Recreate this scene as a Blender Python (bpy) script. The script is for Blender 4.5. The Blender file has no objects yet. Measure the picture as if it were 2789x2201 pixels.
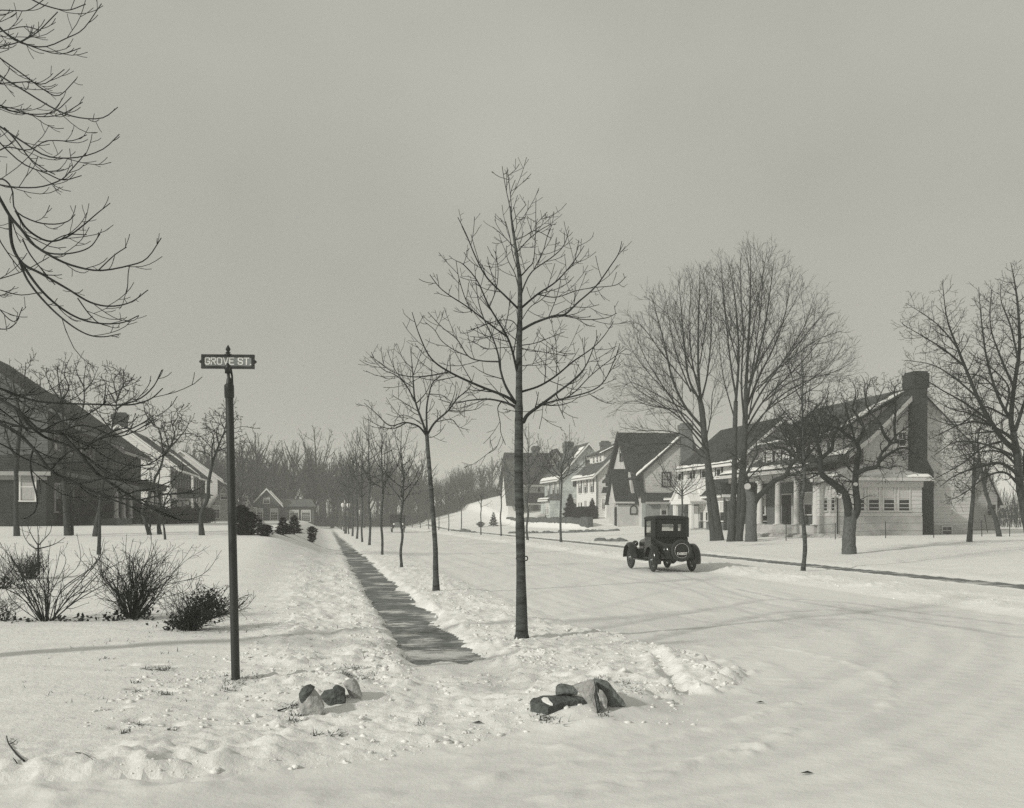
import bpy, bmesh, math, random
import numpy as np
from mathutils import Vector, Matrix, noise as mnoise

# ------------------------------------------------------------------ camera, sky, sun, exposure
scene = bpy.context.scene
COL = scene.collection
F, CX, HZ, CAMZ = 2990.0, 1394.5, 1407.0, 1.9      # focal length, centre column and horizon row in photograph pixels
cam_d = bpy.data.cameras.new('camera'); cam = bpy.data.objects.new('camera', cam_d); COL.objects.link(cam)
cam.location = (0, 0, CAMZ); cam.rotation_euler = (math.radians(90), 0, 0)
cam_d.sensor_width = 36; cam_d.lens = 36 * F / 2789; cam_d.shift_y = (HZ - 1100.5) / 2789
cam_d.clip_start = 0.1; cam_d.clip_end = 4000
scene.camera = cam

SUN_EL, SUN_DIR = math.radians(27), (-0.78, -0.625)   # the sun stands to the left, a little behind the camera
world = bpy.data.worlds.new("World"); scene.world = world; world.use_nodes = True
HAZE = 0.0012
nt = world.node_tree; nt.nodes.clear()
wo = nt.nodes.new('ShaderNodeOutputWorld'); bg = nt.nodes.new('ShaderNodeBackground')
sky = nt.nodes.new('ShaderNodeTexSky'); sky.sky_type = 'NISHITA'; sky.sun_disc = False
sky.sun_elevation = SUN_EL; sky.sun_rotation = math.atan2(SUN_DIR[0], SUN_DIR[1])
sky.air_density = 1.0; sky.dust_density = 4.0; sky.ozone_density = 1.0
bw = nt.nodes.new('ShaderNodeRGBToBW')
pw = nt.nodes.new('ShaderNodeMath'); pw.operation = 'POWER'; pw.inputs[1].default_value = 0.12
tcw = nt.nodes.new('ShaderNodeTexCoord'); mpw = nt.nodes.new('ShaderNodeMapping'); mpw.inputs['Scale'].default_value = (1, 1, 1.3)
nzw = nt.nodes.new('ShaderNodeTexNoise'); nzw.inputs['Scale'].default_value = 3.4; nzw.inputs['Detail'].default_value = 4
rgw = nt.nodes.new('ShaderNodeMapRange'); rgw.inputs['From Min'].default_value = 0.3; rgw.inputs['From Max'].default_value = 0.75
rgw.inputs['To Min'].default_value = 1.86; rgw.inputs['To Max'].default_value = 2.2
mlw = nt.nodes.new('ShaderNodeMath'); mlw.operation = 'MULTIPLY'
tint = nt.nodes.new('ShaderNodeMix'); tint.data_type = 'RGBA'; tint.blend_type = 'MULTIPLY'; tint.inputs[0].default_value = 1
tint.inputs[7].default_value = (1.0, 0.99, 0.885, 1)
L = nt.links.new
L(sky.outputs[0], bw.inputs[0]); L(bw.outputs[0], pw.inputs[0]); L(pw.outputs[0], mlw.inputs[0])
L(tcw.outputs['Generated'], mpw.inputs[0]); L(mpw.outputs[0], nzw.inputs['Vector']); L(nzw.outputs[0], rgw.inputs[0]); L(rgw.outputs[0], mlw.inputs[1])
# the overcast veil is a little brighter overhead than at the horizon
spw = nt.nodes.new('ShaderNodeSeparateXYZ'); L(tcw.outputs['Generated'], spw.inputs[0])
elw = nt.nodes.new('ShaderNodeMapRange'); elw.inputs['From Min'].default_value = 0.0; elw.inputs['From Max'].default_value = 0.38; elw.inputs['To Min'].default_value = 0.80; elw.inputs['To Max'].default_value = 1.08
L(spw.outputs[2], elw.inputs[0]); ml2 = nt.nodes.new('ShaderNodeMath'); ml2.operation = 'MULTIPLY'; L(mlw.outputs[0], ml2.inputs[0]); L(elw.outputs[0], ml2.inputs[1])
L(ml2.outputs[0], tint.inputs[6]); L(tint.outputs[2], bg.inputs[0]); L(bg.outputs[0], wo.inputs[0])
bg.inputs[1].default_value = 0.15
sd = bpy.data.lights.new('sun', 'SUN'); sun = bpy.data.objects.new('sun', sd); COL.objects.link(sun)
sd.energy = 2.3; sd.angle = math.radians(2.2); sd.color = (1.0, 0.985, 0.90)
sv = Vector((SUN_DIR[0] * math.cos(SUN_EL), SUN_DIR[1] * math.cos(SUN_EL), math.sin(SUN_EL)))
sun.rotation_euler = sv.to_track_quat('Z', 'Y').to_euler()
scene.view_settings.view_transform = 'Standard'; scene.view_settings.look = 'None'
scene.view_settings.exposure = 0.3; scene.view_settings.gamma = 1.0
scene.cycles.max_bounces = 6; scene.cycles.volume_bounces = 1; scene.cycles.transparent_max_bounces = 16
scene.cycles.sample_clamp_indirect = 1.5; scene.cycles.sample_clamp_direct = 8.0
scene.cycles.use_denoising = False

# ------------------------------------------------------------------ coordinates: s runs up the street, t across it to the right
A = math.atan(0.1754); UX, UY = -math.sin(A), math.cos(A); NX, NY = math.cos(A), math.sin(A)
def W(t, s, z=0.0): return Vector((s * UX + t * NX, s * UY + t * NY, z))
def ST(x, y): return (x * UX + y * UY, x * NX + y * NY)
def at(px, py, d): return Vector(((px - CX) / F * d, d, CAMZ - (py - HZ) / F * d))
def on_s(px, py, s):                     # the point of the plane s = const in direction px, py -> (t, z)
    r = (px - CX) / F; d = s / (r * UX + UY); return (d * (r * NX + NY), CAMZ - (py - HZ) / F * d)
def on_t(px, py, t):                     # the same for a plane t = const -> (s, z)
    r = (px - CX) / F; d = t / (r * NX + NY); return (d * (r * UX + UY), CAMZ - (py - HZ) / F * d)
def sm(a, b, x):
    u = np.clip((np.asarray(x, float) - a) / (b - a), 0, 1); return u * u * (3 - 2 * u)

# ------------------------------------------------------------------ noise
_rng = np.random.default_rng(5)
_perm = np.concatenate([_rng.permutation(512)] * 3); _ga = _rng.random(512) * 2 * np.pi
_gx, _gy = np.cos(_ga), np.sin(_ga)
def perlin(x, y):
    x = np.asarray(x, float); y = np.asarray(y, float)
    xi = np.floor(x).astype(int); yi = np.floor(y).astype(int); xf = x - xi; yf = y - yi
    u = xf * xf * xf * (xf * (xf * 6 - 15) + 10); v = yf * yf * yf * (yf * (yf * 6 - 15) + 10)
    def g(ix, iy, dx, dy):
        h = _perm[_perm[ix & 511] + (iy & 511)]; return _gx[h] * dx + _gy[h] * dy
    a = g(xi, yi, xf, yf); b = g(xi + 1, yi, xf - 1, yf); c = g(xi, yi + 1, xf, yf - 1); d = g(xi + 1, yi + 1, xf - 1, yf - 1)
    return (a * (1 - u) + b * u) * (1 - v) + (c * (1 - u) + d * u) * v
def fbm(x, y, o=4):
    r = 0; a = 1
    for i in range(o): r = r + a * perlin(x * 2 ** i + 17.3 * i, y * 2 ** i - 9.1 * i); a *= .5
    return r

# ------------------------------------------------------------------ terrain height
def corner_t(s): return np.interp(s, [7.4, 7.85, 8.1, 9.1, 10.66, 12.0, 14.0, 18.0, 30, 900], [-14, -2.1, -.6, 1.26, 3.3, 4.75, 5.0, 4.4, 4.2, 4.2])
def right_t(s): return np.interp(s, [9, 12, 14, 17, 900], [60, 30, 16, 13, 13])
def base_h(s, t):
    s = np.asarray(s, float); t = np.asarray(t, float)
    zl = (.1 + 1.2 * sm(16, 64, s) - .9 * sm(150, 200, s)) * sm(.9, -2.4, t)
    lin = np.clip((t - 18.5) / 14.5, 0, 1)
    zr = lin * (.62 + .1 * sm(72, 88, s)) + sm(27.4, 28.4, t) * .95 * sm(108, 122, s)
    hill = sm(150, 205, s) * np.clip((t - 15.5) * .22, 0, 9)
    return zl + zr + hill
def ground_xy(x, y):
    s, t = ST(x, y); return float(base_h(s, t))
def on_ground(px, py, dmax=400):
    r = (px - CX) / F; q = -(py - HZ) / F; d = 5.0
    while d < dmax:
        if CAMZ + q * d <= ground_xy(r * d, d): break
        d *= 1.004
    return Vector((r * d, d, ground_xy(r * d, d)))

# ------------------------------------------------------------------ names, labels, mesh helpers
def tag(o, label=None, cat=None, group=None, kind=None):
    if label: o['label'] = label
    if cat: o['category'] = cat
    if group: o['group'] = group
    if kind: o['kind'] = kind
    return o
def empty(name, loc, rz=0.0, label=None, cat=None, group=None):
    o = bpy.data.objects.new(name, None); COL.objects.link(o); o.location = loc; o.rotation_euler = (0, 0, rz)
    return tag(o, label, cat, group)
def np_mesh(name, verts, quads, smooth=True):
    me = bpy.data.meshes.new(name); verts = np.asarray(verts, np.float32); quads = np.asarray(quads, np.int32); k = quads.shape[1]
    me.vertices.add(len(verts)); me.vertices.foreach_set('co', verts.ravel())
    me.loops.add(quads.size); me.loops.foreach_set('vertex_index', quads.ravel())
    me.polygons.add(len(quads)); me.polygons.foreach_set('loop_start', np.arange(0, quads.size, k, dtype=np.int32))
    if smooth: me.polygons.foreach_set('use_smooth', np.ones(len(quads), bool))
    me.update(calc_edges=True); return me
def put(name, me, m, parent=None, loc=None):
    o = bpy.data.objects.new(name, me); COL.objects.link(o)
    for mm in (m if isinstance(m, (list, tuple)) else [m]): me.materials.append(mm)
    if parent: o.parent = parent
    if loc is not None: o.location = loc
    return o
def copy_tree(o, parent=None):
    c = o.copy(); COL.objects.link(c)
    if parent: c.parent = parent
    for ch in list(o.children): copy_tree(ch, c)
    return c

class MB:
    def __init__(self): self.v = []; self.f = []; self.mi = []; self.sm = []
    def add(self, verts, faces, mi=0, smooth=False):
        b = len(self.v); self.v += [tuple(p) for p in verts]
        for f in faces: self.f.append([i + b for i in f]); self.mi.append(mi); self.sm.append(smooth)
        return self
    def box(self, a, b, mi=0):
        x0, y0, z0 = [min(a[i], b[i]) for i in range(3)]; x1, y1, z1 = [max(a[i], b[i]) for i in range(3)]
        return self.add([(x0, y0, z0), (x1, y0, z0), (x1, y1, z0), (x0, y1, z0), (x0, y0, z1), (x1, y0, z1), (x1, y1, z1), (x0, y1, z1)],
                        [(0, 3, 2, 1), (4, 5, 6, 7), (0, 1, 5, 4), (1, 2, 6, 5), (2, 3, 7, 6), (3, 0, 4, 7)], mi)
    def loft(self, ra, rb, mi=0, caps=True, smooth=False):
        n = len(ra); fs = [(i, (i + 1) % n, n + (i + 1) % n, n + i) for i in range(n)]
        if caps: fs += [tuple(range(n))[::-1], tuple(range(n, 2 * n))]
        return self.add(list(ra) + list(rb), fs, mi, smooth)
    def rings(self, rs, mi=0, caps=True, smooth=True, closed=False):
        n = len(rs[0]); vs = [p for r in rs for p in r]; fs = []
        m = len(rs)
        for j in range(m if closed else m - 1):
            a, b = j * n, ((j + 1) % m) * n
            fs += [(a + i, a + (i + 1) % n, b + (i + 1) % n, b + i) for i in range(n)]
        self.add(vs, fs, mi, smooth)
        if caps and not closed: self.add(rs[0], [tuple(range(n))[::-1]], mi, False); self.add(rs[-1], [tuple(range(n))], mi, False)
        return self
    def prism_s(self, pts, s0, s1, mi=0): return self.loft([(t, s0, z) for t, z in pts], [(t, s1, z) for t, z in pts], mi)
    def prism_t(self, pts, t0, t1, mi=0): return self.loft([(t0, s, z) for s, z in pts], [(t1, s, z) for s, z in pts], mi)
    def slab(self, q, th, mi=0):
        q = [Vector(p) for p in q]; n = (q[1] - q[0]).cross(q[2] - q[0]).normalized()
        if n.z < 0: n = -n
        return self.loft(q, [p - n * th for p in q], mi)
    def tube(self, pts, rad, k=8, mi=0, smooth=True, caps=True):
        pts = [Vector(p) for p in pts]; rs = []
        for i, p in enumerate(pts):
            d = (pts[min(i + 1, len(pts) - 1)] - pts[max(i - 1, 0)]).normalized()
            a = d.cross(Vector((0, 0, 1)) if abs(d.z) < .9 else Vector((0, 1, 0))).normalized(); b = d.cross(a)
            r = rad[i] if isinstance(rad, (list, tuple)) else rad
            rs.append([p + (a * math.cos(2 * math.pi * j / k) + b * math.sin(2 * math.pi * j / k)) * r for j in range(k)])
        return self.rings(rs, mi, caps, smooth)
    def lathe(self, prof, c=(0, 0, 0), k=16, mi=0, axis='z'):
        rs = []
        for r, h in prof:
            ring = []
            for j in range(k):
                x, y = r * math.cos(2 * math.pi * j / k), r * math.sin(2 * math.pi * j / k)
                ring.append((c[0] + x, c[1] + y, c[2] + h) if axis == 'z' else (c[0] + h, c[1] + x, c[2] + y) if axis == 'x' else (c[0] + x, c[1] + h, c[2] + y))
            rs.append(ring)
        return self.rings(rs, mi)
    def torus(self, c, R, r, axis='x', k=28, m=8, mi=0, flat=1.0):
        rs = []
        for j in range(k):
            a = 2 * math.pi * j / k; ring = []
            for i in range(m):
                b = 2 * math.pi * i / m; rr = R + r * math.cos(b); h = r * flat * math.sin(b)
                if axis == 'x': ring.append((c[0] + h, c[1] + rr * math.cos(a), c[2] + rr * math.sin(a)))
                else: ring.append((c[0] + rr * math.cos(a), c[1] + h, c[2] + rr * math.sin(a)))
            rs.append(ring)
        return self.rings(rs, mi, closed=True)
    def extent(self, poly, z):
        xs = []
        for i in range(len(poly)):
            (a, za), (b, zb) = poly[i], poly[(i + 1) % len(poly)]
            if (za - z) * (zb - z) <= 0 and za != zb: xs.append(a + (b - a) * (z - za) / (zb - za))
        return (min(xs), max(xs)) if len(xs) > 1 else None
    def laps(self, plane, c, face, poly, step=.2, lip=.03, mi=0):        # real overlapping boards on a convex wall face
        z0 = min(p[1] for p in poly); z1 = max(p[1] for p in poly); n = max(1, round((z1 - z0) / step))
        def P(a, o, z): return (a, c + face * o, z) if plane == 's' else (c + face * o, a, z)
        for i in range(n):
            za, zb = z0 + (z1 - z0) * i / n, z0 + (z1 - z0) * (i + 1) / n
            ea, eb = self.extent(poly, za + 1e-4), self.extent(poly, zb - 1e-4)
            if not ea or not eb: continue
            self.add([P(ea[0], lip, za), P(ea[1], lip, za), P(eb[1], .006, zb), P(eb[0], .006, zb), P(ea[0], 0, za), P(ea[1], 0, za)],
                     [(0, 1, 2, 3), (0, 4, 5, 1)], mi)
        return self
    def mesh(self, name, org=(0, 0, 0)):
        me = bpy.data.meshes.new(name); ox, oy, oz = org
        me.from_pydata([(x - ox, y - oy, z - oz) for x, y, z in self.v], [], self.f)
        me.polygons.foreach_set('material_index', self.mi); me.polygons.foreach_set('use_smooth', self.sm)
        bm = bmesh.new(); bm.from_mesh(me); bmesh.ops.recalc_face_normals(bm, faces=bm.faces); bm.to_mesh(me); bm.free(); me.update(); return me
    def build(self, name, m, parent=None, org=(0, 0, 0), loc=None): return put(name, self.mesh(name, org), m, parent, loc)

# ------------------------------------------------------------------ materials (an all-grey world, as the photograph's tones)
def col(v, dark=False):
    return (v * .93, v, v * .97, 1) if dark else (v, v * .995, v * .975, 1)
def mat(name, v, rough=.8, var=.25, scale=6.0, detail=4, bump=0.0, bscale=40.0, stretch=(1, 1, 1), spec=.25, metal=0.0, dark=None):
    m = bpy.data.materials.new(name); m.use_nodes = True; n = m.node_tree; b = n.nodes['Principled BSDF']
    b.inputs['Roughness'].default_value = rough; b.inputs['Specular IOR Level'].default_value = spec; b.inputs['Metallic'].default_value = metal
    tc = n.nodes.new('ShaderNodeTexCoord'); mp = n.nodes.new('ShaderNodeMapping'); mp.inputs['Scale'].default_value = stretch
    n.links.new(tc.outputs['Object'], mp.inputs[0])
    nz = n.nodes.new('ShaderNodeTexNoise'); nz.inputs['Scale'].default_value = scale; nz.inputs['Detail'].default_value = detail; nz.inputs['Roughness'].default_value = .65
    n.links.new(mp.outputs[0], nz.inputs['Vector'])
    rp = n.nodes.new('ShaderNodeValToRGB'); dk = (v < .3) if dark is None else dark
    rp.color_ramp.elements[0].position = .3; rp.color_ramp.elements[1].position = .7
    rp.color_ramp.elements[0].color = col(v * (1 - var), dk); rp.color_ramp.elements[1].color = col(min(.92, v * (1 + var)), dk)
    n.links.new(nz.outputs[0], rp.inputs[0]); n.links.new(rp.outputs[0], b.inputs['Base Color'])
    if bump:
        n2 = n.nodes.new('ShaderNodeTexNoise'); n2.inputs['Scale'].default_value = bscale; n2.inputs['Detail'].default_value = 4
        n.links.new(mp.outputs[0], n2.inputs['Vector'])
        bp = n.nodes.new('ShaderNodeBump'); bp.inputs['Strength'].default_value = bump; bp.inputs['Distance'].default_value = .03
        n.links.new(n2.outputs[0], bp.inputs['Height']); n.links.new(bp.outputs[0], b.inputs['Normal'])
    m['_ramp'] = rp.name
    return m
def course_mat(name, v, mortar, w, h, var=.35, msize=.012, bump=.5, offs=.5, rough=.85):   # bricks or roof shingles in courses
    m = bpy.data.materials.new(name); m.use_nodes = True; n = m.node_tree; b = n.nodes['Principled BSDF']; b.inputs['Roughness'].default_value = rough
    b.inputs['Specular IOR Level'].default_value = .2
    tc = n.nodes.new('ShaderNodeTexCoord'); sp = n.nodes.new('ShaderNodeSeparateXYZ'); ad = n.nodes.new('ShaderNodeMath'); cb = n.nodes.new('ShaderNodeCombineXYZ')
    n.links.new(tc.outputs['Object'], sp.inputs[0]); n.links.new(sp.outputs[0], ad.inputs[0]); n.links.new(sp.outputs[1], ad.inputs[1])
    n.links.new(ad.outputs[0], cb.inputs[0]); n.links.new(sp.outputs[2], cb.inputs[1])
    bt = n.nodes.new('ShaderNodeTexBrick'); bt.offset = offs; bt.inputs['Scale'].default_value = 1; bt.inputs['Brick Width'].default_value = w; bt.inputs['Row Height'].default_value = h
    bt.inputs['Mortar Size'].default_value = msize; bt.inputs['Mortar Smooth'].default_value = .2; bt.inputs['Bias'].default_value = 0
    bt.inputs['Color1'].default_value = col(v * (1 - var), True); bt.inputs['Color2'].default_value = col(v * (1 + var), True); bt.inputs['Mortar'].default_value = col(mortar, True)
    n.links.new(cb.outputs[0], bt.inputs['Vector'])
    nz = n.nodes.new('ShaderNodeTexNoise'); nz.inputs['Scale'].default_value = .9; nz.inputs['Detail'].default_value = 5; n.links.new(tc.outputs['Object'], nz.inputs['Vector'])
    mr = n.nodes.new('ShaderNodeMapRange'); mr.inputs[1].default_value = .3; mr.inputs[2].default_value = .7; mr.inputs[3].default_value = .75; mr.inputs[4].default_value = 1.25
    n.links.new(nz.outputs[0], mr.inputs[0])
    mx = n.nodes.new('ShaderNodeMix'); mx.data_type = 'RGBA'; mx.blend_type = 'MULTIPLY'; mx.inputs[0].default_value = 1
    n.links.new(bt.outputs[0], mx.inputs[6]); n.links.new(mr.outputs[0], mx.inputs[7]); n.links.new(mx.outputs[2], b.inputs['Base Color'])
    bp = n.nodes.new('ShaderNodeBump'); bp.inputs['Strength'].default_value = bump; bp.inputs['Distance'].default_value = .02; bp.invert = True
    n.links.new(bt.outputs[1], bp.inputs['Height']); n.links.new(bp.outputs[0], b.inputs['Normal'])
    return m
M = dict(
    bark=mat('grey bark', .05, .9, .5, 9, 6, .7, 30, (1, 1, .35)), apple=mat('scaly bark', .10, .9, .45, 14, 6, .9, 40, (1, 1, .5)),
    ring=mat('ringed bark', .07, .9, .75, 5, 5, .6, 60, (.6, .6, 2.5)),
    twig=mat('twig bark', .03, .9, .3, 5), ftwig=mat('far twig', .05, .9, .3, 1), cut=mat('sawn wood', .42, .8, .1),
    iron=mat('black iron paint', .022, .45, .3, 20, spec=.5, bump=.15, bscale=120), plate=mat('grey enamel', .24, .4, .12, 30, spec=.4), letter=mat('white enamel', .75, .5, .06, 40),
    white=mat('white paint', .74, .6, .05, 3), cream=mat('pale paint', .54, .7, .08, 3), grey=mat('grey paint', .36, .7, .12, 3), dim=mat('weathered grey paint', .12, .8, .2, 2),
    shing_w=course_mat('pale shingle wall', .52, .3, .22, .2, .12, .012, .5), stucco=mat('pale stucco', .5, .9, .12, 1.5, 5, .4, 20),
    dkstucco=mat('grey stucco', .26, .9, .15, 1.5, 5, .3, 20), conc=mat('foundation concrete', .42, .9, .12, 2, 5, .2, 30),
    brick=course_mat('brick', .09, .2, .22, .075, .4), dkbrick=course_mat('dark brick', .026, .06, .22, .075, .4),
    roof=course_mat('roof shingles', .038, .018, .3, .16, .35, .014, .6), roof2=course_mat('grey roof shingles', .09, .045, .3, .16, .3, .014, .6),
    shut=mat('dark shutter paint', .03, .6, .2, 6), glass=mat('window glass', .02, .08, .2, .7, spec=.6), blind=mat('drawn blind', .5, .8, .08, 2),
    curtain=mat('net curtain', .42, .9, .2, 12, stretch=(6, 6, .3)), door=mat('pale door', .62, .6, .05), darkdoor=mat('dark opening', .015, .7, .2),
    stone=mat('field stone', .15, .9, .45, 12, 6, .8, 25), lstone=mat('pale field stone', .36, .9, .35, 10, 6, .7, 25), dstone=mat('dark slab stone', .10, .9, .4, 14, 6, .9, 30),
    wallstone=mat('retaining wall stone', .09, .95, .6, 3.0, 6, .8, 8), needle=mat('evergreen', .016, .8, .4, 4), hedge=mat('hedge twigs', .025, .9, .5, 3), leaf=mat('withered leaves', .028, .8, .5, 20),
    straw=mat('dry grass', .07, .9, .5, 20), paint=mat('black coach paint', .012, .18, .3, 3, spec=.5), cloth=mat('black top cloth', .018, .6, .3, 30, bump=.2), tyre=mat('worn rubber', .035, .8, .35, 20),
    spoke=mat('wooden spokes', .06, .6, .2, 8), rim=mat('steel rim', .4, .35, .15, 9, spec=.5, metal=.6), metal=mat('dull metal', .2, .4, .2, 9, metal=.7), lens=mat('headlamp glass', .7, .15, .05), plateblk=mat('plate black', .01, .5, .1),
)
def snow_mat(name, v, var, scale, stretch=(1, 1, 1), bump=.5, bsc=9, dirt=None, spread=.0):
    m = mat(name, v, .75, var, scale, 6, 0, stretch=stretch, spec=.3); n = m.node_tree; b = n.nodes['Principled BSDF']
    tc = [x for x in n.nodes if x.type == 'TEX_COORD'][0]
    n1 = n.nodes.new('ShaderNodeTexNoise'); n1.inputs['Scale'].default_value = bsc; n1.inputs['Detail'].default_value = 8; n1.inputs['Roughness'].default_value = .7
    n.links.new(tc.outputs['Object'], n1.inputs['Vector'])
    bp = n.nodes.new('ShaderNodeBump'); bp.inputs['Strength'].default_value = bump; bp.inputs['Distance'].default_value = .06
    n.links.new(n1.outputs[0], bp.inputs['Height']); n.links.new(bp.outputs[0], b.inputs['Normal'])
    return m
M['snow'] = snow_mat('fresh snow', .80, .05, 1.2, bump=.5, bsc=12)
M['roofsnow'] = snow_mat('roof snow', .84, .03, 3, bump=.3)
M['road'] = snow_mat('packed snow', .74, .08, 1.0, (1.4, .12, 1), bump=.3, bsc=10)
def road_tracks():                         # polished and dirtied by wheels where the mesh attribute 'track' says so
    n = M['road'].node_tree; b = n.nodes['Principled BSDF']; old = b.inputs['Base Color'].links[0].from_socket
    at_ = n.nodes.new('ShaderNodeAttribute'); at_.attribute_name = 'track'; mx = n.nodes.new('ShaderNodeMix'); mx.data_type = 'RGBA'
    nz = n.nodes.new('ShaderNodeTexNoise'); nz.inputs['Scale'].default_value = 3.0; nz.inputs['Detail'].default_value = 6; mt = n.nodes.new('ShaderNodeMath'); mt.operation = 'MULTIPLY'
    tc = [x for x in n.nodes if x.type == 'TEX_COORD'][0]; n.links.new(tc.outputs['Object'], nz.inputs['Vector'])
    mr = n.nodes.new('ShaderNodeMapRange'); mr.inputs[1].default_value = .35; mr.inputs[2].default_value = .65; mr.inputs[3].default_value = .35; mr.inputs[4].default_value = 1.0
    n.links.new(nz.outputs[0], mr.inputs[0]); n.links.new(at_.outputs['Fac'], mt.inputs[0]); n.links.new(mr.outputs[0], mt.inputs[1]); n.links.new(mt.outputs[0], mx.inputs[0]); n.links.new(old, mx.inputs[6]); mx.inputs[7].default_value = col(.30); n.links.new(mx.outputs[2], b.inputs['Base Color'])
road_tracks()
def walk_mat():
    m = mat('swept concrete', .15, .85, .4, 3.5, 5, .3, 50); n = m.node_tree; b = n.nodes['Principled BSDF']
    tc = [x for x in n.nodes if x.type == 'TEX_COORD'][0]; mp = n.nodes.new('ShaderNodeMapping'); mp.inputs['Rotation'].default_value = (0, 0, -A); mp.inputs['Scale'].default_value = (1.1, 2.9, 1)
    n.links.new(tc.outputs['Object'], mp.inputs[0])
    nz = n.nodes.new('ShaderNodeTexNoise'); nz.inputs['Scale'].default_value = 2.1; nz.inputs['Detail'].default_value = 10; nz.inputs['Roughness'].default_value = .8; n.links.new(mp.outputs[0], nz.inputs['Vector'])
    # smears of snow left by the shovel, more of them at the street end of the walk
    sp = n.nodes.new('ShaderNodeSeparateXYZ'); n.links.new(tc.outputs['Object'], sp.inputs[0])
    mr = n.nodes.new('ShaderNodeMapRange'); mr.inputs[1].default_value = 13; mr.inputs[2].default_value = 22; mr.inputs[3].default_value = .08; mr.inputs[4].default_value = .0
    n.links.new(sp.outputs[1], mr.inputs[0]); ad = n.nodes.new('ShaderNodeMath'); n.links.new(nz.outputs[0], ad.inputs[0]); n.links.new(mr.outputs[0], ad.inputs[1])
    n3 = n.nodes.new('ShaderNodeTexNoise'); n3.inputs['Scale'].default_value = .9; n3.inputs['Detail'].default_value = 3; n.links.new(tc.outputs['Object'], n3.inputs['Vector'])
    m3 = n.nodes.new('ShaderNodeMapRange'); m3.inputs[1].default_value = .3; m3.inputs[2].default_value = .7; m3.inputs[3].default_value = -.16; m3.inputs[4].default_value = .14; n.links.new(n3.outputs[0], m3.inputs[0])
    ad2 = n.nodes.new('ShaderNodeMath'); n.links.new(ad.outputs[0], ad2.inputs[0]); n.links.new(m3.outputs[0], ad2.inputs[1]); ad = ad2
    rp = n.nodes.new('ShaderNodeValToRGB'); rp.color_ramp.elements[0].position = .52; rp.color_ramp.elements[1].position = .66
    n.links.new(ad.outputs[0], rp.inputs[0])
    mx = n.nodes.new('ShaderNodeMix'); mx.data_type = 'RGBA'; n.links.new(rp.outputs[0], mx.inputs[0])
    old = b.inputs['Base Color'].links[0].from_socket; n.links.new(old, mx.inputs[6]); mx.inputs[7].default_value = col(.66); n.links.new(mx.outputs[2], b.inputs['Base Color'])
    return m
M['walk'] = walk_mat()

# ------------------------------------------------------------------ ground, road, two swept sidewalks: one height field cut along their edges
def axis_pts(lo, hi, a, b, h, g):
    mid = list(np.arange(a, b, h)); p = mid[-1]; st = h; up = []
    while p < hi: st *= g; p += st; up.append(p)
    p = mid[0]; st = h; dn = []
    while p > lo: st *= g; p -= st; dn.append(p)
    return np.array(dn[::-1] + mid + up)
TRACKS = [([(1330, 1722), (1600, 1716), (1800, 1682), (1990, 1650), (2110, 1632), (2300, 1640), (2500, 1668), (2789, 1702)], .15, .5), ([(1690, 1764), (1850, 1724), (2000, 1692), (2130, 1668), (2300, 1662), (2500, 1692), (2789, 1735)], .15, .5),
          ([(1775, 1558), (1880, 1604), (1990, 1650), (2150, 1700)], .1, .3), ([(1850, 1562), (1960, 1600), (2080, 1640)], .1, .3), ([(2010, 1604), (2120, 1628), (2280, 1654), (2400, 1674), (2600, 1692)], .10, .55), ([(700, 2195), (1200, 2140), (1700, 2060), (2100, 1970), (2400, 1880), (2570, 1790), (2560, 1720)], .2, .2), ([(1300, 2201), (1800, 2120), (2250, 2020), (2560, 1910), (2720, 1800), (2700, 1730)], .2, .22),
          ([(1650, 1980), (1950, 1920), (2250, 1850), (2380, 1780), (2330, 1720), (2150, 1690)], .18, .22), ([(1100, 1640), (1300, 1600), (1500, 1560), (1600, 1520)], .14, .15), ([(1250, 1660), (1500, 1610), (1650, 1570), (1720, 1540)], .14, .18), ([(1470, 1690), (1700, 1640), (1850, 1600), (1960, 1570)], .14, .2)]
RIDGES = [([(1785, 1790), (1812, 1835), (1850, 1895)], .16, -.07), ([(1770, 1800), (1790, 1850), (1815, 1900)], .14, .07), ([(1925, 1890), (1970, 1860), (2030, 1828)], .22, .10), ([(1700, 1940), (1800, 1915), (1880, 1890)], .25, .06), ([(2010, 2050), (2080, 2015), (2150, 1985)], .2, .05),
          ([(0, 2120), (250, 2110), (520, 2090), (760, 2060)], .35, .06), ([(0, 2160), (300, 2150), (600, 2130)], .25, .05), ([(1500, 2170), (1800, 2110), (2050, 2040)], .2, .035), ([(1600, 1745), (1750, 1760), (1900, 1790), (1990, 1830)], .35, .05), ([(1560, 1985), (1650, 1950), (1720, 1925)], .2, .015), ([(1250, 2040), (1420, 2010), (1560, 1975)], .25, .012), ([(1000, 2170), (1400, 2110), (1700, 2050), (1950, 1985), (2200, 1905)], .12, .03), ([(2100, 1760), (2300, 1800), (2420, 1860), (2400, 1940)], .12, .025)]
_rt = random.Random(31)
for _k in range(7):                        # the fan of wheel lines sweeping round from the side street
    _e = (_k - 2.5) * 1.9 + _rt.uniform(-.8, .8); TRACKS.append(([(x + _e * fx, y + _e * fy) for x, y, fx, fy in ((500, 2196, 20, 10), (1150, 2140, 30, 16), (1750, 2045, 32, 20), (2200, 1925, 40, 22), (2480, 1800, 46, 16), (2580, 1710, 52, 8), (2570, 1650, 50, 2))], _rt.uniform(.08, .2), _rt.uniform(.14, .32)))
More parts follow.
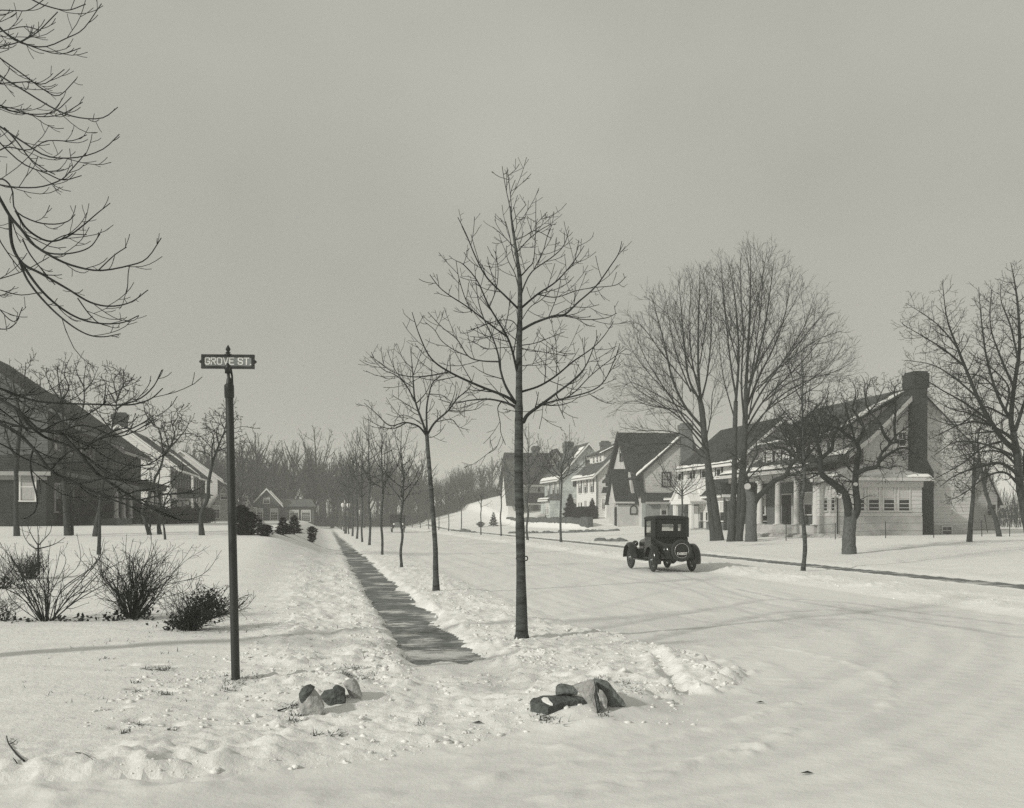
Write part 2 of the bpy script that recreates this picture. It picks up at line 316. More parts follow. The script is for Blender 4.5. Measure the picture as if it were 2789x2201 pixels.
for _k in range(7):                         # and the lines running straight up the street
    _t = 5.2 + _k * 1.05 + _rt.uniform(-.3, .3); TRACKS.append(([(CX + (s_ * UX + (_t + dt) * NX) / (s_ * UY + (_t + dt) * NY) * F, HZ + CAMZ / (s_ * UY + (_t + dt) * NY) * F) for s_, dt in ((17, _rt.uniform(.4, 1.6)), (24, .1), (34, 0), (46, .1), (59, 0))], _rt.uniform(.07, .13), _rt.uniform(.15, .32)))
def catmull_(p, n):
    p = np.asarray(p, float); p = np.vstack([2 * p[0] - p[1], p, 2 * p[-1] - p[-2]]); m = len(p) - 3; u = np.linspace(0, m - 1e-6, n); i = u.astype(int); f = (u - i)[:, None]; a, b, c, d = p[i], p[i + 1], p[i + 2], p[i + 3]
    return .5 * (2 * b + (c - a) * f + (2 * a - 5 * b + 4 * c - d) * f ** 2 + (3 * b - a - 3 * c + d) * f ** 3)
def make_ground():
    xs = axis_pts(-330, 420, -6.0, 9.0, .045, 1.03); ys = axis_pts(-8, 900, 6.6, 20, .045, 1.0085)
    X, Y = np.meshgrid(xs, ys); S, T = X * UX + Y * UY, X * NX + Y * NY
    Z = base_h(S, T)
    near = np.clip(1 - (S - 30) / 60, .25, 1); fine = np.clip(1 - (S - 25) / 25, 0, 1)
    dl = corner_t(S) - T                                    # > 0 inside the left block
    # distance to the corner edge (both ways round)
    kn = np.array([7.4, 7.85, 8.1, 9.1, 10.66, 12.0, 14.0, 18.0, 30, 40]); kt = corner_t(kn); al = np.concatenate([[0], np.cumsum(np.hypot(np.diff(kn), np.diff(kt)))])
    aa = np.linspace(0, al[-1], 420); cs = np.interp(aa, al, kn); ct = np.interp(aa, al, kt); D = np.full(S.shape, 99.0)
    k = (S < 45) & (S > 0) & (np.abs(T) < 20)
    sub = np.full(k.sum(), 99.0); ss_, tt_ = S[k], T[k]
    for a, b in zip(cs, ct): sub = np.minimum(sub, np.hypot(ss_ - a, tt_ - b))
    D[k] = sub; D[~k] = np.abs(dl[~k]); D = np.minimum(D, 99)
    inside = dl > 0
    bil = np.abs(fbm(X * 3.2, Y * 3.2, 4)); clod = np.clip(perlin(X * 4.1, Y * 4.1) * 1.2 + perlin(X * 8.3, Y * 8.3 + 4) * .8, -.35, 1); clod2 = np.clip(perlin(X * 10.5 + 7, Y * 10.5) * 1.6, -.3, 1)
    big = fbm(X * .55, Y * .55, 3)
    # shovelled snow beside the left walk
    wl = sm(-1.35, -.3, T) * sm(1.22, .85, T) + sm(2.0, 2.3, T) * sm(4.3, 3.2, T) * .85
    patch = .55 + .9 * sm(-.25, .35, fbm(X * .9 + 3, Y * .9, 2)); wl = wl * sm(10.5, 13, S) * patch
    Z += wl * near * (.06 + .034 * clod + .02 * clod2 + .05 * bil)
    # ploughed rim round the corner and along the left kerb
    rim = inside * sm(1.9, .25, D) * sm(-.05, .12, D) * (1 - .6 * sm(17, 22, S)) * (.5 + .8 * sm(-.3, .4, fbm(X * .7, Y * .7, 2)))
    Z += rim * near * (.035 + .036 * clod + .022 * clod2 + .05 * bil)
    Z += inside * .04 * sm(0, .4, D)
    churn = inside * sm(13.6, 12.2, S) * sm(-2.2, -.2, T) * sm(3.8, 2.8, T) * sm(.2, .8, D)        # trampled snow between the stones
    Z += churn * (.022 * clod + .014 * clod2 + .03 * bil)
    for mx, my, r in ((-1.95, 10.6, .34), (-1.75, 11.0, .3), (-1.6, 11.35, .28), (.35, 10.6, .5), (.75, 10.55, .5), (1.0, 10.7, .4), (.5, 10.2, .45), (.9, 10.2, .4)): calm = np.exp(-((X - mx) ** 2 + (Y - my) ** 2) / (r * r)); Z -= calm * (Z - base_h(S, T) - .04) * .8
    lawn = inside * (1 - np.clip(wl, 0, 1)) * sm(.3, 1.5, D)
    Z += lawn * (.022 * big + .007 * clod * fine + .012 * perlin(X * 1.3, Y * 3.1))
    # mounds the two groups of stones lie on
    for (mx, my, r, h) in ((-1.75, 11.1, .9, .10), (.75, 10.55, 1.0, .13), (1.0, 11.3, .8, .07)):
        Z += h * np.exp(-((X - mx) ** 2 + (Y - my) ** 2) / (r * r * .55))
    # right side: ploughed bank, verge, walk, lawn
    dr = T - right_t(S); ir = dr > 0
    rb = ir * sm(-.1, .9, dr) * sm(3.6, 1.7, dr)
    lump = .5 + .5 * sm(-.3, .3, fbm(X * .5 + 9, Y * .5, 2))
    Z += rb * lump * (.12 + .07 * bil + .04 * clod * near) + ir * sm(0, 1, dr) * .03
    wr = sm(18.75, 19.1, T) * sm(20.6, 19.6, T); Z += wr * ir * (.04 + .035 * clod + .04 * bil)
    Z += ir * sm(19.5, 22, T) * (.03 * big + .02 * perlin(X * .9, Y * 2.2))
    # road: packed, with faint wheel ruts up the street and turning in
    road = (~inside) & (~ir)
    u = T * 1.0 + .25 * perlin(S * .05, T * .1)
    rut = perlin(u * 1.6, S * .04) * .02 + perlin(u * 4.2, S * .07 + 5) * .011
    R = np.hypot(S - 7.0, T - 12.5); turn = perlin(R * 1.7, np.arctan2(S - 7, T - 12.5) * .7) * .022 + perlin(R * 2.6, np.arctan2(S - 7, T - 12.5) * .9 + 3) * .003
    wturn = sm(24, 15, S) * sm(2.5, 6, T)
    gro = perlin(S * 2.1 + T * .35, T * .05) * .014 + perlin(S * 4 + T * .8, T * .08) * .004
    wg = sm(13, 9, S) * sm(6, 2, T)
    Z += road * ((1 - wturn) * (1 - wg) * rut + wturn * turn + wg * gro + .006 * fbm(X * 3, Y * 3, 2) * fine)
    trk = np.zeros_like(S); kk = (S < 60) & road; sx, sy = X[kk], Y[kk]; tv = np.zeros(kk.sum())
    for px, wd, st in TRACKS:
        P = [on_ground(*p) for p in px]; P = catmull_([(p.x, p.y) for p in P], 90); dmin = np.full(len(sx), 9.0)
        for a, b in P: dmin = np.minimum(dmin, np.hypot(sx - a, sy - b))
        tv = np.maximum(tv, st * sm(wd * 1.6, wd * .4, dmin))
    trk[kk] = tv; Z -= trk * .03
    kk = (S < 30); sx, sy = X[kk], Y[kk]; add = np.zeros(kk.sum())
    for px, wd, hh in RIDGES:                # ruts (down) and crusted ridges (up) round the near corner
        P = catmull_([(p.x, p.y) for p in (on_ground(*q) for q in px)], 60); dmin = np.full(len(sx), 9.0)
        for a, b in P: dmin = np.minimum(dmin, np.hypot(sx - a, sy - b))
        m_ = sm(wd, wd * .25, dmin); add += hh * m_ * (np.clip(.35 + 1.2 * perlin(sx * 4, sy * 4), .05, 1.3) + .5 * perlin(sx * 9, sy * 9) if hh > 0 else 1)
    Z[kk] += add
    # crusts and clods thrown on the road beside the corner
    Z += road * sm(2.2, .1, D) * np.clip(perlin(X * 2.6 + 2, Y * 2.6) - .18, 0, 1) * (.07 + .06 * clod) * sm(40, 25, S)
    # walks are swept down
    jag = .2 * perlin(S * .9, T * 0 + 2.7) + .14 * np.round(perlin(S * 3.1, T * 0 + 8.1) * 3) / 3 + .05 * perlin(S * 9, T * 0 + 4)
    jag2 = .3 * perlin(S * .55, T * 0 + 12.7) + .22 * np.round(perlin(S * 2.7, T * 0 + 18.1) * 3) / 3 + .04 * perlin(S * 8, T * 0 + 31)
    end = 13.9 + .6 * perlin(T * 3, T * 0 + .5) + .12 * perlin(T * 14, T * 0 + 9.5)
    onl = (T > 1.08 + jag * .6) & (T < 2.1 + jag2) & (S > end) & (S < 175)
    jr = .16 * perlin(S * .35, T * 0 + 44) + .1 * perlin(S * 1.7, T * 0 + 51); jr2 = .16 * perlin(S * .4, T * 0 + 64) + .1 * perlin(S * 1.5, T * 0 + 71)
    onr = (T > 17.55 + jr) & (T < 18.75 + jr2) & (S > 8) & (S < 190)
    flat = np.where(onl, base_h(S, T) + .02, Z); Z = np.where(onr, base_h(S, T) + .055, flat)
    # footprints in the lawn near the sign
    for px, py, a, l in FEET:
        p = on_ground(px, py); q = ST(p.x, p.y)
        dx, dy = X - p.x, Y - p.y; c, s_ = math.cos(a), math.sin(a)
        Z -= .11 * np.exp(-(((dx * c + dy * s_) / l) ** 2 + ((-dx * s_ + dy * c) / .055) ** 2) ** 2)
    ny, nx = X.shape; idx = np.arange(ny * nx).reshape(ny, nx)
    quads = np.stack([idx[:-1, :-1], idx[:-1, 1:], idx[1:, 1:], idx[1:, :-1]], -1).reshape(-1, 4)
    def fc(Q): return (Q[:-1, :-1] + Q[1:, 1:]) * .5
    def fm(B): return (B[:-1, :-1] & B[1:, 1:]).reshape(-1)
    s1, t1 = fc(S).reshape(-1), fc(T).reshape(-1)
    ml = fm(onl); mr_ = fm(onr) & ~ml
    wob = .12 * perlin(s1 * 1.3, t1 * 1.3)
    mroad = (t1 > corner_t(s1) + wob) & (t1 < right_t(s1) + wob) & ~ml & ~mr_
    V = np.stack([X, Y, Z], -1).reshape(-1, 3)
    for nm, msk, mm in (('snowy_ground', ~(ml | mr_ | mroad), 'snow'), ('road', mroad, 'road'), ('sidewalk', ml, 'walk'), ('sidewalk', mr_, 'walk')):
        q = quads[msk]; used, inv = np.unique(q, return_inverse=True)
        o = put(nm, np_mesh(nm, V[used], inv.reshape(-1, 4)), M[mm]); tag(o, kind='structure')
        if nm == 'road': at_ = o.data.attributes.new('track', 'FLOAT', 'POINT'); at_.data.foreach_set('value', trk.reshape(-1)[used].astype(np.float32))
    from mathutils.bvhtree import BVHTree
    return (xs, ys, Z)
FEET = [(408, 1823, .5, .14), (442, 1828, .9, .19), (448, 1892, -.6, .13), (372, 1885, 1.2, .1), (355, 1824, .2, .09), (318, 1945, .6, .1), (372, 1975, .9, .08), (330, 1997, .4, .07), (470, 1990, .5, .08)]
GX, GY, GZ = make_ground()
def real_ground(x, y):
    i = int(np.clip(np.searchsorted(GX, x) - 1, 0, len(GX) - 2)); j = int(np.clip(np.searchsorted(GY, y) - 1, 0, len(GY) - 2))
    u = (x - GX[i]) / (GX[i + 1] - GX[i]); v = (y - GY[j]) / (GY[j + 1] - GY[j])
    return float((GZ[j, i] * (1 - u) + GZ[j, i + 1] * u) * (1 - v) + (GZ[j + 1, i] * (1 - u) + GZ[j + 1, i + 1] * u) * v)
def foot(px, py):                       # where a thing whose foot shows at this pixel stands
    r = (px - CX) / F; q = -(py - HZ) / F; d = 5.5
    while d < 60:
        if CAMZ + q * d <= real_ground(r * d, d): return Vector((r * d, d, real_ground(r * d, d)))
        d *= 1.0015
    p = on_ground(px, py); p.z = real_ground(p.x, p.y); return p
def snow_clods():
    rng = random.Random(17); bm = bmesh.new(); bmesh.ops.create_icosphere(bm, subdivisions=1, radius=1); base = np.array([v.co[:] for v in bm.verts]); fc = np.array([[v.index for v in f.verts] for f in bm.faces]); bm.free()
    V = []; Q = []; b = 0
    def one(x, y, r):
        nonlocal b
        z = real_ground(x, y); w = base * (1 + np.random.default_rng(rng.randrange(10 ** 9)).normal(0, .34, (len(base), 1))) * np.array([r * rng.uniform(.8, 1.5), r * rng.uniform(.8, 1.5), r * rng.uniform(.5, .9)])
        a = rng.random() * 6.28; c, s = math.cos(a), math.sin(a); V.append(np.stack([w[:, 0] * c - w[:, 1] * s + x, w[:, 0] * s + w[:, 1] * c + y, w[:, 2] + z], -1)); Q.append(fc + b); b += len(base)
    for i in range(8000):
        k = rng.random()
        if k < .42: t, s = rng.choice((-.35 + rng.gauss(0, .55), .75 + rng.gauss(0, .25))), 12.3 + 30 * rng.random() ** 1.7
        elif k < .68: t, s = 2.35 + abs(rng.gauss(0, .75)), 12.5 + 28 * rng.random() ** 1.7
        elif k < .78: s = 8.0 + 10 * rng.random(); t = float(corner_t(s)) - abs(rng.gauss(0, .55)) + .15
        elif k < .93: t, s = rng.uniform(-2.0, 3.6), rng.uniform(9.5, 13.2)
        else: s = 16 + 30 * rng.random(); t = 13 + abs(rng.gauss(.6, .8))
        p = W(t, s); f = float(fbm(np.array([p.x * .9]), np.array([p.y * .9]), 2)[0])
        if f < -.12 and rng.random() < .8: continue
        if -1.0 < (t - 1.1) < 1.05 and s > 13.8 and 1.1 < t < 2.1: continue
        one(p.x, p.y, .008 + .026 * rng.random() ** 4)
    o = put('snow_clods', np_mesh('snow_clods', np.concatenate(V), np.concatenate(Q), False), M['snow']); tag(o, 'loose lumps of shovelled snow beside the walk and round the corner', 'snow', None, 'stuff')
snow_clods()
def stand(t, s):
    p = W(t, s); p.z = real_ground(p.x, p.y); return p

# ------------------------------------------------------------------ wood: tapered tubes for trunks, limbs and twigs
class Wood:
    def __init__(self): self.g = {}
    def add(self, pts, rad, k=3):
        self.g.setdefault((len(pts), k), []).append((pts, rad))
    def arrays(self):
        VV, QQ, base = [], [], 0
        for (n, k), lst in self.g.items():
            P = np.array([a for a, _ in lst], float); R = np.array([b for _, b in lst], float); m = len(lst)
            D = np.empty_like(P); D[:, 1:-1] = P[:, 2:] - P[:, :-2]; D[:, 0] = P[:, 1] - P[:, 0]; D[:, -1] = P[:, -1] - P[:, -2]
            D /= np.linalg.norm(D, axis=2, keepdims=True) + 1e-9
            ref = np.zeros((m, 1, 3)); ch = P[:, -1] - P[:, 0]; j = np.argmin(np.abs(ch), axis=1); ref[np.arange(m), 0, j] = 1
            a = np.cross(D, np.broadcast_to(ref, D.shape)); a /= np.linalg.norm(a, axis=2, keepdims=True) + 1e-9; b = np.cross(D, a)
            ang = np.arange(k) * 2 * np.pi / k
            V = P[:, :, None, :] + R[:, :, None, None] * (a[:, :, None, :] * np.cos(ang)[None, None, :, None] + b[:, :, None, :] * np.sin(ang)[None, None, :, None])
            i = np.arange(n - 1)[:, None] * k + np.arange(k)[None]; i2 = np.arange(n - 1)[:, None] * k + (np.arange(k)[None] + 1) % k
            q = np.stack([i, i2, i2 + k, i + k], -1).reshape(-1, 4)
            Q = (q[None] + (np.arange(m) * n * k)[:, None, None]).reshape(-1, 4) + base
            VV.append(V.reshape(-1, 3)); QQ.append(Q); base += m * n * k
        return np.concatenate(VV), np.concatenate(QQ)
    def mesh(self, name):
        v, q = self.arrays(); return np_mesh(name, v, q)
def catmull(p, n):
    p = np.asarray(p, float); p = np.vstack([2 * p[0] - p[1], p, 2 * p[-1] - p[-2]]); m = len(p) - 3
    u = np.linspace(0, m - 1e-6, n); i = u.astype(int); f = (u - i)[:, None]
    a, b, c, d = p[i], p[i + 1], p[i + 2], p[i + 3]
    return .5 * (2 * b + (c - a) * f + (2 * a - 5 * b + 4 * c - d) * f ** 2 + (3 * b - a - 3 * c + d) * f ** 3)
def grow(wood, pts, rad, rng, P, lev=0):
    """side shoots along a branch. P: per-level dicts(dens, ang, len, taper, up, kink, u0, rmin, minl)"""
    if lev >= len(P): return
    q = P[lev]; pts = [tuple(p) for p in pts]; n = len(pts)
    seg = [math.dist(pts[i], pts[i + 1]) for i in range(n - 1)]; Ln = sum(seg)
    cnt = q['dens'] * Ln * (1 - q.get('u0', .1)); cnt = int(cnt) + (rng.random() < cnt - int(cnt)); side = rng.random() * 6.28
    for c in range(cnt):
        u = q.get('u0', .1) + (1 - q.get('u0', .1)) * (c + rng.random()) / cnt
        u = min(u, .97); d = u * Ln; i = 0
        while i < n - 2 and d > seg[i]: d -= seg[i]; i += 1
        f = d / (seg[i] + 1e-9); p0, p1 = pts[i], pts[i + 1]
        p = [p0[j] + (p1[j] - p0[j]) * f for j in range(3)]; T = [(p1[j] - p0[j]) / (seg[i] + 1e-9) for j in range(3)]
        side += 2.4 + rng.uniform(-.5, .5)
        ax = (0, 0, 1) if abs(T[2]) < .9 else (1, 0, 0)
        a = (T[1] * ax[2] - T[2] * ax[1], T[2] * ax[0] - T[0] * ax[2], T[0] * ax[1] - T[1] * ax[0]); la = math.hypot(*a) + 1e-9; a = [v / la for v in a]
        b = (T[1] * a[2] - T[2] * a[1], T[2] * a[0] - T[0] * a[2], T[0] * a[1] - T[1] * a[0])
        th = math.radians(q['ang'] + rng.uniform(-14, 14)); fl = q.get('flat', 1.0); cs, sn = math.cos(side), math.sin(side) * fl
        dr = [T[j] * math.cos(th) + (a[j] * cs + b[j] * sn) * math.sin(th) for j in range(3)]
        ln = q['len'] * (1 - q.get('taper', .55) * u) * min(1, (1 - u) * 3.2 + .3) * rng.uniform(.45, 1.25)
        if q.get('rel'): ln *= Ln
        if ln < q.get('minl', .05): continue
        r0 = min((rad[i] + (rad[i + 1] - rad[i]) * f) * q.get('rr', .6), q.get('rmax', 1)); r1 = max(q['rmin'], r0 * .3); r0 = max(r0, q['rmin'])
        m = q.get('n', 5); st = ln / (m - 1); out = [tuple(p)]; rr = [r0]
        for k in range(m - 1):
            dr = [dr[j] + rng.gauss(0, q['kink']) for j in range(3)]; dr[2] += q['up'] * (k + .3) / m
            l = math.hypot(*dr); dr = [v / l for v in dr]
            p = [p[j] + dr[j] * st for j in range(3)]; out.append(tuple(p)); rr.append(r0 + (r1 - r0) * (k + 1) / (m - 1))
        wood.add(out, rr, q.get('k', 3)); grow(wood, out, rr, rng, P, lev + 1)
def limb(wood, pts, r0, r1, rng, P=None, n=None, k=5, pw=1.0):
    n = n or max(8, len(pts) * 4); c = catmull(pts, n); u = np.linspace(0, 1, n); rad = r0 + (r1 - r0) * u ** pw
    wood.add(c.tolist(), rad.tolist(), k)
    if P: grow(wood, c.tolist(), rad.tolist(), rng, P)
    return c, rad
def trunk_mesh(name, pts, rads, k=12, flare=1.5, bumps=.05, seed=0):
    n = max(14, len(pts) * 5); c = catmull(pts, n); r = np.interp(np.linspace(0, 1, n), np.linspace(0, 1, len(rads)), rads)
    h = c[:, 2] - c[0, 2]; r = r * (1 + (flare - 1) * np.exp(-h / (r[0] * 1.6)))
    rng = np.random.default_rng(seed); r = r * (1 + bumps * rng.normal(size=n)); c[0, 2] -= .1
    w = Wood(); w.add(c.tolist(), r.tolist(), k); v, q = w.arrays()
    q = np.vstack([q]); me = np_mesh(name, v, q); return me, c, r
def tree(name, base, trunk_pts, trunk_r, build, label, cat, group=None, bark='bark', twig='twig', flare=1.4, bumps=.04, k=12):
    """base: world point; trunk_pts world points. Makes root > trunk, crown."""
    root = empty(name, base, 0, label, cat, group); b = np.array(base)
    me, c, r = trunk_mesh('trunk', [np.array(p) - b for p in trunk_pts], trunk_r, k, flare, bumps)
    put('trunk', me, M[bark], root); w = Wood(); build(w, c, r); put('crown', w.mesh('crown'), M[twig], root)
    return root
def px_line(pts, d0, d1, rng=None, wob=0.0):
    n = len(pts); out = []
    for i, (x, y) in enumerate(pts):
        f = i / max(1, n - 1); out.append(np.array(at(x, y, d0 + (d1 - d0) * f + (rng.gauss(0, wob) if rng and i else 0))))
    return out
def z2(pts, ox, oy, sc): return [(ox + x / sc, oy + y / sc) for x, y in pts]

# ---- the young street tree in front
def hero_tree():
    rng = random.Random(11); base = foot(1421, 1738); D = base.y; b = np.array(base)
    Z = lambda *p: z2(p, 1000, 430, 1.963)
    tp = [base] + px_line([(1421, 1700), (1417, 1450), (1413, 1300), (1413.5, 1143)] + Z((812, 1300), (812, 1150), (814, 950), (817, 800), (815, 640), (795, 490), (772, 330), (765, 260)), D, D)
    tr = [.088, .08, .071, .066, .062, .058, .05, .045, .04, .034, .029, .022, .016, .012]
    TW = [dict(dens=4.8, ang=46, len=.68, taper=.55, up=.32, kink=.05, rmin=.0048, rr=.55, rmax=.012, u0=.12), dict(dens=5.5, ang=44, len=.22, taper=.3, up=.25, kink=.06, rmin=.0036, rr=.6, rmax=.006, u0=.1, n=4),
          dict(dens=5, ang=50, len=.08, taper=.2, up=.1, kink=.1, rmin=.003, n=3)]
    def bld(w, c, r):
        limbs = [
            (Z((835, 1412), (860, 1372), (930, 1320), (1010, 1260), (1100, 1190), (1170, 1110), (1235, 950)), .045, -1.0),
            (Z((930, 1320), (1000, 1300), (1090, 1278), (1200, 1245), (1270, 1190), (1330, 1060), (1350, 995)), .022, -1.5),
            (Z((1010, 1262), (1030, 1290), (1100, 1260), (1200, 1160), (1300, 1080), (1385, 1020)), .016, 1.2),
            (Z((800, 1345), (780, 1325), (720, 1303), (640, 1290), (540, 1298), (460, 1312), (380, 1290)), .036, 1.1),
            (Z((798, 1315), (740, 1275), (600, 1220), (440, 1145), (340, 1070), (280, 950), (240, 825)), .036, -.7),
            (Z((440, 1145), (330, 1165), (230, 1170), (130, 1140), (20, 1060)), .017, .8),
            (Z((800, 1320), (740, 1220), (712, 1130), (700, 1050), (670, 960), (620, 850), (590, 740), (574, 570)), .032, .8),
            (Z((705, 1090), (610, 1085), (540, 1060), (480, 970), (400, 905), (325, 825)), .02, 1.4),
            (Z((540, 1060), (470, 1030), (400, 980), (360, 920), (312, 880)), .011, 1.0),
            (Z((803, 1150), (775, 1030), (740, 940), (650, 790), (590, 660), (520, 575), (475, 550)), .03, -1.2),
            (Z((745, 955), (670, 900), (540, 800), (440, 735), (385, 690), (335, 625)), .018, -1.6),
            (Z((560, 830), (520, 740), (490, 640), (475, 550)), .011, -.7),
            (Z((655, 795), (690, 700), (700, 600), (685, 500)), .011, -1.5),
            (Z((828, 1250), (920, 1220), (1010, 1165), (1100, 1090), (1200, 1020), (1260, 960), (1310, 890)), .027, 1.3),
            (Z((1010, 1165), (1015, 1080), (1010, 1000), (1008, 940)), .011, .6),
            (Z((825, 920), (900, 880), (1000, 845), (1060, 835), (1130, 770), (1220, 690), (1300, 580), (1345, 510), (1362, 445)), .03, -1.0),
            (Z((1050, 845), (1170, 865), (1280, 855), (1335, 830)), .012, -.3), (Z((1000, 845), (1090, 800), (1170, 800), (1240, 785)), .010, .5),
            (Z((825, 802), (910, 730), (1000, 670), (1060, 610), (1115, 540), (1160, 470)), .024, 1.0),
            (Z((910, 730), (1010, 745), (1120, 710), (1220, 693), (1330, 680), (1385, 635)), .013, 1.3), (Z((1060, 610), (1100, 570), (1120, 500), (1132, 440)), .010, .4),
            (Z((806, 805), (740, 740), (640, 640), (580, 530), (530, 410), (485, 318)), .024, -.9), (Z((600, 560), (575, 480), (555, 410)), .009, -.5),
            (Z((820, 740), (850, 660), (890, 600), (990, 530), (1050, 470), (1080, 385)), .018, -.8), (Z((890, 600), (940, 500), (960, 430), (978, 375)), .010, -.3),
            (Z((815, 640), (860, 590), (890, 545), (900, 400), (902, 237)), .016, .6), (Z((902, 355), (935, 320), (962, 290)), .006, .2),
            (Z((797, 495), (760, 450), (720, 410), (672, 370)), .011, .5), (Z((800, 505), (860, 440), (920, 390), (980, 355)), .012, -.6), (Z((795, 440), (840, 420), (900, 390), (985, 430)), .010, .5),
            (Z((770, 320), (760, 250), (745, 180), (730, 100), (722, 45)), .011, .2), (Z((772, 335), (770, 250), (762, 160), (748, 52)), .011, -.2),
            (Z((765, 200), (775, 160), (792, 118)), .005, .1), (Z((775, 350), (800, 310), (850, 250)), .006, .2), (Z((780, 420), (800, 360), (785, 270)), .007, -.2),
            (Z((718, 1303), (700, 1330), (700, 1360), (712, 1420), (715, 1470), (740, 1535)), .013, .5), (Z((715, 1490), (690, 1550), (650, 1580)), .005, .6),
            (Z((940, 1320), (935, 1380), (920, 1450)), .006, -.6), (Z((1010, 1290), (1030, 1340), (1055, 1395)), .008, -1.2),
            (Z((830, 1002), (900, 990), (980, 960), (1055, 930)), .012, 1.2), (Z((830, 1020), (950, 1040), (1070, 1060)), .010, 1.6), (Z((800, 1010), (720, 1015), (640, 1020), (560, 980)), .011, 1.4),
            (Z((820, 1110), (880, 1110), (965, 1105)), .008, 1.5), (Z((803, 900), (770, 870), (700, 870), (600, 905), (540, 925)), .010, -1.6), (Z((804, 980), (730, 930), (640, 960), (550, 955)), .010, 1.7),
            (Z((818, 880), (870, 800), (930, 760), (990, 700)), .010, -1.5), (Z((810, 700), (790, 620), (750, 540), (745, 470)), .012, .9), (Z((805, 600), (780, 520), (762, 420), (740, 340)), .010, -.6)]
        for pts, r0, off in limbs:
            off += rng.uniform(-.2, .2)
            x0 = abs(pts[0][0] - 1414) / F * D; d0 = D + (off * min(1, x0 / 1.2) if x0 > .15 else 0)
            p = [q - b for q in px_line(pts, d0, D + off, rng, .03)]; limb(w, p, r0 * .72, .005, rng, TW, k=6, pw=.8)
    root = tree('street_tree', base, tp, tr, bld, 'tallest young bare street tree, nearest the camera by the swept walk', 'tree', 'young trees lining the street', 'ring', 'twig', 1.35, .055, 14)
    # the wire and hose collar the stake was tied with
    p = at(1429, 1519, D) - Vector(base); m = MB(); m.torus((p.x - .03, 0, p.z), .125, .012, axis='z' if 0 else 'y', k=20, m=6)
    m = MB(); c0 = at(1420, 1521, D) - Vector(base)
    m.tube([c0 + Vector((.085 * math.cos(a) + .01, .085 * math.sin(a), .03 * math.sin(a * 2))) for a in np.linspace(0, 6.28, 18)], .009, 6)
    m.build('tie', M['bark'], root)
hero_tree()

def second_tree():
    rng = random.Random(12); base = foot(1188, 1609); D = base.y; b = np.array(base); Z = lambda *p: z2(p, 1000, 950, 2.44)
    tp = [base] + px_line(Z((455, 1450), (452, 1300), (430, 1000), (412, 780), (396, 570)), D, D)
    TW = [dict(dens=4.0, ang=45, len=.8, taper=.5, up=.3, kink=.06, rmin=.006, rr=.55, rmax=.014, u0=.15), dict(dens=5, ang=44, len=.3, taper=.3, up=.2, kink=.07, rmin=.005, rmax=.008, n=4), dict(dens=4, ang=50, len=.11, up=.1, kink=.1, rmin=.0045, n=3)]
    def bld(w, c, r):
        for pts, r0, off in ((Z((397, 575), (372, 500), (320, 350), (308, 240), (300, 120), (285, -20)), .034, .3), (Z((396, 580), (340, 515), (250, 490), (150, 510), (60, 430), (-20, 360)), .026, -.8), (Z((397, 560), (395, 400), (412, 300), (440, 220), (520, 150), (540, 60)), .026, -.3), (Z((400, 570), (450, 490), (540, 410), (600, 330), (680, 260), (710, 170)), .03, .7),
            (Z((322, 355), (250, 230), (180, 170), (110, 140), (20, 50)), .018, -.7), (Z((545, 408), (620, 415), (730, 400), (780, 360)), .014, .3), (Z((260, 492), (180, 530), (100, 520), (0, 470)), .014, -1.2), (Z((330, 360), (385, 300), (420, 230), (430, 120)), .014, .8), (Z((310, 260), (240, 210), (180, 130), (130, 0)), .012, .5), (Z((460, 485), (560, 470), (610, 520), (680, 540)), .012, 1.1),
            (Z((415, 300), (500, 310), (560, 350), (640, 350)), .012, -1.0), (Z((345, 420), (280, 380), (200, 330), (170, 310)), .012, 1.0), (Z((304, 180), (340, 80), (370, -10)), .011, -.4), (Z((300, 130), (240, 70), (200, -30)), .01, .6), (Z((540, 410), (580, 300), (590, 220)), .012, .2), (Z((398, 565), (420, 590), (480, 560), (520, 500)), .01, -1.2), (Z((360, 500), (300, 460), (230, 440), (180, 480)), .012, 1.3)):
            limb(w, [q - b for q in px_line(pts, D, D + off, rng, .04)], r0, .006, rng, TW, k=6)
    tree('street_tree', base, tp, [.08, .066, .062, .056, .052, .046], bld, 'second young street tree from the camera, with wide spreading limbs above a bare trunk', 'tree', 'young trees lining the street', 'ring', 'twig', 1.3, .03, 12)
second_tree()
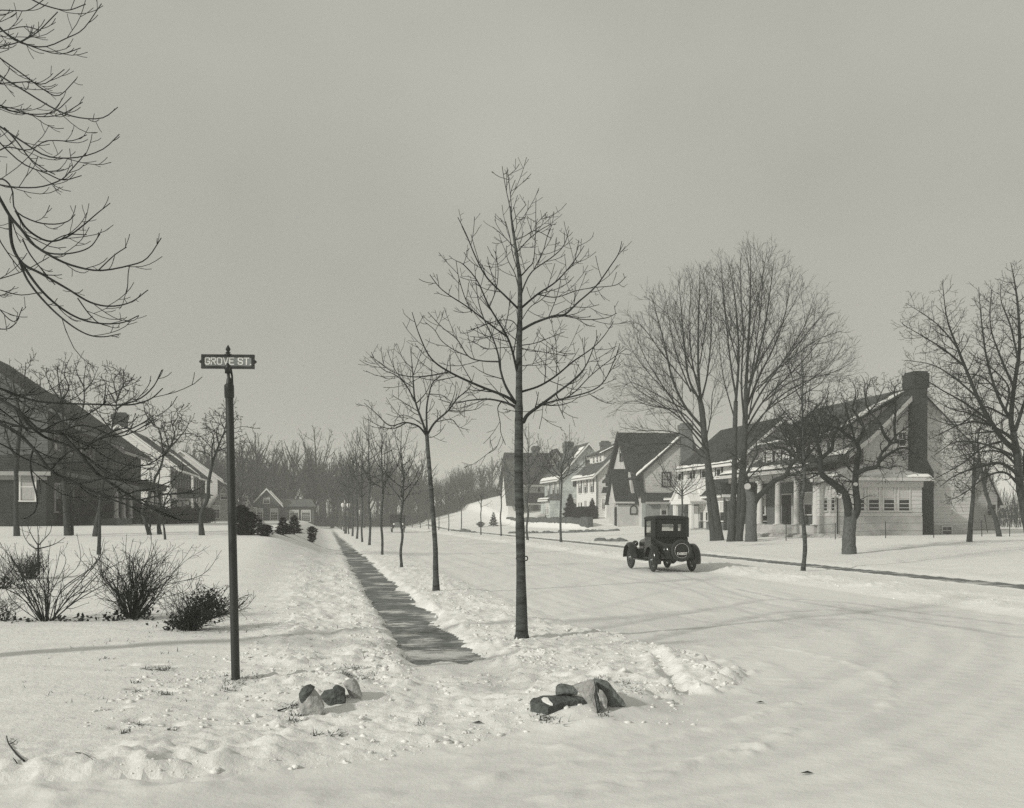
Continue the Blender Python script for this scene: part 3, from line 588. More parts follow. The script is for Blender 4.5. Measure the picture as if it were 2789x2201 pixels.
# ---- procedural bare trees
def young_tree_mesh(seed, H, fork, spread, fine=1.0, leader=True):
    """trunk straight to the fork, then ascending limbs round a leader"""
    rng = random.Random(seed); w = Wood(); sway = [rng.uniform(-.06, .06) for _ in range(8)]
    tp = [(sway[i] * (i > 0), sway[-i - 1] * (i > 0), fork * i / 4) for i in range(5)]
    top = H if leader else fork + .25 * (H - fork)
    tp += [(rng.uniform(-.1, .1), rng.uniform(-.1, .1), fork + (top - fork) * f) for f in (.35, .7, 1.0)]
    r0 = .0085 * H + .012; me, c, r = trunk_mesh('trunk', tp, [r0, r0 * .93, r0 * .88, r0 * .83, r0 * .78, r0 * .5, r0 * .28, .012], 10, 1.3, .04, seed)
    TW = [dict(dens=3.9 * fine, ang=46, len=.9, taper=.5, up=.35, kink=.06, rmin=.007, rr=.55, rmax=.02, u0=.15), dict(dens=5 * fine, ang=44, len=.34, taper=.3, up=.25, kink=.07, rmin=.0055, rmax=.01, n=4), dict(dens=2.5 * fine, ang=50, len=.13, up=.1, kink=.1, rmin=.005, n=3)]
    nl = rng.randint(13, 17); a0 = rng.random() * 6
    for i in range(nl):
        f = (i / nl) ** 1.15; z = fork * .98 + (top - fork) * f * .85; a0 += 2.4 + rng.uniform(-.4, .4)
        rad = spread * (1 - .72 * f) * rng.uniform(.75, 1.15); rise = rng.uniform(.35, .75) * (H - fork) * (1 - .45 * f) * (1.0 if leader else 1.35)
        if rng.random() < .3: rise *= .4
        P = [(0, 0, z), (math.cos(a0) * rad * .35, math.sin(a0) * rad * .35, z + rise * .22), (math.cos(a0 + .15) * rad * .75, math.sin(a0 + .15) * rad * .75, z + rise * .55), (math.cos(a0 + .1) * rad, math.sin(a0 + .1) * rad, z + rise)]
        limb(w, P, max(.014, r0 * .42 * (1 - .5 * f)), .009, rng, TW, k=5)
    return me, w.mesh('crown')
def tree_from(name, data, loc, rz, sc, label, cat, group, bark='ring', twig='twig'):
    root = empty(name, loc, rz, label, cat, group); root.scale = sc if isinstance(sc, tuple) else (sc, sc, sc)
    for nm, me, m in (('trunk', data[0], bark), ('crown', data[1], twig)):
        o = bpy.data.objects.new(nm, me); COL.objects.link(o); o.parent = root
        if not me.materials: me.materials.append(M[m])
    return root
ORD = 'first second third fourth fifth sixth seventh eighth ninth tenth eleventh twelfth thirteenth fourteenth fifteenth sixteenth seventeenth eighteenth nineteenth twentieth twenty-first twenty-second'.split()
YV = [young_tree_mesh(21, 5.7, 3.1, 1.9, 1.0, False), young_tree_mesh(22, 7.6, 3.6, 1.5), young_tree_mesh(23, 8.2, 3.8, 1.7), young_tree_mesh(24, 7.2, 3.2, 1.5), young_tree_mesh(25, 8.4, 3.4, 1.8)]
YF = [young_tree_mesh(31, 7.6, 3.4, 1.6, .6), young_tree_mesh(32, 8.4, 3.8, 1.8, .6), young_tree_mesh(33, 8.0, 3.2, 1.9, .6)]
# left row: foot pixel, top row in the photograph
left_row = [(1094, 1545, 3, 1155), (1041, 1511, 1, 1150), (1006, 1488, 2, 1135)]
k = 2
for px, py, v, top in left_row:
    p = foot(px, py); H = (py - top) / F * p.y; h0 = (5.7, 7.6, 8.2, 7.2, 8.4)[v]; s_ = H / h0
    tree_from('street_tree', YV[v], p, k * 1.7, s_, 'young bare street tree, %s behind the tallest in the row by the walk' % ORD[k - 1], 'tree', 'young trees lining the street'); k += 1
s_ = 80.0
for i in range(10):
    p = stand(3.05, s_); s_ += 11.5 + (i % 3)
    tree_from('street_tree', YF[i % 3], p, i * 2.1, .95 + .1 * ((i * 7) % 3), 'young bare street tree, %s behind the tallest in the row by the walk' % ORD[k - 1], 'tree', 'young trees lining the street'); k += 1
right_row = [(2187, 1555, 4, 940), (1857, 1500, 0, 1225), (1528, 1478, 0, 1165), (1437, 1473, 3, 1155), (1365, 1461, 1, 1240), (1310, 1458, 3, 1275), (1256, 1447, 1, 1290), (1222, 1447, 2, 1300), (1195, 1444, 1, 1310), (1168, 1442, 3, 1315), (1145, 1440, 1, 1320), (1123, 1439, 2, 1322)]
for i, (px, py, v, top) in enumerate(right_row):
    p = foot(px, py); H = (py - top) / F * p.y; h0 = (5.7, 7.6, 8.2, 7.2, 8.4)[v]; s_ = H / h0
    dd = YV[v] if i < 5 else YF[i % 3]; h0 = h0 if i < 5 else (7.6, 8.4, 8.0)[i % 3]
    if i == 0: lab = 'slim straight street tree on the snowy verge in front of the house with columns'
    elif i == 1: lab = 'small street tree partly hidden behind the dark coupe'
    else: lab = 'young bare street tree, %s beyond the coupe in the row across the street' % ORD[i - 2]
    tree_from('street_tree', dd, p, i * 1.3 + .4, (H / h0,) * 3, lab, 'tree', 'young trees lining the street')

# ---- pair of tall vase-shaped trees
def vase_tree(name, foot_px, trunks, fans, label, group, seed, depth_r):
    rng = random.Random(seed); base = foot(*foot_px); D = base.y; b = np.array(base); fx, fy = foot_px; sq = lambda pts: [(fx + (x - fx) * .95, fy + (y - fy) * .955) for x, y in pts]
    fans = [(sq(a), r0, r1, o_) for a, r0, r1, o_ in fans]; trunks = [(sq(a), r_) for a, r_ in trunks]
    TW = [dict(dens=2.4, ang=30, len=3.3, taper=.45, up=.22, kink=.05, rmin=.009, rr=.5, rmax=.028, u0=.18, n=6), dict(dens=3.2, ang=33, len=1.2, taper=.4, up=.2, kink=.06, rmin=.0068, rr=.6, rmax=.015, n=5), dict(dens=3.4, ang=36, len=.5, taper=.3, up=.12, kink=.08, rmin=.0055, n=3)]
    def bld(w, c, r):
        for pts, r0, r1, off in fans:
            p = [q - b for q in px_line(pts, D + off * .2, D + off * depth_r, rng, .15)]
            limb(w, p, r0 * .72, r1 * .75, rng, TW, k=6)
    main = px_line(trunks[0][0], D, D); main[0] = b
    root = tree(name, base, main, trunks[0][1], bld, label, 'tree', group, 'bark', 'twig', 1.35, .04, 14)
    for pts, rr in trunks[1:]:
        p = px_line(pts, D, D); p[0][2] = real_ground(p[0][0], p[0][1])
        me, _, _ = trunk_mesh('trunk', [q - b for q in p], rr, 12, 1.4, .04); put('trunk', me, M['bark'], root)
B = lambda *p: z2(p, 1640, 600, 1.897)
vase_tree('tall_tree', (1958, 1474), [(B((605, 1655), (580, 1480), (552, 1300), (528, 1130), (512, 960), (497, 880)), [.29, .26, .23, .21, .19, .16]), (B((580, 1658), (565, 1560), (548, 1400), (540, 1280)), [.24, .21, .18, .15])],
    [(B((512, 960), (495, 800), (490, 600), (495, 400), (500, 200)), .17, .02, .2), (B((500, 900), (440, 780), (415, 600), (400, 420), (385, 240)), .13, .018, -1.2), (B((520, 1050), (420, 930), (350, 780), (310, 600), (270, 450), (240, 340)), .14, .018, -.5),
     (B((510, 1100), (420, 1000), (340, 880), (260, 760), (190, 640), (130, 480)), .1, .015, .8), (B((530, 1160), (400, 1000), (260, 900), (150, 830), (90, 740)), .08, .014, -1.5), (B((525, 1180), (420, 1090), (300, 1060), (180, 1060), (60, 1040)), .07, .013, -.8),
     (B((510, 1080), (400, 960), (250, 930), (120, 900), (30, 960)), .07, .013, 1.4), (B((505, 900), (540, 760), (560, 560), (560, 380), (570, 260)), .1, .016, .6), (B((498, 860), (460, 700), (440, 500), (450, 330), (440, 210)), .09, .015, 1.5), (B((450, 850), (370, 640), (330, 450), (310, 300)), .07, .014, 1.0),
     (B((530, 1120), (560, 980), (570, 850), (615, 760)), .07, .012, -.9), (B((525, 1210), (420, 1140), (280, 1130), (150, 1140), (40, 1100)), .05, .012, .2), (B((495, 800), (400, 600), (340, 450), (200, 330)), .07, .012, 1.8), (B((470, 860), (300, 650), (190, 500), (130, 470)), .06, .012, -1.9), (B((440, 960), (250, 780), (140, 640), (110, 560)), .06, .012, 1.2), (B((500, 700), (530, 500), (540, 350), (520, 230)), .06, .012, -1.4), (B((420, 950), (240, 850), (120, 800), (70, 850)), .05, .012, .4)],
    'tall bare tree with two left-leaning stems before the brick house', 'tall bare trees across the street', 41, 2.2)
vase_tree('tall_tree', (2010, 1476), [(B((735, 1660), (725, 1500), (730, 1300), (738, 1100), (742, 950), (745, 830)), [.24, .21, .2, .18, .16, .13]), (B((664, 1655), (672, 1500), (682, 1300), (684, 1100), (690, 900)), [.23, .2, .18, .16, .13]), (B((700, 1658), (708, 1450), (722, 1250), (735, 1120)), [.18, .16, .14, .12])],
    [(B((745, 830), (755, 650), (765, 450), (770, 250), (770, 70)), .15, .018, .1), (B((690, 900), (705, 700), (700, 500), (680, 300), (650, 160)), .13, .016, -.8), (B((692, 880), (665, 720), (640, 500), (620, 330), (610, 180)), .1, .015, .9), (B((742, 900), (800, 700), (850, 480), (880, 280), (900, 120)), .12, .016, -.6),
     (B((742, 950), (820, 760), (900, 600), (960, 420), (990, 200)), .11, .016, .8), (B((740, 1020), (830, 850), (950, 680), (1060, 500), (1120, 320)), .1, .015, -1.2), (B((740, 1060), (840, 900), (980, 760), (1110, 620), (1220, 470)), .09, .014, .5), (B((740, 1100), (860, 950), (1020, 840), (1180, 720), (1290, 580)), .08, .014, 1.2),
     (B((755, 1100), (900, 900), (1080, 790), (1230, 740), (1320, 690)), .07, .013, -.9), (B((760, 1000), (790, 850), (850, 800), (1000, 740), (1150, 650)), .07, .013, .3), (B((738, 1000), (770, 800), (800, 600), (830, 350), (840, 140)), .11, .016, 1.3), (B((735, 1000), (720, 800), (730, 560), (720, 330), (715, 130)), .1, .015, -1.5),
     (B((685, 1000), (650, 880), (620, 760), (600, 600), (595, 470)), .07, .013, .4), (B((745, 1150), (860, 1040), (960, 960), (1060, 900)), .05, .012, -.5), (B((760, 800), (870, 600), (980, 420), (1060, 260)), .07, .012, 1.6), (B((800, 850), (980, 650), (1120, 480), (1180, 400)), .06, .012, -1.8), (B((830, 800), (1000, 660), (1150, 560), (1270, 520)), .06, .012, 1.5), (B((700, 700), (640, 450), (620, 260), (615, 160)), .06, .012, 1.4), (B((760, 650), (800, 420), (830, 250), (860, 90)), .06, .012, -1.2), (B((850, 900), (1000, 790), (1150, 760), (1280, 760)), .05, .012, .6)],
    'taller three-stemmed bare tree beside the heavily pruned apple tree', 'tall bare trees across the street', 42, 2.4)

# ---- pruned old apple trees
def apple(name, foot_px, trunk, tr, stems, label, group, seed, cuts=(), spread=1.6, TWs=1.0, bark='apple', depth=None, lenk=1.0, rmin=.008, kk=1.0):
    rng = random.Random(seed); base = foot(*foot_px); D = base.y if depth is None else depth
    if depth is not None: base = at(foot_px[0], foot_px[1], depth); base.z = real_ground(base.x, base.y)
    b = np.array(base)
    TW = [dict(dens=4.2 * TWs, ang=58, len=1.35 * lenk, taper=.35, up=.18 + .2 * (1 - kk), kink=.3 * kk, rmin=rmin * 1.3, rr=.5, rmax=.03, u0=.12, n=6), dict(dens=5.6 * TWs, ang=55, len=.6 * lenk, taper=.3, up=.22, kink=.28 * kk, rmin=rmin, rmax=.013, n=4), dict(dens=6.5 * TWs, ang=50, len=.26 * lenk, up=.25, kink=.2 * kk, rmin=rmin * .85, n=3)]
    tp = px_line(trunk, D, D); tp[0] = b.copy()
    def bld(w, c, r):
        for pts, r0, r1, off in stems:
            p = [q - b for q in px_line(pts, D + off * .15, D + off * spread, rng, .12)]; limb(w, p, r0, min(r1, r0 * .5, .012 if r0 < .15 else 1), rng, TW, k=8)
    root = tree(name, base, tp, tr, bld, label, 'tree', group, bark, 'twig', 1.13, .04, 14)
    for (x, y), rr, nrm in cuts:
        c = at(x, y, D - .28) - Vector(base); m = MB(); n = Vector(nrm).normalized(); m.tube([c - n * .12, c + n * .03], [rr, rr], 14); m.build('sawn_stub', [M['cut']], root)
Q = lambda *p: z2(p, 2050, 1000, 3.416)
apple('apple_tree', (2313, 1509), Q((895, 1740), (895, 1600), (905, 1450), (915, 1330)), [.3, .28, .29, .29],
    [(Q((900, 1380), (860, 1190), (760, 1090), (640, 990), (635, 850), (605, 720), (570, 610)), .2, .05, -.6), (Q((925, 1420), (975, 1320), (955, 1080), (970, 900), (990, 780), (960, 700), (900, 650), (820, 590), (830, 560)), .18, .04, .4),
     (Q((645, 840), (735, 760), (750, 650), (795, 560), (780, 470), (720, 430), (680, 300)), .1, .012, -.9), (Q((970, 990), (1050, 950), (1160, 920), (1195, 810), (1280, 720), (1400, 680), (1540, 650)), .12, .02, -.5), (Q((1190, 870), (1280, 800), (1400, 750), (1480, 790), (1520, 850)), .08, .015, .7),
     (Q((965, 720), (1030, 570), (970, 450), (930, 380), (960, 250), (930, 130)), .09, .012, .8), (Q((1290, 710), (1220, 620), (1180, 520), (1080, 400), (1050, 270), (1100, 110)), .09, .012, -.4), (Q((1330, 680), (1320, 560), (1330, 400), (1320, 200), (1370, 150)), .07, .012, .5),
     (Q((600, 700), (560, 560), (470, 480), (380, 420)), .06, .01, .6), (Q((590, 680), (620, 560), (560, 440), (600, 340)), .06, .01, -.4), (Q((660, 960), (570, 840), (480, 800), (380, 790), (260, 760)), .07, .012, .5), (Q((830, 570), (880, 480), (860, 350), (820, 230)), .05, .01, .5), (Q((640, 1000), (560, 990), (440, 1010), (330, 1010)), .05, .01, -.5), (Q((600, 700), (660, 600), (640, 450), (700, 250)), .05, .01, .9), (Q((970, 700), (880, 620), (760, 560), (690, 560)), .05, .01, -.8), (Q((960, 720), (920, 560), (880, 400), (960, 330)), .05, .01, -.9), (Q((1060, 440), (1150, 340), (1200, 230), (1240, 160)), .04, .01, .6), (Q((1230, 780), (1330, 640), (1440, 560), (1540, 500)), .05, .01, .8), (Q((580, 640), (480, 620), (400, 540), (330, 560)), .05, .01, -.8), (Q((1160, 920), (1260, 940), (1360, 920), (1460, 960)), .04, .01, -.7), (Q((950, 1000), (860, 900), (800, 800), (720, 780)), .04, .01, .7)],
    'old apple tree with thick forked trunk and pale sawn stubs before the sunroom', 'apple trees', 51,
    [((2050 + 612 / 3.416, 1000 + 1008 / 3.416), .1, (-.8, -.5, .2)), ((2050 + 808 / 3.416, 1000 + 1198 / 3.416), .12, (-.6, -.75, .1)), ((2050 + 960 / 3.416, 1000 + 1090 / 3.416), .08, (0, -1, 0))], 2.0)
apple('apple_tree', (2046, 1477), Q((-12, 1620), (-15, 1480), (-10, 1340), (-8, 1240), (-45, 1130)), [.35, .33, .33, .33, .2],
    [(Q((0, 1300), (40, 1220), (110, 1150), (200, 1060), (300, 1015), (340, 940), (400, 850), (430, 800)), .2, .09, -.5), (Q((420, 850), (470, 860), (520, 740), (560, 640), (640, 560), (720, 540)), .1, .012, -.7), (Q((410, 850), (300, 760), (200, 740), (100, 690), (0, 660)), .1, .012, .5), (Q((425, 840), (400, 700), (330, 600), (260, 480), (200, 400)), .1, .012, -.4),
     (Q((425, 820), (460, 680), (480, 560), (440, 440), (480, 330)), .1, .012, .6), (Q((300, 1010), (400, 1000), (480, 960), (560, 900), (600, 860)), .05, .01, -.4), (Q((430, 800), (520, 720), (620, 680), (700, 660)), .06, .01, .8), (Q((400, 720), (300, 680), (160, 640), (60, 560)), .06, .01, -.9), (Q((450, 700), (560, 560), (620, 420), (700, 300)), .06, .01, .2),
     (Q((-10, 1230), (-60, 1000), (-120, 880), (-200, 800), (-300, 780)), .1, .012, .6), (Q((-60, 1000), (0, 880), (40, 800), (30, 640), (80, 520)), .08, .012, -.6), (Q((420, 840), (480, 760), (440, 620), (520, 480), (560, 350)), .06, .01, 1.0), (Q((410, 840), (340, 680), (380, 540), (320, 400)), .06, .01, -1.0), (Q((430, 830), (560, 760), (660, 620), (760, 480)), .06, .01, .5), (Q((415, 845), (260, 800), (140, 800), (20, 760)), .05, .01, .9), (Q((400, 800), (280, 620), (240, 540), (120, 480)), .05, .01, -.4), (Q((440, 820), (500, 600), (600, 470), (680, 400)), .05, .01, -.9), (Q((-50, 1050), (60, 940), (150, 900), (240, 860)), .05, .01, .6)],
    'heavily pruned apple tree with one long limb reaching right and a big pale sawn end', 'apple trees', 52, [((2036, 1325), .2, (-.25, -.9, .35))], 2.2, 1.15)
# the big tree at the right edge and its neighbours
R3 = lambda *p: z2(p, 2250, 700, 2.009)
apple('garden_tree', (2812, 1490), R3((1125, 1590), (1100, 1450), (1060, 1250), (1045, 1090), (1025, 960)), [.22, .19, .17, .15, .12],
    [(R3((1025, 960), (1012, 880), (1030, 700), (1058, 500), (1050, 280), (1030, 130), (1010, 30)), .13, .012, .6), (R3((1040, 1060), (970, 1000), (900, 900), (830, 770), (760, 600), (700, 450), (660, 330), (635, 130)), .13, .012, -.8), (R3((760, 600), (650, 510), (540, 440), (420, 370)), .05, .01, -.5), (R3((720, 500), (640, 400), (560, 330), (440, 255)), .04, .01, .3),
     (R3((830, 770), (700, 660), (580, 590), (430, 565)), .05, .01, .9), (R3((900, 900), (760, 800), (620, 720), (500, 640)), .05, .01, -1.0), (R3((1015, 900), (940, 760), (880, 560), (850, 350), (835, 165)), .08, .012, .5), (R3((1030, 720), (960, 560), (900, 380), (905, 180)), .06, .01, -.6), (R3((1050, 560), (1010, 380), (960, 250), (955, 150)), .05, .01, .8),
     (R3((1040, 1000), (920, 930), (800, 860), (680, 830), (560, 760)), .06, .01, 1.3), (R3((1060, 1200), (960, 1130), (830, 1150), (700, 1200), (620, 1260)), .08, .01, -.6), (R3((1035, 950), (1083, 800), (1140, 600), (1150, 350)), .09, .01, 0), (R3((1000, 880), (860, 820), (760, 900), (640, 960), (560, 1000)), .05, .01, .4),
     (R3((960, 760), (860, 660), (740, 640), (600, 660)), .04, .01, 1.0), (R3((1045, 1100), (940, 1050), (800, 1010), (690, 1020), (600, 1080)), .06, .01, .9), (R3((980, 850), (1000, 720), (920, 620), (800, 560)), .05, .01, -.9), (R3((1050, 1150), (980, 1080), (900, 1060), (780, 1080), (680, 1100)), .06, .01, 1.6), (R3((1060, 1250), (980, 1180), (880, 1200), (760, 1290), (680, 1330)), .06, .01, -1.2), (R3((1040, 1020), (960, 960), (860, 960), (740, 980), (640, 1050)), .05, .01, -1.4), (R3((960, 1010), (860, 1040), (760, 1120), (660, 1180), (560, 1230)), .05, .01, 1.1), (R3((940, 940), (820, 900), (700, 920), (560, 880)), .05, .01, -.2), (R3((1100, 1300), (1083, 1100), (1110, 900), (1083, 700)), .08, .012, 1.0)],
    'large spreading bare tree at the right edge beside the house chimney', None, 53, (), 2.0, 1.15, 'bark', 46.0, .95, .0062, .35)
apple('garden_tree', (2640, 1476), R3((785, 1560), (792, 1440), (803, 1320), (808, 1200)), [.14, .11, .1, .085], [(R3((808, 1200), (812, 1050), (830, 900)), .06, .01, .3), (R3((806, 1300), (770, 1250), (720, 1215)), .035, .008, -.3), (R3((800, 1260), (750, 1290), (690, 1285)), .03, .008, .4), (R3((808, 1180), (860, 1050), (900, 960)), .04, .008, .4), (R3((808, 1150), (740, 1060), (680, 1000)), .04, .008, -.4)],
    'small thin dark tree in front of the pale rear wing of the house', None, 54, (), 1.0, .5, 'bark')
apple('garden_tree', (2722, 1463), R3((945, 1530), (925, 1430), (895, 1350), (870, 1270), (850, 1160)), [.16, .13, .12, .11, .09], [(R3((850, 1160), (830, 1000), (860, 860), (840, 740)), .07, .01, .4), (R3((870, 1270), (890, 1150), (930, 1000)), .05, .01, -.4), (R3((850, 1160), (780, 1050), (700, 960)), .05, .01, .6)],
    'leaning dark garden tree beside the wire fence at the right', None, 55, (), 1.2, .8, 'bark')
# ---- the row of apple trees in front of the left-hand houses
C4 = lambda *p: z2(p, 0, 980, 3.417)
C5 = lambda *p: z2(p, 320, 1080, 4.27)
G = 'old apple trees before the left-hand houses'
apple('apple_tree', (46, 1460), C4((155, 1640), (150, 1450), (148, 1250), (150, 1050)), [.13, .1, .095, .09], [(C4((150, 1050), (170, 800), (190, 560), (150, 340), (120, 180), (150, 80)), 0.105, .015, .3), (C4((150, 900), (90, 800), (50, 650), (-40, 500)), 0.063, .012, -.6), (C4((190, 560), (230, 400), (230, 200), (240, 20)), 0.056, .012, .6), (C4((185, 620), (300, 480), (370, 280), (370, 130)), 0.056, .012, -.4), (C4((150, 340), (60, 200), (60, 60)), 0.042, .012, .4), (C4((180, 500), (60, 420), (-60, 330)), 0.042, .012, .9)],
      'apple tree farthest left in front of the brick house corner', G, 61, (), 1.6, .85, 'bark', None, 1.0, .01)
apple('apple_tree', (185, 1459), C4((610, 1640), (618, 1500), (605, 1300), (590, 1130)), [.15, .12, .11, .1], [(C4((672, 1630), (668, 1450), (655, 1280), (650, 1100), (690, 850), (760, 640)), 0.077, .014, .4), (C4((590, 1130), (600, 900), (590, 600), (575, 380), (545, 200), (530, 30)), 0.084, .014, .2), (C4((575, 380), (640, 260), (600, 130), (640, 0)), 0.042, .01, .5), (C4((590, 600), (500, 460), (400, 430), (330, 380)), 0.042, .01, -.5), (C4((580, 400), (480, 260), (420, 120)), 0.042, .01, .6), (C4((600, 800), (700, 600), (780, 420), (780, 200), (800, 60)), 0.056, .012, -.4), (C4((780, 300), (860, 200), (900, 100)), 0.035, .01, .4), (C4((780, 250), (720, 130), (700, 30)), 0.035, .01, -.2)],
      'twin-trunked apple tree in front of the left-hand porch', G, 62, (), 1.6, .9, 'bark', None, 1.0, .01)
apple('apple_tree', (260, 1461), C4((890, 1645), (905, 1500), (935, 1350), (950, 1200)), [.13, .1, .09, .085], [(C4((950, 1200), (1000, 950), (1030, 700), (1080, 450), (1090, 310)), 0.070, .012, -.3), (C4((1080, 400), (1020, 300), (980, 240)), 0.035, .01, .4), (C4((1085, 380), (1140, 250), (1200, 130)), 0.042, .01, .3), (C4((1030, 650), (930, 520), (860, 420)), 0.035, .01, -.6), (C4((1085, 330), (1060, 200), (1110, 120)), 0.035, .01, .5), (C4((1080, 460), (1200, 380), (1280, 320)), 0.042, .01, .8)],
      'leaning apple tree behind the thin sapling on the left lawn', G, 63, (), 1.6, .9, 'bark', None, 1.0, .01)
apple('apple_tree', (408, 1457), C5((370, 1610), (330, 1480), (290, 1330), (350, 1200), (420, 1020), (440, 930)), [.1, .075, .065, .06, .055, .05], [(C5((430, 950), (490, 850), (530, 700), (520, 560), (480, 380), (420, 330), (410, 100)), 0.063, .012, .2), (C5((530, 690), (600, 600), (660, 450), (630, 300), (630, 180)), 0.042, .01, -.4), (C5((530, 680), (680, 520), (800, 370), (850, 230)), 0.042, .01, .5), (C5((600, 600), (560, 460), (530, 350)), 0.035, .01, .5), (C5((700, 450), (820, 430), (930, 440)), 0.028, .01, -.4), (C5((430, 780), (330, 800), (250, 790)), 0.028, .01, .5), (C5((640, 330), (700, 230), (680, 130)), 0.028, .01, .7), (C5((420, 330), (330, 200), (300, 60)), 0.035, .01, -.5)],
      'crooked slender apple tree in front of the white gable of the left-hand row', G, 64, (), 1.6, .9, 'bark', None, 1.0, .01)
apple('apple_tree', (435, 1456), C5((450, 1605), (480, 1500), (500, 1380), (490, 1200)), [.1, .08, .07, .06], [(C5((372, 1608), (385, 1450), (420, 1300), (430, 1150)), 0.042, .012, .3), (C5((490, 1200), (470, 1050), (490, 900), (450, 700)), 0.049, .01, .5), (C5((500, 1380), (560, 1200), (620, 1080), (700, 980)), 0.042, .01, -.5), (C5((490, 1200), (420, 1100), (380, 980)), 0.035, .01, -.6)],
      'short bushy apple tree in front of the left-hand porch columns', G, 65, (), 1.2, .9, 'bark', None, 1.0, .01)
apple('apple_tree', (550, 1458), C5((985, 1615), (970, 1450), (985, 1330), (1050, 1180), (1060, 1000), (1110, 750)), [.13, .095, .085, .08, .075, .065], [(C5((1110, 750), (1180, 560), (1250, 380), (1270, 220)), 0.056, .011, .2), (C5((1100, 800), (1100, 600), (1120, 480), (1080, 380)), 0.042, .01, -.4), (C5((1230, 440), (1330, 330), (1400, 240)), 0.035, .01, .5), (C5((1150, 640), (1250, 600), (1380, 560)), 0.035, .01, -.6), (C5((1180, 560), (1150, 420), (1200, 300)), 0.035, .01, .6), (C5((980, 1400), (900, 1250), (880, 1130)), 0.035, .01, .4), (C5((1250, 380), (1200, 280), (1230, 180)), 0.028, .01, .5)],
      'crooked apple tree just behind the street sign post', G, 66, (), 1.5, .9, 'bark', None, 1.0, .01)

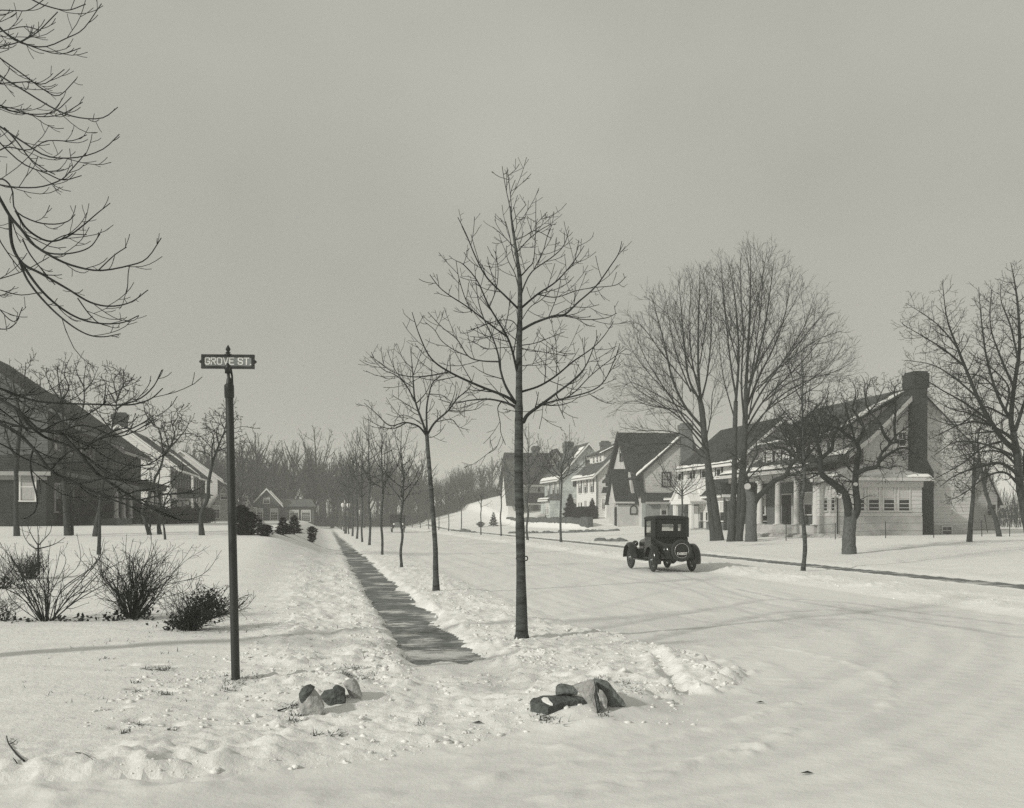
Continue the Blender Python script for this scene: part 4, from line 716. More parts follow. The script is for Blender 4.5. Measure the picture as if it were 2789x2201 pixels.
# ---- the near tree whose trunk stands outside the picture on the left
def near_tree():
    rng = random.Random(77); x, y = -9.6, 11.4; base = Vector((x, y, real_ground(x, y))); b = np.array(base)
    TW = [dict(dens=4.4, ang=40, len=.5, taper=.3, up=.4, kink=.06, rmin=.0040, rr=.5, rmax=.011, u0=.3, n=6, flat=.6), dict(dens=5.5, ang=46, len=.16, taper=.3, up=.35, kink=.08, rmin=.0034, rmax=.006, n=4, flat=.8), dict(dens=3, ang=50, len=.06, up=.2, kink=.1, rmin=.0032, n=3)]
    E = lambda *p: z2(p, 0, 0, 1.798)
    N = lambda *p: z2(p, 0, 850, 2.627)
    top = [(E((-60, 90), (0, 140), (90, 205), (215, 230), (330, 185), (410, 140), (497, 18)), .016, .3), (E((-60, 232), (0, 228), (95, 205), (180, 160), (283, 58)), .012, -.3), (E((-60, 240), (0, 285), (120, 370), (215, 440), (290, 468), (375, 385)), .012, .6), (E((-70, 310), (0, 370), (120, 445), (270, 535), (380, 575), (500, 578), (577, 525)), .017, -.2),
           (E((-50, 490), (0, 515), (60, 545), (170, 560), (270, 545), (350, 475)), .013, .5), (E((-50, 590), (0, 620), (120, 700), (230, 765), (370, 772), (500, 733), (585, 657)), .019, 0), (E((-50, 890), (0, 905), (90, 918), (200, 915), (300, 880), (350, 830), (420, 750)), .014, -.5), (E((-30, 660), (0, 700), (110, 800), (230, 850), (310, 882), (400, 860)), .012, .3),
           (E((20, 625), (80, 690), (150, 780), (220, 830), (270, 855)), .01, .1), (E((-40, 870), (20, 880), (60, 930), (75, 1030), (170, 1085), (260, 1098), (330, 1085), (368, 1050)), .015, -.2),
           (E((-40, 920), (0, 975), (50, 1060), (110, 1130), (160, 1195), (270, 1265), (370, 1305), (490, 1325), (635, 1300), (720, 1265), (790, 1165)), .034, .1), (E((48, 1055), (60, 1200), (110, 1290), (200, 1340), (330, 1415), (440, 1480), (540, 1500), (640, 1480), (725, 1420)), .022, .3),
           (E((100, 1285), (200, 1420), (300, 1510), (400, 1565), (500, 1585), (600, 1580), (680, 1545)), .017, .5), (E((95, 1280), (140, 1380), (230, 1490), (330, 1580), (420, 1635), (500, 1650), (590, 1635)), .015, -.1), (E((75, 1030), (130, 1120), (230, 1180), (320, 1165), (400, 1110), (470, 1050), (540, 995)), .015, .5),
           (E((110, 1170), (150, 1250), (230, 1350), (270, 1395)), .01, .3), (E((158, 1195), (240, 1240), (350, 1240), (440, 1210), (490, 1145)), .012, .2), (E((-50, 60), (0, 50), (80, 52), (150, 45), (260, -40)), .01, .4), (E((100, -40), (160, 0), (230, 30), (330, 50), (420, 20)), .01, .1),
           (E((-50, 1370), (0, 1365), (120, 1325), (240, 1260)), .01, .8), (E((-50, 1410), (0, 1420), (100, 1445), (210, 1430)), .009, .9), (E((-50, 1080), (0, 1180), (60, 1270), (110, 1330)), .014, .2), (E((-40, 100), (40, 170), (150, 225), (290, 265), (395, 235)), .009, .7), (E((-40, 400), (60, 405), (150, 400), (220, 410), (315, 340)), .010, .9), (E((-30, 520), (60, 530), (180, 570), (300, 560), (405, 500)), .009, .2),
           (E((-60, 160), (20, 150), (120, 130), (200, 150)), .008, 1.0), (E((-40, 740), (40, 720), (140, 735), (230, 690), (350, 690), (425, 660)), .010, .8), (E((200, 1230), (260, 1180), (330, 1150), (425, 1150)), .008, .4), (E((380, 1460), (430, 1530), (480, 1580), (540, 1600)), .008, .2), (E((635, 1300), (628, 1340), (625, 1400), (618, 1440)), .006, .1), (E((480, 1325), (560, 1250), (620, 1210)), .008, .2),
           (E((-40, 1480), (40, 1560), (80, 1570), (110, 1505)), .009, .9), (E((-30, 1600), (40, 1610), (80, 1580)), .008, .7)]
    low = [(N((-120, 500), (0, 545), (150, 605), (280, 640), (500, 655), (700, 660), (850, 665), (1000, 620), (1100, 530), (1158, 415)), .022, .2), (N((840, 665), (960, 660), (1080, 620), (1165, 545)), .010, .3), (N((-120, 530), (0, 620), (130, 700), (280, 840), (430, 860), (620, 940), (760, 1040), (900, 1090), (1050, 1095), (1200, 1000)), .028, -.2),
           (N((-120, 780), (0, 800), (130, 870), (260, 1000), (360, 1130), (520, 1210), (680, 1290), (850, 1330), (1010, 1340), (1150, 1310), (1370, 1285)), .034, -.5), (N((-120, 760), (0, 780), (200, 830), (420, 850), (560, 810), (680, 830), (820, 890), (950, 860), (1120, 760)), .022, .1), (N((240, 980), (218, 1060), (230, 1180), (265, 1330), (252, 1420), (215, 1460)), .013, -.5),
           (N((360, 1130), (480, 1010), (600, 960), (760, 880)), .012, -.2), (N((430, 860), (560, 1000), (700, 1160), (850, 1260), (1000, 1360), (1130, 1420), (1270, 1480)), .02, -.3), (N((600, 990), (700, 910), (850, 840), (960, 830)), .012, 0), (N((740, 660), (750, 600), (755, 530)), .009, .2), (N((330, 1090), (450, 1080), (600, 1075), (730, 1090)), .012, -.4),
           (N((560, 1230), (700, 1200), (830, 1150), (930, 1080)), .012, -.4), (N((850, 1330), (980, 1280), (1100, 1260), (1250, 1200)), .010, -.4), (N((130, 700), (200, 800), (330, 900), (500, 960), (650, 1060), (800, 1160), (930, 1210), (1060, 1200)), .018, .3), (N((-100, 900), (40, 960), (160, 1040), (300, 1100), (450, 1180)), .016, .4), (N((-80, 640), (60, 740), (160, 820), (230, 860), (330, 850)), .014, .5),
           (N((300, 850), (440, 780), (560, 760), (700, 690), (760, 640)), .009, .4), (N((620, 940), (740, 900), (880, 860), (1010, 800), (1100, 740)), .010, .1), (N((1010, 1340), (1100, 1400), (1200, 1420)), .009, -.5), (N((180, 720), (210, 690), (150, 640), (110, 600)), .010, .3), (N((700, 1290), (800, 1340), (930, 1390), (1060, 1480)), .012, -.3)]
    tp = [b, b + (0.05, 0, 1.2), b + (0, .05, 2.8), b + (.1, 0, 4.8), b + (.05, 0, 7), b + (0, .1, 9.5)]
    def bld(w, c, r):
        for lst, dd in ((top, 10.6), (low, 9.6)):
            for pts, r0, off in lst:
                P = px_line(pts, dd + off * .3, dd + off, rng, .02)
                if pts[0][0] < -8:                    # comes in from the trunk
                    s0 = P[0]; ht = min(9, max(1.6, s0[2] + .9)); att = np.array((x, y, ht)); nn = max(3, int(np.linalg.norm(att - s0) / .35)); P = [att + (s0 - att) * (k_ / nn) + np.array((0, 0, .5 * math.sin(math.pi * k_ / nn))) for k_ in range(nn)] + P; rs = r0 * 1.15
                    n2 = 3 * len(P); c2 = catmull([q - b for q in P], n2); u = np.linspace(0, 1, n2); rad = rs + (.005 - rs) * u ** .8
                    w.add(c2.tolist(), rad.tolist(), 6); grow(w, c2[n2 // 2:].tolist(), rad[n2 // 2:].tolist(), rng, TW)
                else: limb(w, [q - b for q in P], r0 * .8, .005, rng, TW, k=5)
    tree('near_tree', base, tp, [.27, .24, .22, .19, .13, .05], bld, 'near bare tree whose drooping branches hang in from the left edge', 'tree', None, 'bark', 'twig', 1.4, .03, 12)
near_tree()

# ------------------------------------------------------------------ saplings, shrubs, evergreens
def shrub(foot_px, n, h, spread, label, seed, dens=1.0, rad=.011, lean=0, low=.25, lab_cat='shrub', group='shrubs on the left lawn', arch=0.0):
    rng = random.Random(seed); base = foot(*foot_px); w = Wood()
    TW = [dict(dens=7.5 * dens, ang=38, len=.4, taper=.45, up=.2, kink=.16, rmin=.0032, rr=.6, rmax=.006, u0=.12, n=5), dict(dens=10.0 * dens, ang=52, len=.2, taper=.3, up=.05, kink=.3, rmin=.0026, n=4)]
    for i in range(n):
        a = rng.random() * 6.283; sp = spread * (rng.random() ** .6); hh = h * rng.uniform(low + .3, 1.05) * (1 - .35 * (sp / spread) ** 2)
        x, y = math.cos(a) * sp + lean, math.sin(a) * sp; f = rng.uniform(.03, .1)
        P = [(x * f, y * f, -.04), (x * .33 + rng.gauss(0, .06), y * .35 + rng.gauss(0, .05), hh * (.36 + arch + rng.gauss(0, .04))), (x * .7 + rng.gauss(0, .1), y * .72 + rng.gauss(0, .08), hh * (.72 + arch + rng.gauss(0, .05))), (x, y, hh)]
        limb(w, P, rad * rng.uniform(.6, 1.1), .0032, rng, TW, k=4)
    root = empty('shrub', base, 0, label, lab_cat, group); put('stems', w.mesh('stems'), M['twig'], root); return root
def leaf_clump(root, pts, n, sz, seed, m='leaf', name='leaves', sx=.2, sy=.2, sz_=.12):
    rng = random.Random(seed); v = []; q = []
    for c in pts:
        for i in range(n):
            p = Vector((c[0] + rng.gauss(0, sx), c[1] + rng.gauss(0, sy), abs(c[2] + rng.gauss(0, sz_)))); s_ = sz * rng.uniform(.5, 1.3)
            a = Vector((rng.gauss(0, 1), rng.gauss(0, 1), rng.gauss(0, 1))).normalized(); b = a.orthogonal().normalized() * s_ * .5; a = a * s_; b0 = len(v)
            v += [tuple(p - a), tuple(p + b + Vector((0, 0, s_ * .3))), tuple(p + a), tuple(p - b)]; q.append((b0, b0 + 1, b0 + 2, b0 + 3))
    return put(name, np_mesh(name, v, q, False), M[m], root)
V = lambda x, y: (x / 3.381, 1450 + y / 3.381)          # pixels of a detail view of the left lawn
sh = shrub(V(430, 815), 34, 1.75, 1.55, 'wide open shrub with long straight bare canes, leftmost of the large ones on the lawn', 71, .55, .012, 0, .3)
leaf_clump(sh, [(x, y, .03) for x, y in ((-.75, -.2), (-.5, -.25), (-.3, -.2), (.3, -.2), (.5, -.15), (.7, -.1), (1.05, 0))], 14, .045, 1, sx=.1, sy=.08, sz_=.05)
sh = shrub(V(1215, 795), 64, 1.32, .9, 'dense dark many-stemmed shrub in the middle of the left lawn', 72, .8, .011, 0, .3)
shrub(V(1200, 790), 16, 1.6, 1.75, 'loose arching canes standing round the dense dark shrub on the left lawn', 73, .6, .009, .1, .25)
leaf_clump(sh, [(-.1, -.1, .06), (.15, -.18, .05), (.25, -.1, .12), (-.2, -.25, .04), (.3, -.2, .08)], 30, .04, 2, sx=.1, sy=.08, sz_=.06)
sh = shrub(V(1740, 900), 60, .78, .8, 'low leafy dark bush nearest the sign post', 74, .8, .008, .25, .3)
leaf_clump(sh, [(-.08, 0, .05), (0, -.05, .1), (-.2, 0, .08), (.1, .1, .25), (.2, .2, .35), (.3, .2, .3), (.05, .1, .18), (.35, .25, .4), (.15, .2, .45)], 120, .032, 3, sx=.1, sy=.1, sz_=.09)
leaf_clump(sh, [(-.45, .6, .05), (-.3, .7, .1), (-.2, .7, .06)], 30, .035, 4, sx=.1, sy=.1, sz_=.04)
sh = shrub(V(40, 810), 16, .45, .28, 'tiny tuft of bare stems at the left edge of the lawn', 75, .9, .006); leaf_clump(sh, [(0, 0, .08)], 30, .03, 5, sx=.06, sy=.06)
sh = shrub(V(20, 520), 26, .9, .9, 'ragged weed patch with seed heads at the left edge behind the open shrub', 76, .8, .007); leaf_clump(sh, [(0, 0, .12), (-.3, 0, .1), (.3, 0, .1)], 90, .035, 6, sx=.16, sy=.1, sz_=.08)
sh = shrub(V(280, 430), 40, .75, .5, 'round twiggy bush at the foot of the young sapling', 78, .9, .007); leaf_clump(sh, [(0, 0, .2), (.15, 0, .3), (-.1, 0, .1)], 150, .03, 7, sx=.13, sy=.12, sz_=.1)
def sapling(foot_px, trunk, r, limbs, label, seed, tw=.6):
    rng = random.Random(seed); base = foot(*foot_px); D = base.y; b = np.array(base); tp = px_line(trunk, D, D); tp[0] = b.copy()
    TW = [dict(dens=3.2 * tw, ang=42, len=.45, taper=.4, up=.2, kink=.1, rmin=.006, rmax=.01, u0=.2), dict(dens=3 * tw, ang=45, len=.18, up=.2, kink=.1, rmin=.005, n=4)]
    def bld(w, c, rr):
        for pts, r0, off in limbs: limb(w, [q - b for q in px_line(pts, D, D + off, rng, .05)], r0, .006, rng, TW, k=4)
    return tree('sapling', base, tp, r, bld, label, 'tree', None, 'bark', 'twig', 1.2, .03, 8)
sapling(V(355, 390), [V(355, 390), V(353, 260), V(352, 150), V(352, 100)], [.035, .03, .028, .02], [([V(352, 150), V(330, 150), V(270, 110), V(220, 30), V(200, -60)], .018, -.3), ([V(354, 150), V(440, 130), V(520, 100), V(600, 45)], .018, .3), ([V(352, 120), V(310, 60), V(270, -20), V(240, -100)], .016, .3), ([V(354, 120), V(400, 70), V(460, 0), V(480, -80)], .016, -.3), ([V(352, 100), V(350, 0), V(340, -110)], .014, 0)],
        'young sapling with a few upturned limbs among the shrubs on the left lawn', 81, .7)
sapling(V(910, 205), [V(910, 205), V(915, 40), (272, 1400), (274, 1360)], [.07, .06, .045, .03], [([(273, 1400), (245, 1370), (215, 1350)], .02, .4), ([(274, 1380), (310, 1360), (345, 1320)], .02, -.3), ([(274, 1360), (272, 1310), (265, 1270)], .018, .2), ([(272, 1410), (310, 1395), (340, 1370)], .016, .4)],
        'thin dark sapling standing alone on the left lawn before the house hedge', 82, .6)
sapling((450, 1470), [(450, 1470), (447, 1440), (444, 1425)], [.05, .04, .03], [([(444, 1430), (434, 1415), (425, 1408)], .02, .2), ([(445, 1430), (455, 1415), (462, 1405)], .02, -.2), ([(444, 1425), (445, 1405), (447, 1390)], .018, 0)],
        'little pale sapling at the far edge of the left lawn', 83, .5)

def conifer(foot_px, h, r, label, seed, shape='cone', group='evergreens', name='evergreen', trunk=True, dens=1.0, d=None):
    rng = random.Random(seed); base = foot(*foot_px) if d is None else Vector(d); v = []; q = []
    n = int(3600 * dens * max(.5, r * h / 3)) if shape != 'box' else int(2600 * dens)
    for i in range(n):
        u = rng.random()
        if shape == 'cone': z = h * (.04 + .96 * (1 - (1 - u) ** .55)); rr = r * (1 - z / h) ** .8 * rng.uniform(.35, 1.05) * (.82 + .22 * math.sin(z / h * 34)) + .02
        else: z = h * u; rr = r * math.sqrt(max(.02, 1 - (2 * u - 1) ** 2)) * rng.uniform(.1, 1.0) * (1 + .25 * math.sin(7 * u + seed))
        a = rng.random() * 6.283; p = Vector((math.cos(a) * rr, math.sin(a) * rr, z)); o = Vector((math.cos(a), math.sin(a), rng.uniform(-.35, .45))).normalized()
        L_ = rng.uniform(.08, .2) * (h / 2.2) ** .5; sd_ = Vector((-math.sin(a), math.cos(a), rng.uniform(-.6, .6))).normalized() * L_ * (.22 if shape == 'cone' else .5); b0 = len(v)
        v += [tuple(p - o * L_ * .5), tuple(p + sd_), tuple(p + o * L_), tuple(p - sd_)]; q.append((b0, b0 + 1, b0 + 2, b0 + 3))
    root = empty(name, base, 0, label, 'bush' if shape != 'cone' else 'evergreen', group); put('crown', np_mesh('crown', v, q, False), M['needle'], root)
    if trunk and shape == 'cone': m = MB(); m.tube([(0, 0, -.05), (0, 0, h * .7)], [.05, .02], 6); m.build('trunk', M['bark'], root)
    return root
Z6 = lambda x, y: (600 + x / 6.57, 1220 + y / 6.57); Z7 = lambda x, y: (880 + x / 4.16, 1200 + y / 4.16)
conifer(Z6(1120, 1560), .85, .48, 'dark bushy evergreen, left of the two at the far edge of the left lawn', 91, dens=1.3)
conifer(Z6(1320, 1545), 1.05, .5, 'taller dark bushy evergreen, right of the two at the far edge of the left lawn', 92, dens=1.3)
conifer(Z6(520, 1560), 1.0, .62, 'broad dark rhododendron bush right of the sign post', 93, 'ball', dens=1.0)
conifer(Z6(380, 1560), 1.3, .5, 'tall dark rhododendron bush just beside the sign post', 94, 'ball', dens=1.0)
conifer(Z6(800, 1580), .5, .42, 'low dark bush left of the two bushy evergreens', 95, 'ball', dens=.8)
conifer(Z6(1640, 1690), .85, .28, 'ragged dark bush beside the far part of the swept walk', 96, 'ball', dens=.45)
conifer(Z7(1930, 975), 2.1, .75, 'small conical spruce on the lawn across the street', 97, dens=1.2)
conifer(Z7(1785, 985), .8, .6, 'clipped round evergreen beside the small spruce', 98, 'ball')

# clipped hedges and the loose planting at the foot of the left-hand houses
def hedge(name, t0, s0, t1, s1, w, h, label, seed, n, m='hedge', cat='hedge', wob=.3):
    rng = random.Random(seed); p0, p1 = stand(t0, s0), stand(t1, s1); v = []; q = []; dv = (p1 - p0); ln = math.hypot(dv.x, dv.y); nn = Vector((-dv.y, dv.x, 0)).normalized()
    for i in range(n):
        u = rng.random(); z = h * rng.random() ** .8 * (1 + wob * math.sin(u * ln * 1.3 + seed) * .6 + wob * math.sin(u * ln * 3.1) * .4); p = dv * u + nn * rng.uniform(-.5, .5) * w + Vector((0, 0, z))
        o = Vector((rng.gauss(0, 1), rng.gauss(0, 1), rng.gauss(0, .8))).normalized(); L_ = rng.uniform(.06, .16) * 1.4; sd_ = o.orthogonal().normalized() * L_ * .3; b0 = len(v)
        v += [tuple(p - o * L_), tuple(p + sd_), tuple(p + o * L_), tuple(p - sd_)]; q.append((b0, b0 + 1, b0 + 2, b0 + 3))
    o = put(name, np_mesh(name, v, q, False), M[m], None, p0); tag(o, label, cat); return o
hedge('hedge', -15.2, 69, -14.6, 84, 1.2, 1.3, 'dark hedge along the foundation of the left-hand brick house', 1, 6000)
hedge('hedge', -14.4, 85, -14.0, 103, 1.3, 1.25, 'dark hedge under the windows of the second left-hand house', 2, 6000)
hedge('hedge', -13.4, 105, -12.5, 132, 1.4, 1.2, 'dark hedge before the white-gabled left-hand house', 3, 6000)
hedge('hedge', -11.8, 80, -9.5, 98, 1.2, 1.0, 'loose dark shrub border at the far edge of the left lawn', 4, 4500, wob=.5)

# ------------------------------------------------------------------ the bare woods closing the street, and trees in front of them
def wood_tree(seed, H, kind):
    rng = random.Random(seed); w = Wood()
    TW = [dict(dens=1.15, ang=32, len=.30, rel=True, taper=.4, up=.3, kink=.12, rmin=.03, rr=.55, rmax=.09, u0=.2, n=5), dict(dens=2.1, ang=36, len=.42, rel=True, taper=.3, up=.2, kink=.15, rmin=.021, n=4), dict(dens=2.3, ang=38, len=.5, rel=True, up=.15, kink=.15, rmin=.017, n=3)]
    limb(w, [(0, 0, -.3), (.1, 0, H * .3), (rng.uniform(-.4, .4), .1, H * .6), (rng.uniform(-.6, .6), 0, H * .95)], .024 * H, .03, rng, TW, k=6); nl = 11
    for i in range(nl):
        f = i / nl; a = i * 2.4 + rng.random(); z = H * (.25 + .5 * f) if kind == 'wood' else H * (.12 + .4 * f); R = H * (.3 - .17 * f) * rng.uniform(.8, 1.2) * (1 if kind == 'wood' else .85)
        top = z + (H * .97 - z) * rng.uniform(.55, 1.0); limb(w, [(0, 0, z), (math.cos(a) * R * .4, math.sin(a) * R * .4, z + (top - z) * .35), (math.cos(a) * R * .8, math.sin(a) * R * .8, z + (top - z) * .75), (math.cos(a) * R, math.sin(a) * R, top)], .011 * H, .022, rng, TW, k=4)
    return w
WV = [wood_tree(100 + i, h, kd) for i, (h, kd) in enumerate(((14, 'wood'), (16, 'wood'), (17, 'vase'), (13, 'wood')))]
WA = [w.arrays() for w in WV]
def woods(name, spots, label, seed):
    rng = random.Random(seed); VV = []; QQ = []; b = 0
    for (t, s, sc) in spots:
        v, q = WA[rng.randrange(4)]; a = rng.random() * 6.28; c, s_ = math.cos(a) * sc, math.sin(a) * sc; p = stand(t, s)
        VV.append(np.stack([v[:, 0] * c - v[:, 1] * s_ + p.x, v[:, 0] * s_ + v[:, 1] * c + p.y, v[:, 2] * sc + p.z], -1)); QQ.append(q + b); b += len(v)
    o = put(name, np_mesh(name, np.concatenate(VV), np.concatenate(QQ)), M['ftwig']); tag(o, label, 'woods', None, 'stuff')
rw = random.Random(9)
woods('woods', [(rw.uniform(-75, 19), rw.uniform(222, 300), rw.uniform(.75, 1.1)) for i in range(130)] + [(rw.uniform(-30, 22), rw.uniform(208, 235), rw.uniform(.6, .95)) for i in range(36)], 'far bare woods closing the end of the street', 3)
woods('woods', [(rw.uniform(17, 36), rw.uniform(222, 245), rw.uniform(.38, .55)) for i in range(40)], 'bare woods along the crest of the white hill', 8)
woods('woods', [(rw.uniform(19, 42), rw.uniform(265, 310), rw.uniform(.4, .6)) for i in range(24)] + [(rw.uniform(-75, -8), rw.uniform(185, 240), rw.uniform(.75, 1.0)) for i in range(64)] + [(rw.uniform(-60, -9), rw.uniform(180, 205), rw.uniform(.65, .9)) for i in range(34)], 'bare woods behind the white hill and behind the far left-hand houses', 4)
woods('woods', [(rw.uniform(55, 120), rw.uniform(100, 150), rw.uniform(.5, .8)) for i in range(40)], 'bare trees massed beyond the house with the big chimney', 6)
def brush(name, spots, label, seed):
    rng = random.Random(seed); w = Wood()
    for (t, s, h) in spots:
        p = stand(t, s)
        for k in range(26):
            x, y = p.x + rng.gauss(0, 1.6), p.y + rng.gauss(0, 1.2); dx, dy = rng.gauss(0, .5), rng.gauss(0, .5); hh = h * rng.uniform(.3, 1)
            w.add([(x, y, p.z - .3), (x + dx * .4, y + dy * .4, p.z + hh * .5), (x + dx, y + dy, p.z + hh)], [.035, .028, .016], 3)
    o = put(name, w.mesh(name), M['ftwig']); tag(o, label, 'undergrowth', None, 'stuff')
brush('undergrowth', [(rw.uniform(-40, 18), rw.uniform(200, 225), rw.uniform(2, 5)) for i in range(260)] + [(rw.uniform(17, 36), rw.uniform(212, 232), rw.uniform(1.5, 3.5)) for i in range(160)] + [(rw.uniform(58, 120), rw.uniform(100, 140), rw.uniform(2, 5)) for i in range(160)], 'bare brush under the far woods', 5)
wm = [put('wood_tree_data', w.mesh('crown'), M['ftwig']) for w in WV]
WM = [o.data for o in wm]
for o in wm: bpy.data.objects.remove(o)
def far_tree(px, s_or_d, H, v, label, group='tall trees near the end of the street'):
    x = (px - CX) / F * s_or_d; base = Vector((x, s_or_d, real_ground(x, s_or_d))); root = empty('bare_tree', base, v * 1.3 + px, label, 'tree', group); sc = H / (14, 16, 17, 13)[v % 4]
    m = MB(); m.tube([(0, 0, -.2), (.05, 0, H * .16), (.1, 0, H * .32)], [.028 * H, .022 * H, .018 * H], 8); m.build('trunk', M['bark'], root)
    o = bpy.data.objects.new('crown', WM[v % 4]); COL.objects.link(o); o.parent = root; o.scale = (sc,) * 3
for px, d, H, v, lab in ((856, 185, 17.5, 2, 'tallest pale bare tree at the end of the swept walk'), (838, 190, 15, 2, 'bare tree close on the left of the tallest pale one'), (905, 178, 12, 0, 'bare tree just right of the far end of the swept walk'), (955, 175, 13, 1, 'dark-crowned bare tree above the farthest street trees of the left row'), (700, 165, 14, 1, 'round-crowned bare tree over the small far house with a snowy gable'), (748, 172, 13, 0, 'bare tree between the small far house and the tallest pale tree'), (655, 150, 12, 3, 'dark bare tree right behind the street sign post'),
                           (800, 182, 14.5, 1, 'bare tree left of the pair at the end of the swept walk'), (990, 188, 12.5, 3, 'bare tree behind the second group of young trees in the left row'), (1040, 200, 13, 0, 'bare tree standing left behind the far motor truck'), (1150, 205, 13.5, 1, 'bare tree at the left foot of the white hill')):
    far_tree(px, d, H, v, lab)

# ------------------------------------------------------------------ houses: coordinates (t, s, z); every house is an Empty with its parts
class House:
    def __init__(self, name, t, s, z, label, cat='house', group=None):
        self.o = (t, s, z); self.root = empty(name, W(t, s, z), A, label, cat, group)
    def part(self, name, mb, m, parent=None): return mb.build(name, m, parent or self.root, self.o)
def window(H, pl, c, face, a0, a1, z0, z1, fm='white', blind=.5, cols=2, rows=0, shut=None, fr=.09, sill=True, bm='blind', arch=False, wg='glass'):
    """a sash window standing on the wall plane pl = c; pl 's' or 't', face +-1 the way it looks"""
    def bx(mb, a, b, za, zb, o0, o1):
        if pl == 's': mb.box((a, c + face * o0, za), (b, c + face * o1, zb))
        else: mb.box((c + face * o0, a, za), (c + face * o1, b, zb))
    m = MB(); bx(m, a0 - fr, a0, z0, z1, -.02, .085); bx(m, a1, a1 + fr, z0, z1, -.02, .085); bx(m, a0 - fr, a1 + fr, z1, z1 + fr * 1.2, -.02, .095)
    if sill: bx(m, a0 - fr - .05, a1 + fr + .05, z0 - .08, z0, -.02, .14)
    zm = (z0 + z1) / 2; bx(m, a0, a1, zm - .03, zm + .03, .0, .06)
    for i in range(1, cols): a = a0 + (a1 - a0) * i / cols; bx(m, a - .016, a + .016, zm + .03, z1, .03, .055); (rows and bx(m, a - .016, a + .016, z0, zm - .03, .03, .055))
    for i in range(1, max(rows, 1)):
        for (lo, hi) in ((z0, zm), (zm, z1)): z = lo + (hi - lo) * i / rows; bx(m, a0, a1, z - .014, z + .014, .03, .052)
    w = H.part('window', m, M[fm]); p = MB(); bx(p, a0, a1, z0, z1, .004, .034); H.part('pane', p, M[wg], w)
    if blind: p = MB(); bx(p, a0 + .02, a1 - .02, z1 - (z1 - z0) * blind, z1, .036, .042); H.part('blind', p, M[bm], w)
    if shut:
        sw = shut
        for a, b in ((a0 - fr - sw, a0 - fr - .01), (a1 + fr + .01, a1 + fr + sw)):
            m = MB(); bx(m, a, b, z0, z1, .0, .05); n = 7
            for i in range(n): bx(m, a + .05, b - .05, z0 + .08 + (z1 - z0 - .16) * i / n, z0 + .08 + (z1 - z0 - .16) * (i + .55) / n, .05, .07)
            H.part('shutter', m, M['shut'])
def gable_house(H, t0, t1, s0, s1, z0, eave, ridge, tr=None, wall='white', roof='roof', face=-1, ov=.45, base=.6, lap=.2, trim='white', band=None, snow=0.0, ovs=.4, mats=None):
    """walls with real boards, two roof slopes along s, fascia boards. face: where the street front looks (-1 towards smaller t)"""
    tr = tr if tr is not None else (t0 + t1) / 2; zb = z0 + base
    m = MB(); pen = [(t0, z0 - .6), (t1, z0 - .6), (t1, eave), (tr, ridge), (t0, eave)]; m.prism_s(pen, s0, s1)
    up = [(t0, zb), (t1, zb), (t1, eave), (tr, ridge), (t0, eave)]
    if lap:
        m.laps('s', s0, -1, up, lap); f = t0 if face < 0 else t1; m.laps('t', f, face, [(s0, zb), (s1, zb), (s1, eave), (s0, eave)], lap)
    H.part('wall', m, M[wall])
    if base > .15: m = MB(); m.box((t0 - .04, s0 - .05, z0 - .6), (t1 + .04, s1 + .05, zb - .01)); H.part('foundation', m, M['conc'])
    def sl(te): k = (ridge - eave) / (tr - te); return k
    m = MB(); th = .16
    for te, sg in ((t0, -1), (t1, 1)):
        k = (ridge - eave) / abs(tr - te); tx = te + sg * ov; zx = eave - k * ov
        m.loft([(tx, s0 - ovs, zx + .05), (tr, s0 - ovs, ridge + .05), (tr, s0 - ovs, ridge + .05 + th), (tx, s0 - ovs, zx + .05 + th)], [(tx, s1 + ovs, zx + .05), (tr, s1 + ovs, ridge + .05), (tr, s1 + ovs, ridge + .05 + th), (tx, s1 + ovs, zx + .05 + th)])
    H.part('roof', m, M[roof])
    m = MB()
    for te, sg in ((t0, -1), (t1, 1)):
        k = (ridge - eave) / abs(tr - te); tx = te + sg * ov; zx = eave - k * ov
        m.loft([(tx, s0 - ovs - .04, zx - .12), (tr, s0 - ovs - .04, ridge - .12), (tr, s0 - ovs - .04, ridge + .16), (tx, s0 - ovs - .04, zx + .16)], [(tx, s0 - ovs, zx - .12), (tr, s0 - ovs, ridge - .12), (tr, s0 - ovs, ridge + .16), (tx, s0 - ovs, zx + .16)])
        m.box((tx - .06, s0 - ovs, zx - .1), (tx + .06, s1 + ovs, zx + .1))
    H.part('fascia', m, M[trim])
    if snow:
        k = (ridge - eave) / abs(tr - (t0 if face < 0 else t1)); f = (t0 if face < 0 else t1); sg = -1 if face < 0 else 1; rng = random.Random(int(abs(s0 * 7)))
        snow_strip(H, [(f + sg * ov, s0 - ovs, eave - k * ov + .21), (f + sg * ov, s1 + ovs, eave - k * ov + .21)], (-sg, 0, k), snow, rng)
    return dict(k=(ridge - eave) / abs(tr - t0), tr=tr, ridge=ridge)
def snow_strip(H, edge, up, width, rng, th=.12, n=40, name='roof_snow'):
    """an uneven ridge of snow lying along an edge, reaching `width` up the slope direction `up`"""
    a, b = Vector(edge[0]), Vector(edge[1]); u = Vector(up).normalized(); rs = []; wv = 1.0
    nv = (b - a).normalized().cross(u); nv = nv if nv.z > 0 else -nv
    for i in range(n + 1):
        wv += rng.uniform(-.3, .3); wv = min(1.3, max(.35, wv)); ww = width * wv; p = a.lerp(b, i / n); h = th * (.6 + .5 * wv) * (.25 if i in (0, n) else 1)
        rs.append([p - u * .05, p - u * .06 + nv * h * .7, p + u * ww * .3 + nv * h, p + u * ww * .75 + nv * h * .6, p + u * ww])
    m = MB(); m.rings(rs, 0, True, True); H.part(name, m, M['roofsnow'])
